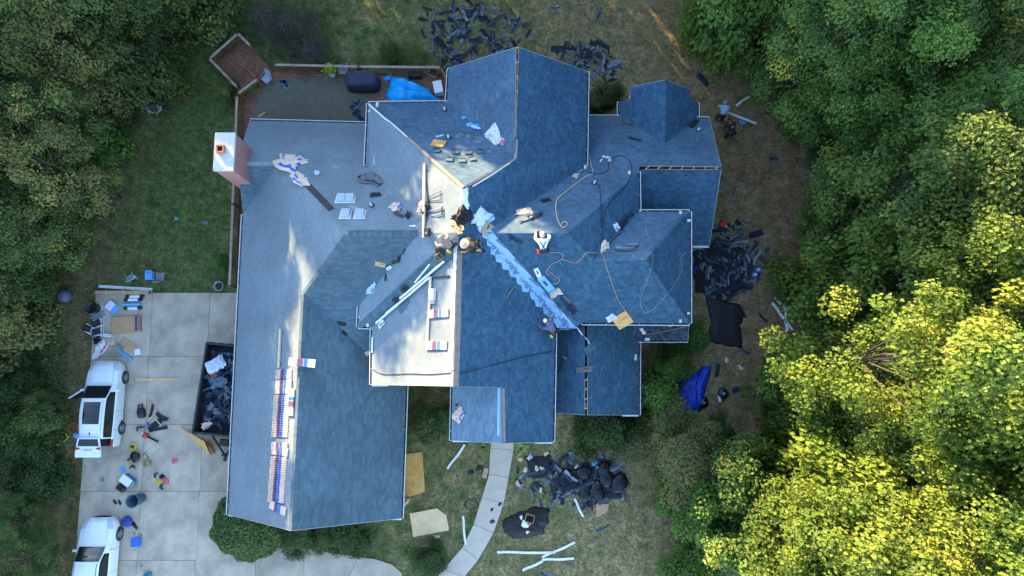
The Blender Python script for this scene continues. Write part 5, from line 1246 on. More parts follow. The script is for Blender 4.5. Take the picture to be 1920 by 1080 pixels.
for i, (x, y, a) in enumerate(((292, 796, 40), (304, 782, -30), (285, 770, 80), (297, 803, 10))): tag(link('driveway_shingle', SCRAPS[(i * 5 + 2) % 22], None, upright(x, y, a)), 'dark torn shingle under the wood scraps on the driveway', 'shingle', 'torn shingles on the driveway')
def handtool(px, py, ang, body, grip, lab, L=.34, name='power_tool'):
    o = empty(name, frame(px, py, ang)); a = MB(); a.bbox((0, 0, .06), (L * .62, .09, .11), .02); a.build('housing', body, o)
    a = MB(); a.bbox((-L * .28, -.10, .05), (.07, .20, .07), .02); a.build('grip', grip, o); a = MB(); a.tube([(L * .3, 0, .06), (L * .62, 0, .06)], .02, 8); a.build('nose', DKMET, o); tag(o, lab, 'tool')
handtool(263, 801, 5, BLACK, DKMET, 'black nail gun between the white SUV and the shingle scraps', .5); handtool(279, 797, 120, BLUEP, BLACK, 'blue and black power tool beside the torn shingles')
o = empty('leaf_blower', frame(275, 816, -26)); a = MB(); rbox(a, .16, .13, [(.8, 0), (1, .05), (1, .2), (.6, .27), (.05, .28)], 2.6, 16); a.build('motor', RED, o, None, True); a = MB(); a.lathe([(.055, .0), (.05, .5), (.065, .62)], 12, 0, Matrix.Translation((.12, 0, .1)) @ Matrix.Rotation(R(90), 4, 'Y')); a.build('tube', BLACK, o, None, True); a = MB(); a.bbox((-.1, .03, .2), (.16, .14, .08), .03); a.build('tank', WHITE, o); tag(o, 'red and white leaf blower with black tube on the driveway', 'leaf blower')
def sheet(name, label, cat, pts, m, th=.018, parts=None):
    P = [Vector(p) for p in pts]; c = sum(P, Vector()) / len(P); nn = (P[1] - P[0]).cross(P[2] - P[0]).normalized(); nn = nn if nn.z > 0 else -nn
    mb = MB(); n = len(P); Q = [p - c for p in P]; vs = Q + [q + nn * th for q in Q]
    fs = [tuple(range(n - 1, -1, -1)), tuple(range(n, 2 * n))] + [(i, (i + 1) % n, n + (i + 1) % n, n + i) for i in range(n)]
    mb.add(vs, fs); o = mb.build(name, m, None, Matrix.Translation(c)); return tag(o, label, cat)
sheet('plywood_sheet', 'orange plywood sheet leaning on the tail of the trailer', 'plywood', [gp(337, 801, .08), gp(352, 812, .08), gp(394, 853, .08), gp(384, 828, .75)], PLY)
sheet('plywood_sheet', 'second plywood sheet wedged behind the leaning one at the trailer', 'plywood', [gp(384, 826, .3), gp(404, 850, .1), gp(396, 852, .1), gp(380, 820, .6)], mat('dark_ply_edge', (.22, .12, .06), .8, .3))
bx('cardboard_scrap', 'flat cardboard scrap under the trailer drawbar', 'cardboard', 397, 836, 20, (.5, .7, .02), CARD, extra=lambda o: pbox(o, 'crease', (0, 0, .021), (.4, .01, .003), MATS['carton_crease']))
o = empty('tape_reel', frame(250, 838, 0)); a = MB(); a.lathe([(.08, 0), (.20, 0), (.21, .03), (.20, .06), (.08, .06), (.08, 0)], 20, cap=False); a.build('reel', YELLOW, o, None, True); a = MB(); a.bbox((-.02, .03, .09), (.16, .1, .08), .02); a.build('tool_on_reel', BLACK, o); tag(o, 'yellow reel with a black tool on it behind the open tailgate', 'reel')
def bag(name, px, py, ang, rx, ry, h, m, lab, seed, cat='bag', M=None, m2=None):
    o = empty(name, M if M is not None else frame(px, py, ang)); r = random.Random(seed); vs, fs = [], []; n, k = 16, 7
    for j in range(k + 1):
        t = j / k; rr = math.sin(min(1, t * 1.15 + .18) * math.pi * .52) if t < .5 else math.cos((t - .5) * math.pi * .95) ** .7
        for i in range(n): a = 6.283 * i / n; q = max(.03, rr) * (1 + .16 * math.sin(3 * a + seed) * (1 - t) + r.uniform(-.08, .08)); vs.append((rx * q * math.cos(a), ry * q * math.sin(a), h * t + r.uniform(-.02, .02) * (j > 0)))
    for j in range(k):
        for i in range(n): fs.append((j * n + i, j * n + (i + 1) % n, (j + 1) * n + (i + 1) % n, (j + 1) * n + i))
    fs.append(tuple(range(n - 1, -1, -1))); fs.append(tuple(range(k * n, k * n + n)))
    a = MB(); a.add(vs, fs); a.build('sack', m, o, None, True); a = MB(); a.lathe([(.03, h * .9), (.025, h), (.07, h + .07), (.03, h + .08)], 9); a.build('knot', m2 or m, o, None, True); return tag(o, lab, cat)
BAGM = mat('black_bin_bag', (.008, .009, .012), .28, .3, 5, .5, 12)
bag('garbage_bag', 257, 856, 20, .27, .30, .36, BAGM, 'black garbage bag on the driveway behind the SUV', 1)
handtool(243, 861, 30, DKMET, YELLOW, 'small black drill next to the garbage bag', .3); handtool(251, 874, -40, BLACK, DKMET, 'small black tool below the garbage bag', .3)
coil('coiled_cord', 'black and yellow coiled cord near the garbage bag', 'cord', 276, 868, .17, .025, mat('yellow_black_cord', (.30, .25, .03), .6, .6, 14), 4)
board('pry_bar', 'black pry bar lying by the coiled cord', 'pry bar', (268, 853), (275, 847), .035, .02, BLACK); board('pry_bar', 'short black hammer handle by the coiled cord', 'hammer', (274, 852), (280, 859), .03, .02, BLACK)
for x, y, r_, lab in ((230, 880, .14, 'light blue round lid near the cooler'), (192, 899, .12, 'pale grey round lid alone on the concrete')):
    o = empty('plastic_disc', frame(x, y)); a = MB(); a.lathe([(r_, 0), (r_ * 1.04, .02), (r_, .035), (r_ * .85, .035), (r_ * .82, .025), (0, .025)], 18, cap=False); a.build('disc', CYAN if x > 200 else GREYP, o, None, True); pbox(o, 'tab', (r_, 0, .02), (.05, .04, .015), WHITE); tag(o, lab, 'lid')
crumple('pink_rag', 'pink rag on the driveway between cooler and trailer', 'rag', 328, 864, 0, .28, .24, .08, PINK, 3)
o = empty('cooler', frame(244, 899, -35)); a = MB(); a.bbox((.04, .03, .2), (.62, .40, .38), .04); a.build('tub', BLUEP if 0 else mat('cooler_blue', (.02, .16, .36), .4, .1), o, None, False); a = MB(); a.bbox((0, 0, .42), (.62, .42, .06), .03); a.build('lid', WHITE, o); a = MB(); a.tube([(.35, -.15, .3), (.40, -.1, .36), (.40, .1, .36), (.35, .15, .3)], .018, 6); a.build('handle', WHITE, o); tag(o, 'blue cooler with white lid on the driveway', 'cooler')
o = empty('tool_bag', frame(230, 914, -35)); a = MB(); a.bbox((0, 0, .14), (.44, .32, .28), .04); a.build('body', BLACK, o); a = MB(); a.bbox((.05, .22, .1), (.4, .22, .1), .02); a.build('grey_towel', GREYP, o); a = MB(); a.tube([(-.15, 0, .28), (-.1, 0, .38), (.1, 0, .38), (.15, 0, .28)], .02, 6); a.build('handle', BLACK, o); pbox(o, 'yellow_level', (.1, -.15, .3), (.25, .05, .03), YELLOW); tag(o, 'open black tool bag with yellow level beside the cooler', 'tool bag')
crumple('work_vest', 'yellow work vest among tools on the concrete', 'vest', 299, 903, 30, .34, .26, .1, YELLOW, 2); crumple('pink_rag', 'pink rag heaped on tools beside the yellow vest', 'rag', 310, 901, 70, .28, .42, .1, PINK, 5); crumple('black_gloves', 'black work gloves next to the yellow vest', 'gloves', 304, 894, 50, .3, .22, .1, BLACK, 6); handtool(303, 911, 60, BLACK, DKMET, 'black drill below the yellow vest', .34); handtool(293, 888, 15, DKMET, BLACK, 'small dark tool above the yellow vest', .26)
o = empty('trash_can', upright(266, 934)); a = MB(); a.lathe([(.24, 0), (.25, .02), (.31, .86), (.345, .87), (.345, .92), (.31, .92), (.30, .86), (.235, .06), (0, .06)], 28, cap=False); a.build('bin', SLATEP, o, None, True)
for s in (-1, 1): a = MB(); a.tube([(s * .33, -.09, .78), (s * .40, -.07, .80), (s * .40, .07, .80), (s * .33, .09, .78)], .018, 6); a.build('handle', SLATEP, o)
tag(o, 'open grey-blue trash can on the driveway', 'trash can')
for x, y, a_, lab in ((216, 941, -55, 'dark shoe nearer the front of the white car'), (225, 942, -62, 'dark shoe nearer the trash can')):
    o = empty('shoe', frame(x, y, a_)); a = MB(); rbox(a, .14, .055, [(.95, 0), (1, .03), (.95, .06), (.6, .10), (.1, .105)], 2.5, 14); a.build('upper', BLACK, o, None, True); a = MB(); rbox(a, .145, .058, [(1, 0), (1, .018)], 2.5, 14); a.build('sole', RUBBER, o); tag(o, lab, 'shoe')
bag('blue_work_bag', 241, 977, 0, .30, .26, .28, mat('blue_fabric_bag', (.02, .05, .26), .7, .2), 'blue fabric bag beside the second white car', 4); crumple('black_jacket', 'black jacket sleeve beside the blue fabric bag', 'jacket', 253, 985, -50, .45, .16, .08, BLACK, 8); crumple('tan_gloves', 'tan gloves above the blue fabric bag', 'gloves', 238, 968, 10, .3, .14, .06, CARD, 9)
bx('blue_tub', 'square bright blue plastic tub near the second white car', 'tub', 258, 1015, 3, (.42, .42, .22), BLUEP, .03, extra=lambda o: (pbox(o, 'lid', (0, 0, .235), (.45, .45, .03), BLUEP), pbox(o, 'yellow_cup', (-.28, -.02, .08), (.1, .12, .12), YELLOW)))
bag('teal_bag', 280, 1077, 10, .22, .2, .25, mat('teal_bag', (.01, .17, .25), .5, .2), 'teal bag at the lower part of the driveway', 5)
for x, y, lab in ((252, 999, 'pinkish crushed can near the blue tub'), (265, 1003, 'grey crushed can near the blue tub'), (265, 1061, 'dark crushed can above the teal bag')):
    o = empty('crushed_can', frame(x, y, x * 7)); a = MB(); a.lathe([(.03, -.06), (.036, -.04), (.028, 0), (.036, .04), (.03, .06)], 10, 0, Matrix.Translation((0, 0, .036)) @ Matrix.Rotation(R(90), 4, 'Y')); a.build('can_body', PINK if '252' in str(x) else GREYP, o); a = MB(); a.lathe([(.028, .058), (.0, .062)], 10, 0, Matrix.Translation((0, 0, .036)) @ Matrix.Rotation(R(90), 4, 'Y'), cap=False); a.build('can_lid', CHROME, o); tag(o, lab, 'can')
coil('hose_coil', 'orange hose coil on the grass beside the SUV tailgate', 'hose', 139, 803, .27, .022, ORANGE, 4, squash=.9); coil('hose_coil', 'yellow hose coil on the grass', 'hose', 118, 820, .25, .02, LIME, 4); coil('hose_coil', 'orange hose coil half under the open tailgate', 'hose', 135, 857, .30, .022, ORANGE, 4, squash=.75)
bag('blue_jug', 146, 816, 0, .16, .16, .25, CYAN, 'round blue jug on the grass by the orange hose coil', 7, 'jug')
# west lawn
o = empty('lawn_ball', upright(128, 557)); a = MB(); a.lathe([(.38 * math.sin(t), .36 - .36 * math.cos(t)) for t in [k * math.pi / 12 for k in range(13)]], 22, cap=False); a.build('ball_skin', mat('grey_ball', (.10, .12, .17), .5, .1), o, None, True); a = MB(); a.lathe([(.03, .715), (.03, .73), (.0, .73)], 8, cap=False); a.build('valve', BLACK, o); tag(o, 'big grey exercise ball at the edge of the west wood', 'ball')
o = empty('log', frame(37, 648, 5)); a = MB(); a.tube([(-.45, 0, .14), (0, .03, .15), (.4, 0, .14)], [.15, .16, .14], 10); a.build('bark', BARK, o); a = MB(); a.lathe([(.12, .401), (0, .405)], 10, 0, Matrix.Translation((0, 0, .14)) @ Matrix.Rotation(R(90), 4, 'Y'), cap=False); a.build('cut_end', OSB, o); tag(o, 'short cut log on the verge of the west wood', 'log')
bx('blue_bin', 'bright blue plastic bin beside the grey sling chair', 'bin', 284, 517, 5, (.34, .46, .3), CYAN, .03, extra=lambda o: (pbox(o, 'rim', (0, 0, .31), (.37, .49, .03), CYAN), pbox(o, 'handle_slot', (0, .12, .33), (.16, .05, .012), SLATEP)))
crumple('foil_scrap', 'small light blue foil scrap on the west lawn', 'foil', 331, 410, 0, .18, .18, .06, CYAN, 1); crumple('grey_rag', 'grey rag on the west lawn near the side walkway', 'rag', 386, 417, 0, .28, .2, .06, GREYP, 2)
# ================================================================== FRONT AND EAST YARD
sheet('plywood_sheet', 'orange plywood sheet sticking out from under the garage eave', 'plywood', [gp(x, y, .05) for x, y in ((735, 856), (792, 847), (797, 922), (740, 940))], PLY)
sheet('plywood_sheet', 'pale plywood sheet with clipped corner on the front lawn', 'plywood', [gp(x, y, .05) for x, y in ((768, 963), (819, 953), (837, 966), (842, 994), (775, 1007))], OSB)
sheet('plywood_scrap', 'small tan plywood scrap on the front lawn below the shingle heap', 'plywood', [gp(x, y, .04) for x, y in ((1118, 945), (1142, 945), (1139, 958), (1129, 966), (1117, 971))], mat('tan_ply', (.46, .27, .15), .8, .2))
WG = 'loose white gutter lengths'
for i, (a_, b_, lab) in enumerate((((839, 879), (872, 834), 'white gutter length lying aslant between garage and path'), ((868, 967), (873, 1021), 'white gutter length touching the curve of the path'), ((932, 1035), (1041, 1036), 'longest white gutter length on the lawn below the black membrane'), ((1017, 1044), (1078, 1017), 'white gutter length crossing the longest one'), ((980, 1069), (1018, 1052), 'bent white gutter length at the end of the crossed ones'), ((1016, 1049), (1076, 1047), 'white gutter length lying along the crossed ones'),
                                ((1077, 935), (1093, 969), 'short white gutter length near the tan plywood scrap'), ((1447, 568), (1485, 619), 'white gutter length crossing a bent one on the east yard'), ((1452, 559), (1471, 577), 'short upper leg of the bent white gutter on the east yard'), ((1471, 577), (1475, 621), 'lower leg of the bent white gutter on the east yard'), ((1380, 199), (1430, 162), 'curved white gutter length held up behind the bending workers'))):
    board('gutter_length', lab, 'gutter', a_, b_, .11, .07, GUTTER, warp=.02, parts=lambda o, L: pbox(o, 'channel_lip', (0, .045, .075), (L * .98, .012, .012), WHITE))
heap('black_membrane', 'crumpled black membrane spread beside the curved path', 'membrane', [(941, 975), (955, 968), (985, 955), (1006, 949), (1030, 954), (1027, 980), (1018, 1001), (985, 1010), (962, 1008), (944, 997)], 0, .18, MEMB, 7, fold=4, jag=.05)
heap('black_mat', 'large black mat spread on the grass below the east eave', 'mat', [(1322, 556), (1345, 560), (1387, 572), (1397, 592), (1388, 610), (1393, 653), (1360, 648), (1328, 641), (1332, 600)], 0, .06, MEMB, 9, fold=2, jag=.04)
heap('blue_tarp', 'deep blue tarp spread among shrubs on the east yard', 'tarp', [(1317, 687), (1334, 687), (1326, 720), (1318, 749), (1320, 768), (1303, 782), (1284, 776), (1282, 749), (1258, 722), (1275, 712), (1297, 706), (1309, 695)], .02, .30, TARPD, 2, fold=5, jag=.04)
for poly, lab, sd in (([(1298, 470), (1340, 452), (1392, 468), (1398, 540), (1345, 562), (1300, 545)], 'black felt sheet under the heap below the east eave', 21), ([(1040, 880), (1085, 868), (1130, 872), (1168, 890), (1160, 925), (1110, 935), (1060, 925)], 'black felt sheet under the heap on the front lawn', 22), ([(980, 860), (1030, 855), (1040, 885), (1000, 895)], 'small black felt sheet beside the striped plant', 24)):
    heap('felt_sheet', lab, 'felt', poly, .0, .07, mat('black_roof_felt', (.012, .014, .02), .85, .5, 4, .4, 8), sd, fold=4, jag=.12)
def openbox(o):
    for x, y, dx, dy in ((0, .19, .44, .02), (0, -.19, .44, .02), (.21, 0, .02, .38), (-.21, 0, .02, .38)): pbox(o, 'side_panel', (x, y, .20), (dx, dy, .34), CARD)
bx('open_carton', 'open reddish-brown carton standing on the black membrane', 'carton', 993, 970, -15, (.44, .40, .03), mat('red_brown_carton', (.26, .10, .06), .85, .15), lift=.10, extra=openbox)
for i, (x, y, a_, sx, sy, lab) in enumerate(((985, 982, -25, .40, .30, 'white paper sheet below the open carton'), (977, 969, 0, .12, .2, 'small white packet left of the open carton'), (989, 996, 30, .16, .14, 'small white cup on the black membrane'))): crumple('white_paper', lab, 'paper', x, y, a_, sx, sy, .04, WHITE, i, lift=.17)
for i, (x, y, a_, rx, ry) in enumerate(((1094, 885, 20, .42, .36), (1131, 878, 60, .40, .34), (1097, 921, 80, .55, .30), (1120, 918, 100, .58, .32), (1161, 905, 60, .55, .40), (1136, 897, 10, .40, .45))): bag('garbage_bag', x, y, a_, rx, ry, .24, BAGM, 'full black garbage bag in the heap on the front lawn', 20 + i)['group'] = 'garbage bags on the front lawn'
for i, (x, y) in enumerate(((975, 861), (1024, 850), (985, 880), (1006, 878), (1016, 878), (1107, 848), (1081, 875), (1014, 918), (971, 907), (1112, 850))): crumple('paper_scrap', 'torn tan wrapper scrap in the front lawn heap', 'paper', x, y, i * 37, .22 + .1 * hsh(i), .16, .06, PAPER, i, lift=.06, group='tan paper scraps on the front lawn')
for x, y, lab, m in ((993, 857, 'crumpled white and blue packaging beside the striped plant', BAND), (1114, 868, 'light blue foil piece on the garbage bags', CYAN)): crumple('packaging_scrap', lab, 'packaging', x, y, 40, .3, .2, .12, m, 3, CYAN, lift=.1)
for x, y, lab in ((883, 886, 'black reel lying on the bare patch left of the path'), (899, 878, 'black reel touching the carton by the path')):
    o = empty('cable_reel', frame(x, y, x)); a = MB(); a.lathe([(.04, 0), (.16, 0), (.16, .02), (.08, .03), (.08, .08), (.16, .09), (.16, .11), (.04, .11)], 18, cap=False); a.build('spool', BLACK, o, None, True); a = MB(); a.lathe([(.085, .03), (.12, .04), (.12, .07), (.085, .08)], 14, cap=False); a.build('wire', DKMET, o); tag(o, lab, 'reel')
bx('carton_flap', 'tan carton flap at the edge of the curved path', 'carton', 910, 887, 78, (.52, .24, .03), mat('tan_carton', (.45, .30, .19), .85, .1), extra=lambda o: pbox(o, 'crease', (0, 0, .031), (.012, .22, .003), MATS['carton_crease']))
coil('wire_coil', 'thin dark wire coil on the grass left of the path', 'wire', 883, 946, .26, .012, BLACK, 3, squash=1.3)
crumple('dark_glove', 'dark glove lying on the curved path', 'glove', 923, 978, 20, .24, .2, .05, BLACK, 3, PINK); crumple('paper_scrap', 'small pale wrapper below the clipped plywood sheet', 'paper', 819, 1006, 10, .3, .16, .06, PAPER, 7)
o = empty('toy_top', frame(1354, 421, -35)); a = MB(); a.lathe([(.05, 0), (.17, .05), (.19, .14), (.12, .22), (0, .25)], 16, cap=False); a.build('dome', RED, o, None, True); a = MB(); a.lathe([(.10, 0), (.06, .12), (.0, .32)], 10, 0, Matrix.Translation((.12, 0, .10)) @ Matrix.Rotation(R(90), 4, 'Y')); a.build('spout', YELLOW, o); tag(o, 'red and yellow plastic toy on the grass below the east eave', 'toy')
for x, y, m, lab in ((1304, 503, TARPD, 'blue strap at the foot of the east wall'), (1362, 675, PAPER, 'pale paper scrap between the black mat and the blue tarp'), (1388, 689, PAPER, 'pale paper scrap alone in the east yard'), (1354, 735, WHITE, 'white paper scrap on the dark bundle east of the blue tarp'), (1348, 748, BAND, 'grey packaging scrap on the dark bundle east of the blue tarp')): crumple('yard_scrap', lab, 'scrap', x, y, x, .3, .18, .08, m, 2, lift=.16 if y > 700 else .03)
for x, y, a_, L, lab in ((1418, 483, 55, .9, 'pale broken board leaning out of the east heap'), (1404, 488, -65, .7, 'second pale broken board in the east heap'), (1309, 465, -30, .6, 'white broken trim piece below the east eave')): bx('broken_board', lab, 'board', x, y, a_, (L, .14, .02), mat('grey_broken_board', (.22, .25, .28), .8, .3), lift=.06, extra=lambda o: pbox(o, 'nail_strip', (0, .03, .022), (.5, .02, .006), DECKG))
for x, y, lab in ((1420, 507, 'light blue canister by the east heap, upper of two'), (1413, 516, 'light blue canister by the east heap, lower of two')):
    o = empty('canister', frame(x, y, x)); a = MB(); a.lathe([(.10, 0), (.13, .03), (.13, .22), (.08, .28), (.05, .3)], 16); a.build('tin', CYAN, o, None, True); a = MB(); a.lathe([(.055, .3), (.055, .34), (0, .35)], 10, cap=False); a.build('cap', WHITE, o); tag(o, lab, 'canister')
for x, y, lab in ((1317, 755, 'black bag with light blue top at the edge of the deep blue tarp'), (1304, 775, 'black bag with blue lining at the foot of the deep blue tarp'), (1292, 777, 'small black bag on the lowest corner of the deep blue tarp'), (1354, 738, 'dark bundle on the grass east of the deep blue tarp')): bag('garbage_bag', x, y, x, .32, .28, .3, BAGM, lab, int(x), m2=CYAN)
# ================================================================== THINGS ON THE ROOF
WRAPM = ramp_mat('bundle_wrapper', [(0, (.50, .37, .28)), (1, (.70, .54, .43))], .75, 20, .1, 2, .1)
def bundle_proto():
    o = empty('shingle_bundle'); a = MB(); a.bbox((0, 0, .04), (1.18, .36, .08), .012); a.build('wrapper', WRAPM, o)
    a = MB(); a.bbox((-.09, 0, .04), (.30, .366, .086), .012); a.build('purple_print', PURPLE, o); a = MB(); a.bbox((.16, 0, .04), (.20, .366, .086), .012); a.build('blue_print', BLUEPRINT, o)
    for k in range(1): a = MB(); a.bbox((-.20 + .075 * k, 0, .04), (.010, .369, .089), .004); a.build('white_print_line', BAND, o)
    return o
BP = bundle_proto(); first = [True]
def bundle(M, label, group=None):
    if first[0]: first[0] = False; o = BP; o.matrix_local = M
    else: o = dup(BP, M)
    tag(o, label, 'bundle')
    if group: o['group'] = group
    elif 'group' in o: del o['group']
    return o
def row(x0, y0, x1, y1, n, lab, grp):
    for k in range(n):
        t = k / max(1, n - 1); F = frame(x0 + (x1 - x0) * t, y0 + (y1 - y0) * t, 1.5, .0, 'A_W')
        bundle(F @ Matrix.Translation((0, 0, .03)) @ Matrix.Rotation(R(-58), 4, 'X') @ Matrix.Translation((hsh(k, x0) * .03 - .015, .165, 0)), lab, grp)
row(530, 744, 525, 820, 19, 'wrapped shingle bundle in the middle leaning row on the garage roof', 'middle row of shingle bundles')
row(524, 860, 518, 942, 20, 'wrapped shingle bundle in the lower leaning row on the garage roof', 'lower row of shingle bundles')
row(534, 697, 533, 711, 5, 'wrapped shingle bundle in the short leaning row beside the pale toe board', 'short row of shingle bundles')
for x, y, a_, lab, li in ((534, 720, 2, 'opened shingle bundle lying flat below the short row', .02), (533, 731, 0, 'flat shingle bundle at the head of the middle row', .02), (526, 837, 0, 'flat shingle bundle just below the middle row', .02), (527, 846, -2, 'flat shingle bundle at the head of the lower row', .02), (523, 952, -9, 'flat shingle bundle at the foot of the lower row', .02)): bundle(frame(x, y, a_, li, 'A_W') @ Matrix.Rotation(R(180), 4, 'X') @ Matrix.Translation((0, 0, -.08)), lab)
bundle(frame(549, 754, 88, .03, 'A_W'), 'single shingle bundle lying lengthwise by the garage ridge')
bundle(upright(565, 680, -5, .14), 'single shingle bundle balanced across the garage ridge')
bundle(frame(823, 588, 0, .02, 'W3l'), 'upper of two flat shingle bundles on the front west slope'); bundle(frame(820, 648, -1, .02, 'W3l'), 'lower of two flat shingle bundles on the front west slope')
def jackend(o, L): pbox(o, 'roof_jack', (-L * .4, .06, .0), (.05, .22, .02), DKMET); pbox(o, 'roof_jack', (L * .4, .06, .0), (.05, .22, .02), DKMET)
for a_, b_, lab in (((528, 617), (525, 690), 'pale toe board above the short bundle row on the garage roof'), ((798, 308), (796, 446), 'long pale toe board below the bare hip'), ((808, 518), (806, 584), 'upper pale toe board of the front west slope'), ((805.5, 585), (803, 652), 'lower pale toe board of the front west slope')): board('toe_board', lab, 'lumber', a_, b_, .12, .07, mat('pale_lumber', (.58, .48, .33), .75, .12, 8), lift=.03, parts=jackend)
board('chalk_tube', 'black tube lying beside the upper toe board', 'tube', (812, 521), (844, 518), .06, .05, BLACK, lift=.02)
bx('white_carton', 'small white carton against the upper toe board', 'carton', 814, 553, 90, (.48, .26, .2), WHITE, lift=.02, extra=lambda o: (pbox(o, 'lid_flap', (0, 0, .205), (.46, .12, .01), BAND), pbox(o, 'kraft_end', (-.3, 0, .05), (.16, .22, .08), PAPER)))
# underlayment with print along the open valley
mb = MB(); nL, nS = 46, 5; G = []
for i in range(nL + 1):
    t = i / nL; xr, yr = 893 + (1082 - 893) * t, 400 + (615 - 400) * t; saw_ = (i % 3) / 3.0; j = hsh(i // 3, 5.5)
    wd = (8 + 22 * min(1, t * 3.2)) * (.80 + .30 * saw_ + .14 * j) if t < .985 else 34
    rowp = []
    for k in range(nS + 1):
        x, y = xr - wd * k / nS * .99, yr + (wd * .34) * k / nS * (1 if t < .97 else .0); rowp.append(on(x, y, .034)[0])
    G.append(rowp)
c = G[nL // 2][2].copy()
for i in range(nL):
    for k in range(nS):
        q = [G[i][k] - c, G[i + 1][k] - c, G[i + 1][k + 1] - c, G[i][k + 1] - c]
        if (q[1] - q[0]).cross(q[2] - q[0]).z < 0: q = q[::-1]
        mb.quad(q); mb.quad([p - Vector((0, 0, .004)) for p in q[::-1]])
ul = mb.build('underlayment_strip', SKYBLUE, None, Matrix.Translation(c)); tag(ul, 'light blue printed underlayment strip along the open valley', 'underlayment')
PRINT = mat('grey_print', (.09, .16, .26), .7, .1)
def lettering(s, px, py, ang, size, parent, only=None, lift=.06):
    cu = bpy.data.curves.new('print', 'FONT'); cu.body = s; cu.size = size; cu.align_x = 'CENTER'; cu.align_y = 'CENTER'; cu.extrude = .001
    ob = bpy.data.objects.new('print', cu); COL.objects.link(ob); dg = bpy.context.evaluated_depsgraph_get(); me = bpy.data.meshes.new_from_object(ob.evaluated_get(dg)); bpy.data.objects.remove(ob)
    me.materials.clear(); me.materials.append(PRINT); F = frame(px, py, ang, lift, only)
    return link('printed_letters', me, parent, Matrix.Translation(-c) @ F)
ANG = 180 - 49
for i, (x, y) in enumerate(((924, 463), (958, 500), (986, 535), (1012, 562), (1030, 585), (1056, 606))):
    lettering('ABC', x + 2, y - 1, ANG, .46, ul)
    for k in range(3):
        F = frame(x + 15 + k * 2.2, y - 6 - k * .6, ANG, .06); a = MB(); a.box((0, 0, 0), (.62, .026, .002)); a.build('printed_line', PRINT, ul, Matrix.Translation(-c) @ F)
strip([(1081, 614), (1092, 627), (1103, 640), (1104, 645)], .05, GUTTER, 'valley_flashing', .03, house)
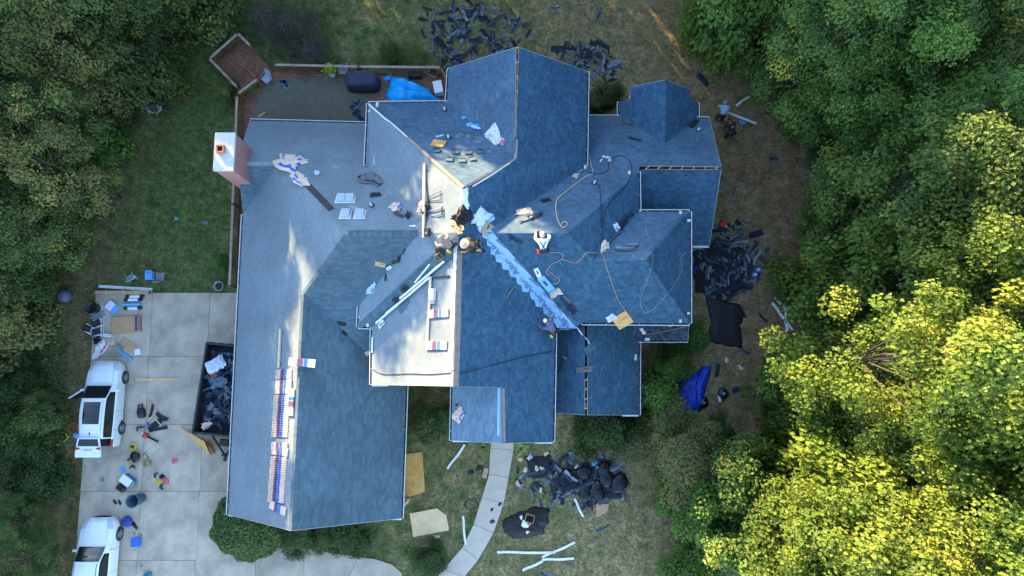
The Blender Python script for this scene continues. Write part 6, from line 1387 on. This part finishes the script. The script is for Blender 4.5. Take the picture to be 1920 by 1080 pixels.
# papers, offcuts and tools on the slopes: (name, label, cat, px, py, ang, sx, sy, h, mat, mat2)
CR = [('wrapper_pile', 'heap of flattened bundle wrappers at the chimney end of the main ridge', 'wrappers', 542, 306, -35, 1.5, 1.15, .2, PAPER, BLUEPRINT), ('wrapper_pile', 'long torn wrapper sliding down from the wrapper heap by the chimney', 'wrappers', 562, 337, -55, 1.25, .55, .12, PAPER, BLUEPRINT),
      ('shingle_tear_off', 'grey tear-off shingles piled where two old slopes meet', 'shingles', 697, 336, -30, 1.15, .8, .10, mat('grey_tear_off', (.13, .135, .15), .9, .4, 6), MEMB), ('shingle_tear_off', 'small torn shingle scrap below the tear-off pile', 'shingles', 704, 366, 10, .5, .3, .08, MEMB, None),
      ('paper_wrapper', 'crumpled tan wrapper above two dark shingle strips', 'wrapper', 742, 389, 70, .55, .5, .16, PAPER, BLUEPRINT), ('felt_piece', 'dark felt piece beside the crumpled wrapper', 'felt', 765, 407, 60, .5, .28, .05, MEMB, None), ('white_paper', 'small white paper below the dark felt piece', 'paper', 774, 425, 10, .3, .14, .05, BAND, None),
      ('pink_paper', 'pale torn paper against the long toe board', 'paper', 789, 391, 60, .55, .3, .12, PAPER, None), ('vent_strip', 'white ridge vent piece at the top of the main ridge', 'vent', 870, 369, 90, .85, .42, .06, WHITE, None),
      ('black_felt', 'black felt sheet pulled back at the ridge junction', 'felt', 866, 405, 40, 1.0, .7, .18, MEMB, None), ('kraft_paper', 'brown kraft paper behind the kneeling worker', 'paper', 859, 426, -35, .8, .35, .14, CARD, BAREW),
      ('packaging', 'large white and blue packaging on the top of the underlayment', 'packaging', 903, 412, 48, 1.05, .80, .16, BAND, CYAN), ('wrapper_heap', 'heap of white and pink wrappers on the back west slope', 'wrappers', 927, 256, -50, 1.05, .75, .22, BAND, PAPER), ('blue_wrapper', 'light blue wrapper strips beside the white wrapper heap', 'wrapper', 889, 238, -30, .85, .32, .14, CYAN, BAND), ('pink_wrapper', 'pink wrapper edge under the white wrapper heap', 'wrapper', 941, 264, -60, .5, .2, .08, PINK, CYAN), ('blue_wrapper', 'small blue wrapper at the valley of the back gable', 'wrapper', 871, 222, 30, .35, .22, .08, CYAN, MEMB),
      ('tan_paper', 'torn tan paper on the dark east slope below the ridge', 'paper', 983, 398, 15, .75, .40, .12, PAPER, None), ('tan_paper', 'torn tan paper at the end of the gable gutter', 'paper', 1079, 331, 70, .34, .28, .12, PAPER, None), ('tan_paper', 'white and blue crumpled paper by the dark valley pieces', 'paper', 1155, 426, -40, .40, .30, .14, BAND, BLUEP), ('rag', 'tan rag bundle where the air hose ends', 'rag', 1132, 464, 60, .70, .38, .18, PAPER, BAND), ('tan_paper', 'torn tan paper at the foot of the blue box', 'paper', 1041, 548, 30, .55, .4, .12, PAPER, None),
      ('rag', 'pale rag beside the tan square board at the eave', 'rag', 1146, 595, 40, .40, .36, .14, BAND, None), ('rag', 'pale scrap on the low bay roof', 'rag', 1205, 620, -60, .42, .18, .08, BAND, None), ('paper_wrapper', 'crumpled tan wrapper on the pale porch slope', 'wrapper', 862, 778, 40, .62, .55, .16, PAPER, BLUEPRINT), ('kraft_paper', 'brown paper and shingle scrap hanging over the west gutter', 'paper', 694, 664, -20, .6, .36, .12, PAPER, MEMB),
      ('blue_cloth', 'light blue cloth draped on the south slope by the hip', 'cloth', 697, 540, 60, .65, .25, .10, mat('pale_blue_cloth', (.40, .55, .68), .8, .1), MEMB), ('glove', 'white and purple glove at the eave corner end of the trim pieces', 'glove', 716, 607, 40, .45, .3, .12, BAND, PURPLE), ('felt_piece', 'dark felt piece on the garage east slope, upper of two', 'felt', 641, 606, -25, .42, .2, .04, MEMB, None), ('felt_piece', 'dark felt piece on the garage east slope, lower of two', 'felt', 646, 624, -40, .3, .22, .04, MEMB, None)]
for i, (n_, lab, cat, x, y, a_, sx, sy, h, m, m2) in enumerate(CR): crumple(n_, lab, cat, x, y, a_, sx, sy, h, m, i * 3 + 1, m2, lift=.03)
SQ = [('plywood_scrap', 'tan diamond of plywood on the back north slope', 'plywood', 822, 270, -20, (.62, .5, .03), PLY), ('plywood_scrap', 'tan plywood piece under the white packaging', 'plywood', 914, 431, 60, (.60, .55, .03), mat('olive_ply', (.38, .30, .15), .8, .2)), ('square_board', 'tan square board hanging over the south-east eave', 'board', 1167, 600, 42, (.75, .72, .03), PLY),
      ('brown_board', 'small brown board on the old south slope', 'board', 713, 495, -18, (.46, .22, .03), CARD), ('hammer_stapler', 'white hammer stapler next to the small brown board', 'tool', 730, 501, 40, (.26, .14, .08), BAND), ('felt_square', 'dark square of felt beside the hammer stapler', 'felt', 739, 491, 30, (.2, .15, .03), MEMB), ('felt_square', 'dark strip of felt along the old hip', 'felt', 749, 484, 70, (.42, .16, .03), MEMB), ('felt_square', 'thin dark strip of felt at the top of the old hip', 'felt', 759, 471, 50, (.36, .05, .03), MEMB), ('felt_square', 'dark scrap between the brown board and the blue cloth', 'felt', 724, 520, 80, (.34, .10, .03), MEMB),
      ('shingle_sheet', 'single dark shingle sheet lying below the trim pieces', 'shingle', 757, 573, 40, (.72, .34, .015), OLD_SHADE if 0 else SLATEP), ('tool_case', 'black tool case beside the long toe board', 'case', 804, 436, 85, (.34, .28, .14), BLACK), ('blue_carton', 'long light blue carton lying beside the open valley', 'carton', 1026, 533, -58, (.98, .36, .10), CYAN), ('white_sack', 'white tube sack at the head of the light blue carton', 'sack', 1009, 511, -70, (.55, .22, .12), BAND),
      ('white_bucket_lid', 'white square plastic tray at the head of the low ridge slot', 'tray', 1099, 672, 0, (.32, .44, .06), WHITE), ('shingle_sheet', 'brown-grey shingle sheet across the low ridge slot', 'shingle', 1096, 693, 4, (.85, .26, .02), mat('brown_grey_sheet', (.13, .125, .125), .9, .2)), ('white_box', 'small white box on the low bay roof', 'box', 1213, 634, 0, (.22, .15, .1), WHITE), ('shingle_stack', 'dark shingle strips stacked against the gable wall', 'shingles', 1055, 682, 55, (.9, .2, .06), mat('dark_strip', (.03, .04, .055), .9, .2)), ('shingle_sheet', 'teal-grey shingle pieces fanned at the foot of the valley flashing', 'shingle', 1105, 653, 25, (.72, .34, .03), mat('teal_grey_sheet', (.06, .13, .18), .9, .25)),
      ('brown_shingle', 'single brown shingle on the light north slope', 'shingle', 1149, 321, 72, (.52, .14, .015), mat('brown_shingle', (.17, .13, .13), .9, .2)), ('nail_box', 'dark square box on the pale porch slope', 'box', 857, 759, 0, (.12, .10, .05), BLACK), ('nail_gun', 'light blue nail gun resting on the east ridge slot', 'tool', 1233, 312, 20, (.22, .12, .14), CYAN), ('dark_tool', 'black tool hanging below the east ridge slot', 'tool', 1234, 322, -50, (.2, .1, .08), BLACK),
      ('white_bottle', 'white caulk bottle at the foot of the gable gutter', 'bottle', 1097, 316, 85, (.22, .12, .12), WHITE), ('white_pipe', 'white plastic pipe length on the light north slope', 'pipe', 1137, 297, -28, (.42, .09, .09), WHITE), ('white_pipe', 'short white pipe piece with black boot beside the pipe length', 'pipe', 1127, 303, 70, (.22, .08, .08), WHITE), ('white_pipe', 'white pipe elbow piece at the other end of the pipe length', 'pipe', 1143, 303, 40, (.16, .12, .1), BAND), ('white_pipe', 'white curved pipe piece above the tan plywood diamond', 'pipe', 825, 257, 25, (.36, .07, .07), WHITE), ('white_corner', 'white metal corner at the low gable eave', 'flashing', 1191, 670, 80, (.3, .16, .01), GUTTER)]
def detail(o, d, m):
    if d[2] >= .06: pbox(o, 'end_band', (d[0] * .36, 0, d[2] / 2), (d[0] * .12, d[1] * 1.02, d[2] * 1.03), GREYP if m is not BLACK else DKMET); pbox(o, 'top_mark', (-d[0] * .15, 0, d[2] + .002), (d[0] * .3, d[1] * .3, .006), BLACK if m is not BLACK else GREYP)
    elif d[2] > .012: pbox(o, 'worn_edge', (d[0] * .2, d[1] * .1, d[2]), (d[0] * .35, d[1] * .12, .004), DECKG if m in (PLY,) else DKMET)
for n_, lab, cat, x, y, a_, d, m in SQ: bx(n_, lab, cat, x, y, a_, d, m, .012, lift=.025, extra=lambda o, d=d, m=m: detail(o, d, m))
for i, (x, y, a_) in enumerate(((854, 287, 0), (878, 288, 4), (843, 301, -3), (867, 303, 2), (902, 286, -6), (819, 284, 3), (886, 300, 30))):
    F = frame(x, y, a_, .03); o = MB(); o.bbox((0, 0, .03), (.30, .26, .05), .008); q = o.build('shingle_tab_stack', DARKS if 0 else SLATEP, None, F); pbox(q, 'cut_face', (0, .10, .058), (.28, .07, .006), MEMB); tag(q, 'small stack of cut shingle tabs below the tan plywood diamond', 'shingles', 'cut shingle tabs on the back north slope')
for i, (x, y, a_, lab) in enumerate(((750, 402, -40, 'dark shingle strip sliding from the crumpled wrapper'), (985, 414, 30, 'grey shingle strip below the torn tan paper'), (1004, 407, 35, 'dark shingle strip next to the grey one below the torn paper'), (1166, 419, 40, 'dark shingle strip at the block valley, upper'), (1180, 403, 20, 'dark torn shingle at the inside corner of the block eave'), (1150, 446, 35, 'dark shingle strip above the tan rag bundle'), (1172, 468, 5, 'shingle sheet on the ridge beside the sun patch'), (1186, 462, 10, 'second shingle sheet on the ridge beside the sun patch'),
                                (1060, 562, -52, 'dark shingle strip along the valley below the blue carton'), (1072, 578, -50, 'lower dark shingle strip along the valley'), (958, 547, 45, 'dark shingle lying alone on the east slope'), (966, 448, -35, 'dark shingle sheet right of the worker in the straw hat'), (1023, 376, 30, 'torn shingle at the middle of the yellow rope valley'), (1085, 327, 60, 'dark shingle strip at the top of the rope valley'), (1178, 232, -30, 'torn felt strip at the north-east valley'), (1300, 233, 60, 'torn felt strip right of the north-east gable'), (1190, 262, -35, 'pale lath strip on the north-east valley'))):
    tag(link('loose_shingle', SCRAPS[(i * 3 + 1) % 22], None, frame(x, y, a_, .02)), lab, 'shingle')
# metal roof vents and pipe vents
for x, y, lab in ((640, 374, 'metal box vent on the old north slope, touching its twin'), (656, 374, 'metal box vent right beside its twin on the old north slope'), (648, 403, 'metal box vent standing below the twin vents near the bright hip'), (675, 403, 'metal box vent standing alone below the twin vents')):
    o = empty('roof_vent', frame(x, y, 180, .012) @ Matrix.Scale(1.15, 4)); a = MB(); a.prism([(-.22, -.25), (.22, -.25), (.22, .25), (-.22, .25)], .012); a.build('flange', GUTTER, o)
    VENTM = mat('galvanised_vent', (.26, .34, .41), .4, .1, 5, metal=.2)
    a = MB(); a.add([(-.17, -.19, .0), (.17, -.19, .0), (.17, .19, .0), (-.17, .19, .0), (-.16, -.17, .17), (.16, -.17, .17), (.16, .19, .05), (-.16, .19, .05)], [(4, 5, 6, 7), (0, 1, 5, 4), (1, 2, 6, 5), (2, 3, 7, 6), (3, 0, 4, 7)]); a.build('hood', VENTM, o); pbox(o, 'louvre', (.0, -.185, .08), (.30, .02, .10), BLACK); tag(o, lab, 'roof vent')
for x, y, lab in ((595, 325, 'white pipe vent alone on the old north slope'), (697, 386, 'white pipe vent near the metal box vents'), (841, 259, 'white pipe vent beside the curved pipe piece'), (834, 207, 'dark-booted pipe vent at the foot of the back valley'), (1114, 344, 'round white pipe vent beside the yellow rope'), (1308, 245, 'white pipe vent near the north-east corner')):
    o = empty('pipe_vent', upright(x, y, 0)); a = MB(); a.lathe([(.14, -.08), (.12, .06), (.07, .12)], 14); a.build('boot', DKMET if y != 325 else GUTTER, o, None, True); a = MB(); a.lathe([(.055, .0), (.055, .32), (.042, .32), (.042, .1), (0, .1)], 14, cap=False); a.build('pipe', WHITE, o, None, True); tag(o, lab, 'pipe vent')
# lengths of metal drip edge lying in the front valley
for i, (a_, b_, lab) in enumerate((((833, 488), (745, 562), 'upper white drip-edge length in the front valley'), ((806, 518), (708, 606), 'longest white drip-edge length in the front valley'), ((772, 547), (728, 588), 'short white drip-edge length under the longest one'), ((806, 492), (778, 526), 'thin white drip-edge length leaning on the hip'))):
    board('drip_edge', lab, 'drip edge', a_, b_, .09 if i < 3 else .04, .05, GUTTER, lift=.06 + .03 * i, parts=lambda o, L: pbox(o, 'folded_lip', (0, .035, .055), (L, .012, .02), WHITE))
for x, y, lab in ((759, 540, 'black tool pouch on the hip above the drip-edge lengths'), (743, 560, 'black bag under the longest drip-edge length'), (800, 401, 'black tool rolls on the long toe board'), (803, 388, 'black strap bundle on the long toe board')): bag('tool_pouch', x, y, x, .20, .15, .18, BLACK, lab, int(x), 'pouch')
coil('rope_coil', 'brown rope coil behind the kneeling worker', 'rope', 823, 480, .17, .022, mat('brown_rope', (.22, .15, .10), .85, .3, 30), 5, lift=.03)
bag('rope_bag', 826, 470, 20, .2, .3, .2, BLACK, 'black rope bag at the top of the rope coil', 31)
o = empty('roof_bracket', frame(817, 383, 0, .03)); a = MB(); a.tube([(-.38, .18, .02), (-.36, .36, .05), (.36, .50, .05), (.36, .12, .03), (-.38, .18, .02)], .018, 5); a.build('frame_bar', DKMET, o)
for yy in (-.28, -.52): a = MB(); a.tube([(-.4, yy, .05), (.42, yy + .06, .05)], .022, 6); a.build('arm', FRAME, o)
a = MB(); a.bbox((.44, -.37, .05), (.07, .36, .05), .012); a.build('foot', DKMET, o); tag(o, 'metal roof bracket beside the long pale toe board', 'bracket')
strip([(855.5, 462), (852, 540), (850, 610), (848, 660), (848, 694)], .17, WHITE, 'ridge_tape', .05, house, only='W3l')
strip([(936, 727), (935.5, 780), (935, 817)], .12, SKYBLUE, 'ridge_tape', .03, house, only='PW')
strip([(693, 196), (764, 259)], .07, WHITE, 'hip_flashing', .06, house)
strip([(885, 350), (920, 329), (955, 306)], .05, WHITE, 'hip_flashing', .07, house)
strip([(700, 632), (699, 661)], .1, GUTTER, 'loose_gutter_piece', .06, house, only='W3l')
# ropes, hoses and leads
cable('safety_rope', 'pale yellow rope running down the valley to a coil', 'rope', [(1112, 328), (1101, 331), (1086, 341), (1068, 355), (1044, 377), (1044, 407), (1049, 421), (1056, 428), (1064, 421), (1057, 417), (1051, 425)], .022, CREAMROPE)
cable('safety_rope', 'straight pale rope from the gable gutter to the valley', 'rope', [(1100, 275), (1106, 300), (1112, 324)], .018, CREAMROPE)
cable('air_hose', 'tan air hose looping from the white-shirted worker', 'hose', [(1028, 473), (1052, 474), (1054, 484), (1040, 492), (1030, 499), (1025, 511), (1030, 515), (1034, 510), (1040, 517), (1049, 524), (1043, 531), (1036, 531)], .016, ORHOSE)
cable('air_hose', 'tan air hose between the loop and the tan rag bundle', 'hose', [(1053, 484), (1078, 492), (1092, 482), (1098, 474), (1110, 474), (1123, 475)], .016, ORHOSE)
cable('air_hose', 'tan air hose running from the rag bundle over the south-east eave', 'hose', [(1130, 478), (1141, 511), (1157, 557), (1170, 578), (1184, 597)], .016, ORHOSE)
cable('air_hose', 'tan air hose sagging across the low bay roof', 'hose', [(1208, 627), (1240, 622), (1288, 611)], .014, ORHOSE)
cable('thin_cord', 'thin grey cord looping over the south-east hip', 'cord', [(1213, 410), (1211, 433), (1223, 463), (1220, 504), (1202, 557), (1206, 583), (1222, 581), (1250, 552), (1277, 509), (1276, 483), (1287, 474)], .009, FRAME)
cable('thin_cord', 'thin grey cord arcing over the dark gable slope', 'cord', [(975, 195), (986, 240), (1010, 268), (1040, 274), (1070, 255), (1096, 240)], .009, SLATEP)
cable('thin_cord', 'thin pale cord snaking below the back gable peak', 'cord', [(972, 184), (986, 193), (998, 186), (1004, 170), (1008, 195), (1020, 184), (1050, 186)], .009, SLATEP)
cable('black_lead', 'black power lead across the light north slope', 'cable', [(1098, 322), (1120, 327), (1138, 322), (1142, 305), (1158, 293), (1172, 296), (1183, 308), (1183, 330), (1172, 350), (1150, 372), (1135, 395), (1129, 430), (1130, 455)], .015, BLACK)
cable('black_lead', 'black power lead dropping from the rope valley', 'cable', [(1113, 345), (1124, 352), (1126, 390), (1128, 430)], .012, BLACK)
cable('black_lead', 'black power lead across the foot of the front west slope', 'cable', [(699, 692), (721, 702), (771, 701), (808, 702), (846, 699)], .014, BLACK)
cable('black_lead', 'black power lead across the dark front slope', 'cable', [(860, 700), (890, 694), (933, 682), (996, 666), (1035, 659)], .014, BLACK)
# ================================================================== PEOPLE
POSE = {  # metres, +Y is where the person faces
 'bend': dict(pel=(0, -.10, .88), chest=(0, .30, 1.10), neck=(0, .44, 1.14), head=(0, .58, 1.12), hip=.11, knee=(.15, .10, .48), ankle=(.15, -.06, .09), toe=(.16, .14, .05), sh=.20, elb=(.30, .42, .84), hand=(.22, .58, .62)),
 'kneel': dict(pel=(0, -.18, .40), chest=(0, .10, .72), neck=(0, .22, .84), head=(0, .32, .92), hip=.11, knee=(.18, .20, .10), ankle=(.16, -.34, .09), toe=(.16, -.48, .06), sh=.20, elb=(.32, .32, .50), hand=(.20, .52, .20)),
 'crouch': dict(pel=(0, -.22, .42), chest=(0, .14, .66), neck=(0, .27, .74), head=(0, .40, .76), hip=.11, knee=(.22, .20, .48), ankle=(.18, -.08, .09), toe=(.20, .12, .05), sh=.20, elb=(.34, .36, .46), hand=(.24, .56, .22))}
def skin_obj(name, verts, edges, radii, m, parent=None, M=None, root=0):
    me = bpy.data.meshes.new(name); me.from_pydata([tuple(v) for v in verts], edges, []); me.materials.append(m)
    o = link(name, me, parent, M); o.modifiers.new('skin', 'SKIN'); sv = me.skin_vertices[0].data
    for i, r in enumerate(radii): sv[i].radius = (r, r) if not isinstance(r, tuple) else r; sv[i].use_root = (i == root)
    s = o.modifiers.new('sub', 'SUBSURF'); s.levels = 1; s.render_levels = 2
    return o
def person(px, py, ang, pose, label, shirt, pants, hat, hatm, hand_l=None, hand_r=None, surf_lift=.02, band=None, harness=False, beltm=None, sleeves=True):
    p = POSE[pose]; F = upright(px, py, ang, surf_lift)
    nrm = on(px, py)[1]
    V_ = lambda t, s=1: Vector((t[0] * s, t[1], t[2]))
    # feet and knees follow the slope they rest on
    Rz = Matrix.Rotation(-R(ang), 3, 'Z'); ln = Rz @ nrm
    def ground(v): return Vector((v.x, v.y, v.z - (ln.x * v.x + ln.y * v.y) / ln.z))
    vs, es, rs = [], [], []
    def add(v, r, par=None):
        vs.append(v); rs.append(r)
        if par is not None: es.append((par, len(vs) - 1))
        return len(vs) - 1
    pel = V_(p['pel']); ch = V_(p['chest']); nk = V_(p['neck']); hd = V_(p['head'])
    i0 = add(pel, (.15, .12)); i1 = add(pel.lerp(ch, .5), (.145, .11), i0); i2 = add(ch, (.165, .115), i1); i3 = add(nk, .062, i2); i4 = add(hd, .075, i3)
    J = {}
    for s in (-1, 1):
        hp = pel + Vector((s * p['hip'], .0, -.04)); kn = ground(V_(p['knee'], s)); an = ground(V_(p['ankle'], s)); to = ground(V_(p['toe'], s))
        a = add(hp, .10, i0); b = add(kn, .065, a); c = add(an, .045, b); add(to, .038, c)
        sh = ch + Vector((s * p['sh'], .02, .03)); el = V_(p['elb'], s); ha = V_(p['hand'], s)
        tgt = hand_r if s > 0 else hand_l
        if tgt is not None: ha = Vector(tgt); el = (sh + ha) / 2 + Vector((s * .10, -.04, -.04))
        a2 = add(sh, .062, i2); b2 = add(el, .046, a2); c2 = add(ha, .034, b2)
        d = (ha - el).normalized(); side = d.cross(Vector((0, 0, 1))).normalized(); pm = add(ha + d * .06, .032, c2)
        for k, (sp, ln_) in enumerate(((-.030, .075), (-.010, .090), (.012, .084), (.032, .066))):
            q = add(ha + d * .09 + side * sp, .010, pm); add(ha + d * (.09 + ln_ * .6) + side * sp * 1.2 + Vector((0, 0, -.02)), .009, q)
        t_ = add(ha + d * .04 + side * -.045 * s, .011, c2); add(ha + d * .075 + side * -.065 * s + Vector((0, 0, -.015)), .009, t_)
        J[s] = dict(hp=hp, kn=kn, an=an, to=to, sh=sh, el=el, ha=ha)
    o = skin_obj('person', vs, es, rs, SKIN, None, F); tag(o, label, 'person')
    # head with nose, ears
    HM = Matrix.Translation(hd) @ Matrix.Rotation(R(-42 if pose != 'kneel' else -30), 4, 'X')
    a = MB(); vsx, fsx = [], []; n, k = 16, 10
    for j in range(k + 1):
        t = math.pi * j / k
        for i in range(n):
            q = 6.283 * i / n; x, y, z = .078 * math.sin(t) * math.cos(q), .098 * math.sin(t) * math.sin(q), .118 * math.cos(t)
            if y > .06 and abs(x) < .025 and -.05 < z < .02: y += .022
            if abs(x) > .07 and abs(z) < .035: x *= 1.18
            vsx.append((x, y, z))
    for j in range(k):
        for i in range(n): fsx.append((j * n + i, (j + 1) * n + i, (j + 1) * n + (i + 1) % n, j * n + (i + 1) % n))
    a.add(vsx, fsx, 0, HM); h = a.build('head', SKIN, o, None, True)
    for s in (-1, 1): a = MB(); a.lathe([(.012 * math.sin(t), .012 * math.cos(t)) for t in (.01, 1, 2, 3.13)], 8, 0, HM @ Matrix.Translation((s * .03, .088, .012))); a.build('eye', BLACK, h)
    a = MB(); a.box((0, .086, -.048), (.045, .012, .010), 0, HM); a.build('mouth', PINK, h)
    a = MB(); a.lathe([(.084, -.02), (.086, .03), (.075, .085), (.03, .122), (0, .125)], 14, 0, HM @ Matrix.Translation((0, -.012, 0)), cap=False); a.build('hair', BLACK, h, None, True)
    if hat == 'straw': prof = [(.21, .045), (.20, .055), (.105, .06), (.10, .12), (.085, .155), (.04, .165), (0, .16)]
    elif hat == 'hood': prof = [(.105, -.06), (.11, .0), (.10, .08), (.06, .125), (0, .135)]
    else: prof = [(.095, .03), (.095, .06), (.088, .10), (.055, .135), (0, .145)]
    a = MB(); a.lathe(prof, 20, 0, HM, cap=False); ht = a.build('hat', hatm, o, None, True)
    if hat == 'cap': a = MB(); a.prism([(-.07, .07, .045), (.07, .07, .045), (.06, .17, .04), (0, .19, .038), (-.06, .17, .04)], .012, 0, HM); a.build('brim', band or hatm, ht)
    elif band: a = MB(); a.lathe([(.106, .06), (.106, .085)], 18, 0, HM, cap=False); a.build('hat_band', band, ht)
    # clothes: slightly larger skins over the same joints
    vv, ee, rr = [pel.lerp(ch, .1), pel.lerp(ch, .5), ch, ch.lerp(nk, .55)], [(0, 1), (1, 2), (2, 3)], [(.168, .14), (.165, .13), (.185, .135), .10]
    for s in (-1, 1):
        j = J[s]; n0 = len(vv); vv += [j['sh'], j['sh'].lerp(j['el'], .9)]; ee += [(2, n0), (n0, n0 + 1)]; rr += [.082, .066]
        if sleeves: vv.append(j['el'].lerp(j['ha'], .82)); ee.append((n0 + 1, n0 + 2)); rr.append(.050)
    skin_obj('shirt', vv, ee, rr, shirt, o)
    vv, ee, rr = [pel.lerp(ch, .18), pel], [(0, 1)], [(.172, .14), (.172, .145)]
    for s in (-1, 1):
        j = J[s]; n0 = len(vv); vv += [j['hp'], j['kn'], j['kn'].lerp(j['an'], .85)]; ee += [(1, n0), (n0, n0 + 1), (n0 + 1, n0 + 2)]; rr += [.118, .085, .068]
    skin_obj('trousers', vv, ee, rr, pants, o)
    for s in (-1, 1):
        j = J[s]; skin_obj('boot', [j['an'] + Vector((0, 0, .06)), j['an'], j['to']], [(0, 1), (1, 2)], [.06, .062, .050], BLACK, o)
    if beltm:
        up_ = (ch - pel).normalized(); X = Vector((1, 0, 0)); Y = up_.cross(X); B = Matrix.Identity(4); c0_ = pel.lerp(ch, .16)
        for i in range(3): B[i][0], B[i][1], B[i][2], B[i][3] = X[i], Y[i], up_[i], c0_[i]
        a = MB(); a.lathe([(.182, -.03), (.186, 0), (.182, .03)], 18, 0, B, cap=False, sy=.85); b_ = a.build('tool_belt', BLACK, o, None, True)
        for s, m_ in ((-1, beltm), (1, BLACK)): a = MB(); a.bbox((s * .21, -.02, -.08), (.10, .16, .18), .02, 0, B); a.build('pouch', m_, b_)
    if harness:
        back = Vector((0, 0, 1)); nb = (ch - pel).cross(Vector((1, 0, 0))); nb = nb if nb.z > 0 else -nb; nb.normalize()
        for s in (-1, 1):
            a = MB(); a.tube([pel + Vector((s * .13, 0, 0)) + nb * .135, pel.lerp(ch, .55) + nb * .152, ch + Vector((-s * .13, .05, 0)) + nb * .135], .016, 5); a.build('harness_strap', BLACK, o)
    return o
SH_GREY = mat('grey_work_shirt', (.17, .18, .19), .85, .2, 8); SH_BRN = mat('dark_brown_shirt', (.05, .035, .035), .85, .2, 8); SH_WHT = mat('white_t_shirt', (.68, .70, .74), .8, .08, 8); SH_BLU = mat('slate_blue_shirt', (.08, .11, .20), .85, .2, 8); SH_LBL = mat('light_blue_shirt', (.22, .33, .52), .85, .1, 8); SH_BLK = mat('black_clothing', (.012, .014, .018), .85, .3, 8); JEANS = mat('dark_jeans', (.02, .03, .055), .85, .3, 9)
STRAW = mat('straw_hat', (.52, .40, .24), .8, .2, 25); GREYCAP = mat('grey_cap', (.22, .23, .25), .8, .15)
w1_ = person(842, 462, 55, 'kneel', 'worker kneeling at the ridge in grey shirt with yellow vest straps', SH_GREY, JEANS, 'hood', GREYCAP, band=YELLOW, beltm=YELLOW)
w2_ = person(888, 464, 95, 'kneel', 'worker in wide straw hat crouching beside the underlayment', SH_BRN, SH_BLK, 'straw', STRAW, band=DECKG, beltm=CARD)
w3_ = person(1017, 464, 5, 'crouch', 'worker in white shirt and black harness on the dark slope', SH_WHT, SH_BLK, 'hood', mat('cream_cap', (.55, .50, .45), .8, .1), harness=True, beltm=RED, hand_l=(-.22, .62, .42))
w4_ = person(1032, 618, 40, 'crouch', 'worker in slate blue shirt with white and red cap at the foot of the valley', SH_BLU, SH_BLK, 'cap', WHITE, band=RED, beltm=YELLOW, sleeves=False)
w5_ = person(1346, 226, -10, 'bend', 'worker in light blue shirt bending with a white gutter length', SH_LBL, SH_BLK, 'hood', GREYCAP, hand_r=(.34, .40, .70))
w6_ = person(1364, 258, 25, 'bend', 'worker all in black bending beside the light blue shirted one', SH_BLK, SH_BLK, 'hood', SH_BLK, band=LIME)
P, Q = gp(1353, 207, .78), gp(1418, 232, .10); t = (Q - P).normalized(); Y = Vector((0, 0, 1)).cross(t).normalized(); Z = t.cross(Y); M = Matrix.Identity(4)
for i in range(3): M[i][0], M[i][1], M[i][2], M[i][3] = t[i], Y[i], Z[i], ((P + Q) / 2)[i]
a = MB(); a.box((0, 0, 0), ((Q - P).length, .12, .03)); o = a.build('gutter_length', GUTTER, None, M); tag(o, 'white gutter length held by the worker in light blue', 'gutter'); pbox(o, 'channel_lip', (0, .05, .03), ((Q - P).length * .99, .014, .04), WHITE); pbox(o, 'channel_lip', (0, -.05, .03), ((Q - P).length * .99, .014, .04), WHITE)
crumple('blue_bag', 'light blue plastic bag on the grass under the held gutter', 'bag', 1392, 230, -10, .34, .22, .12, CYAN, 3)
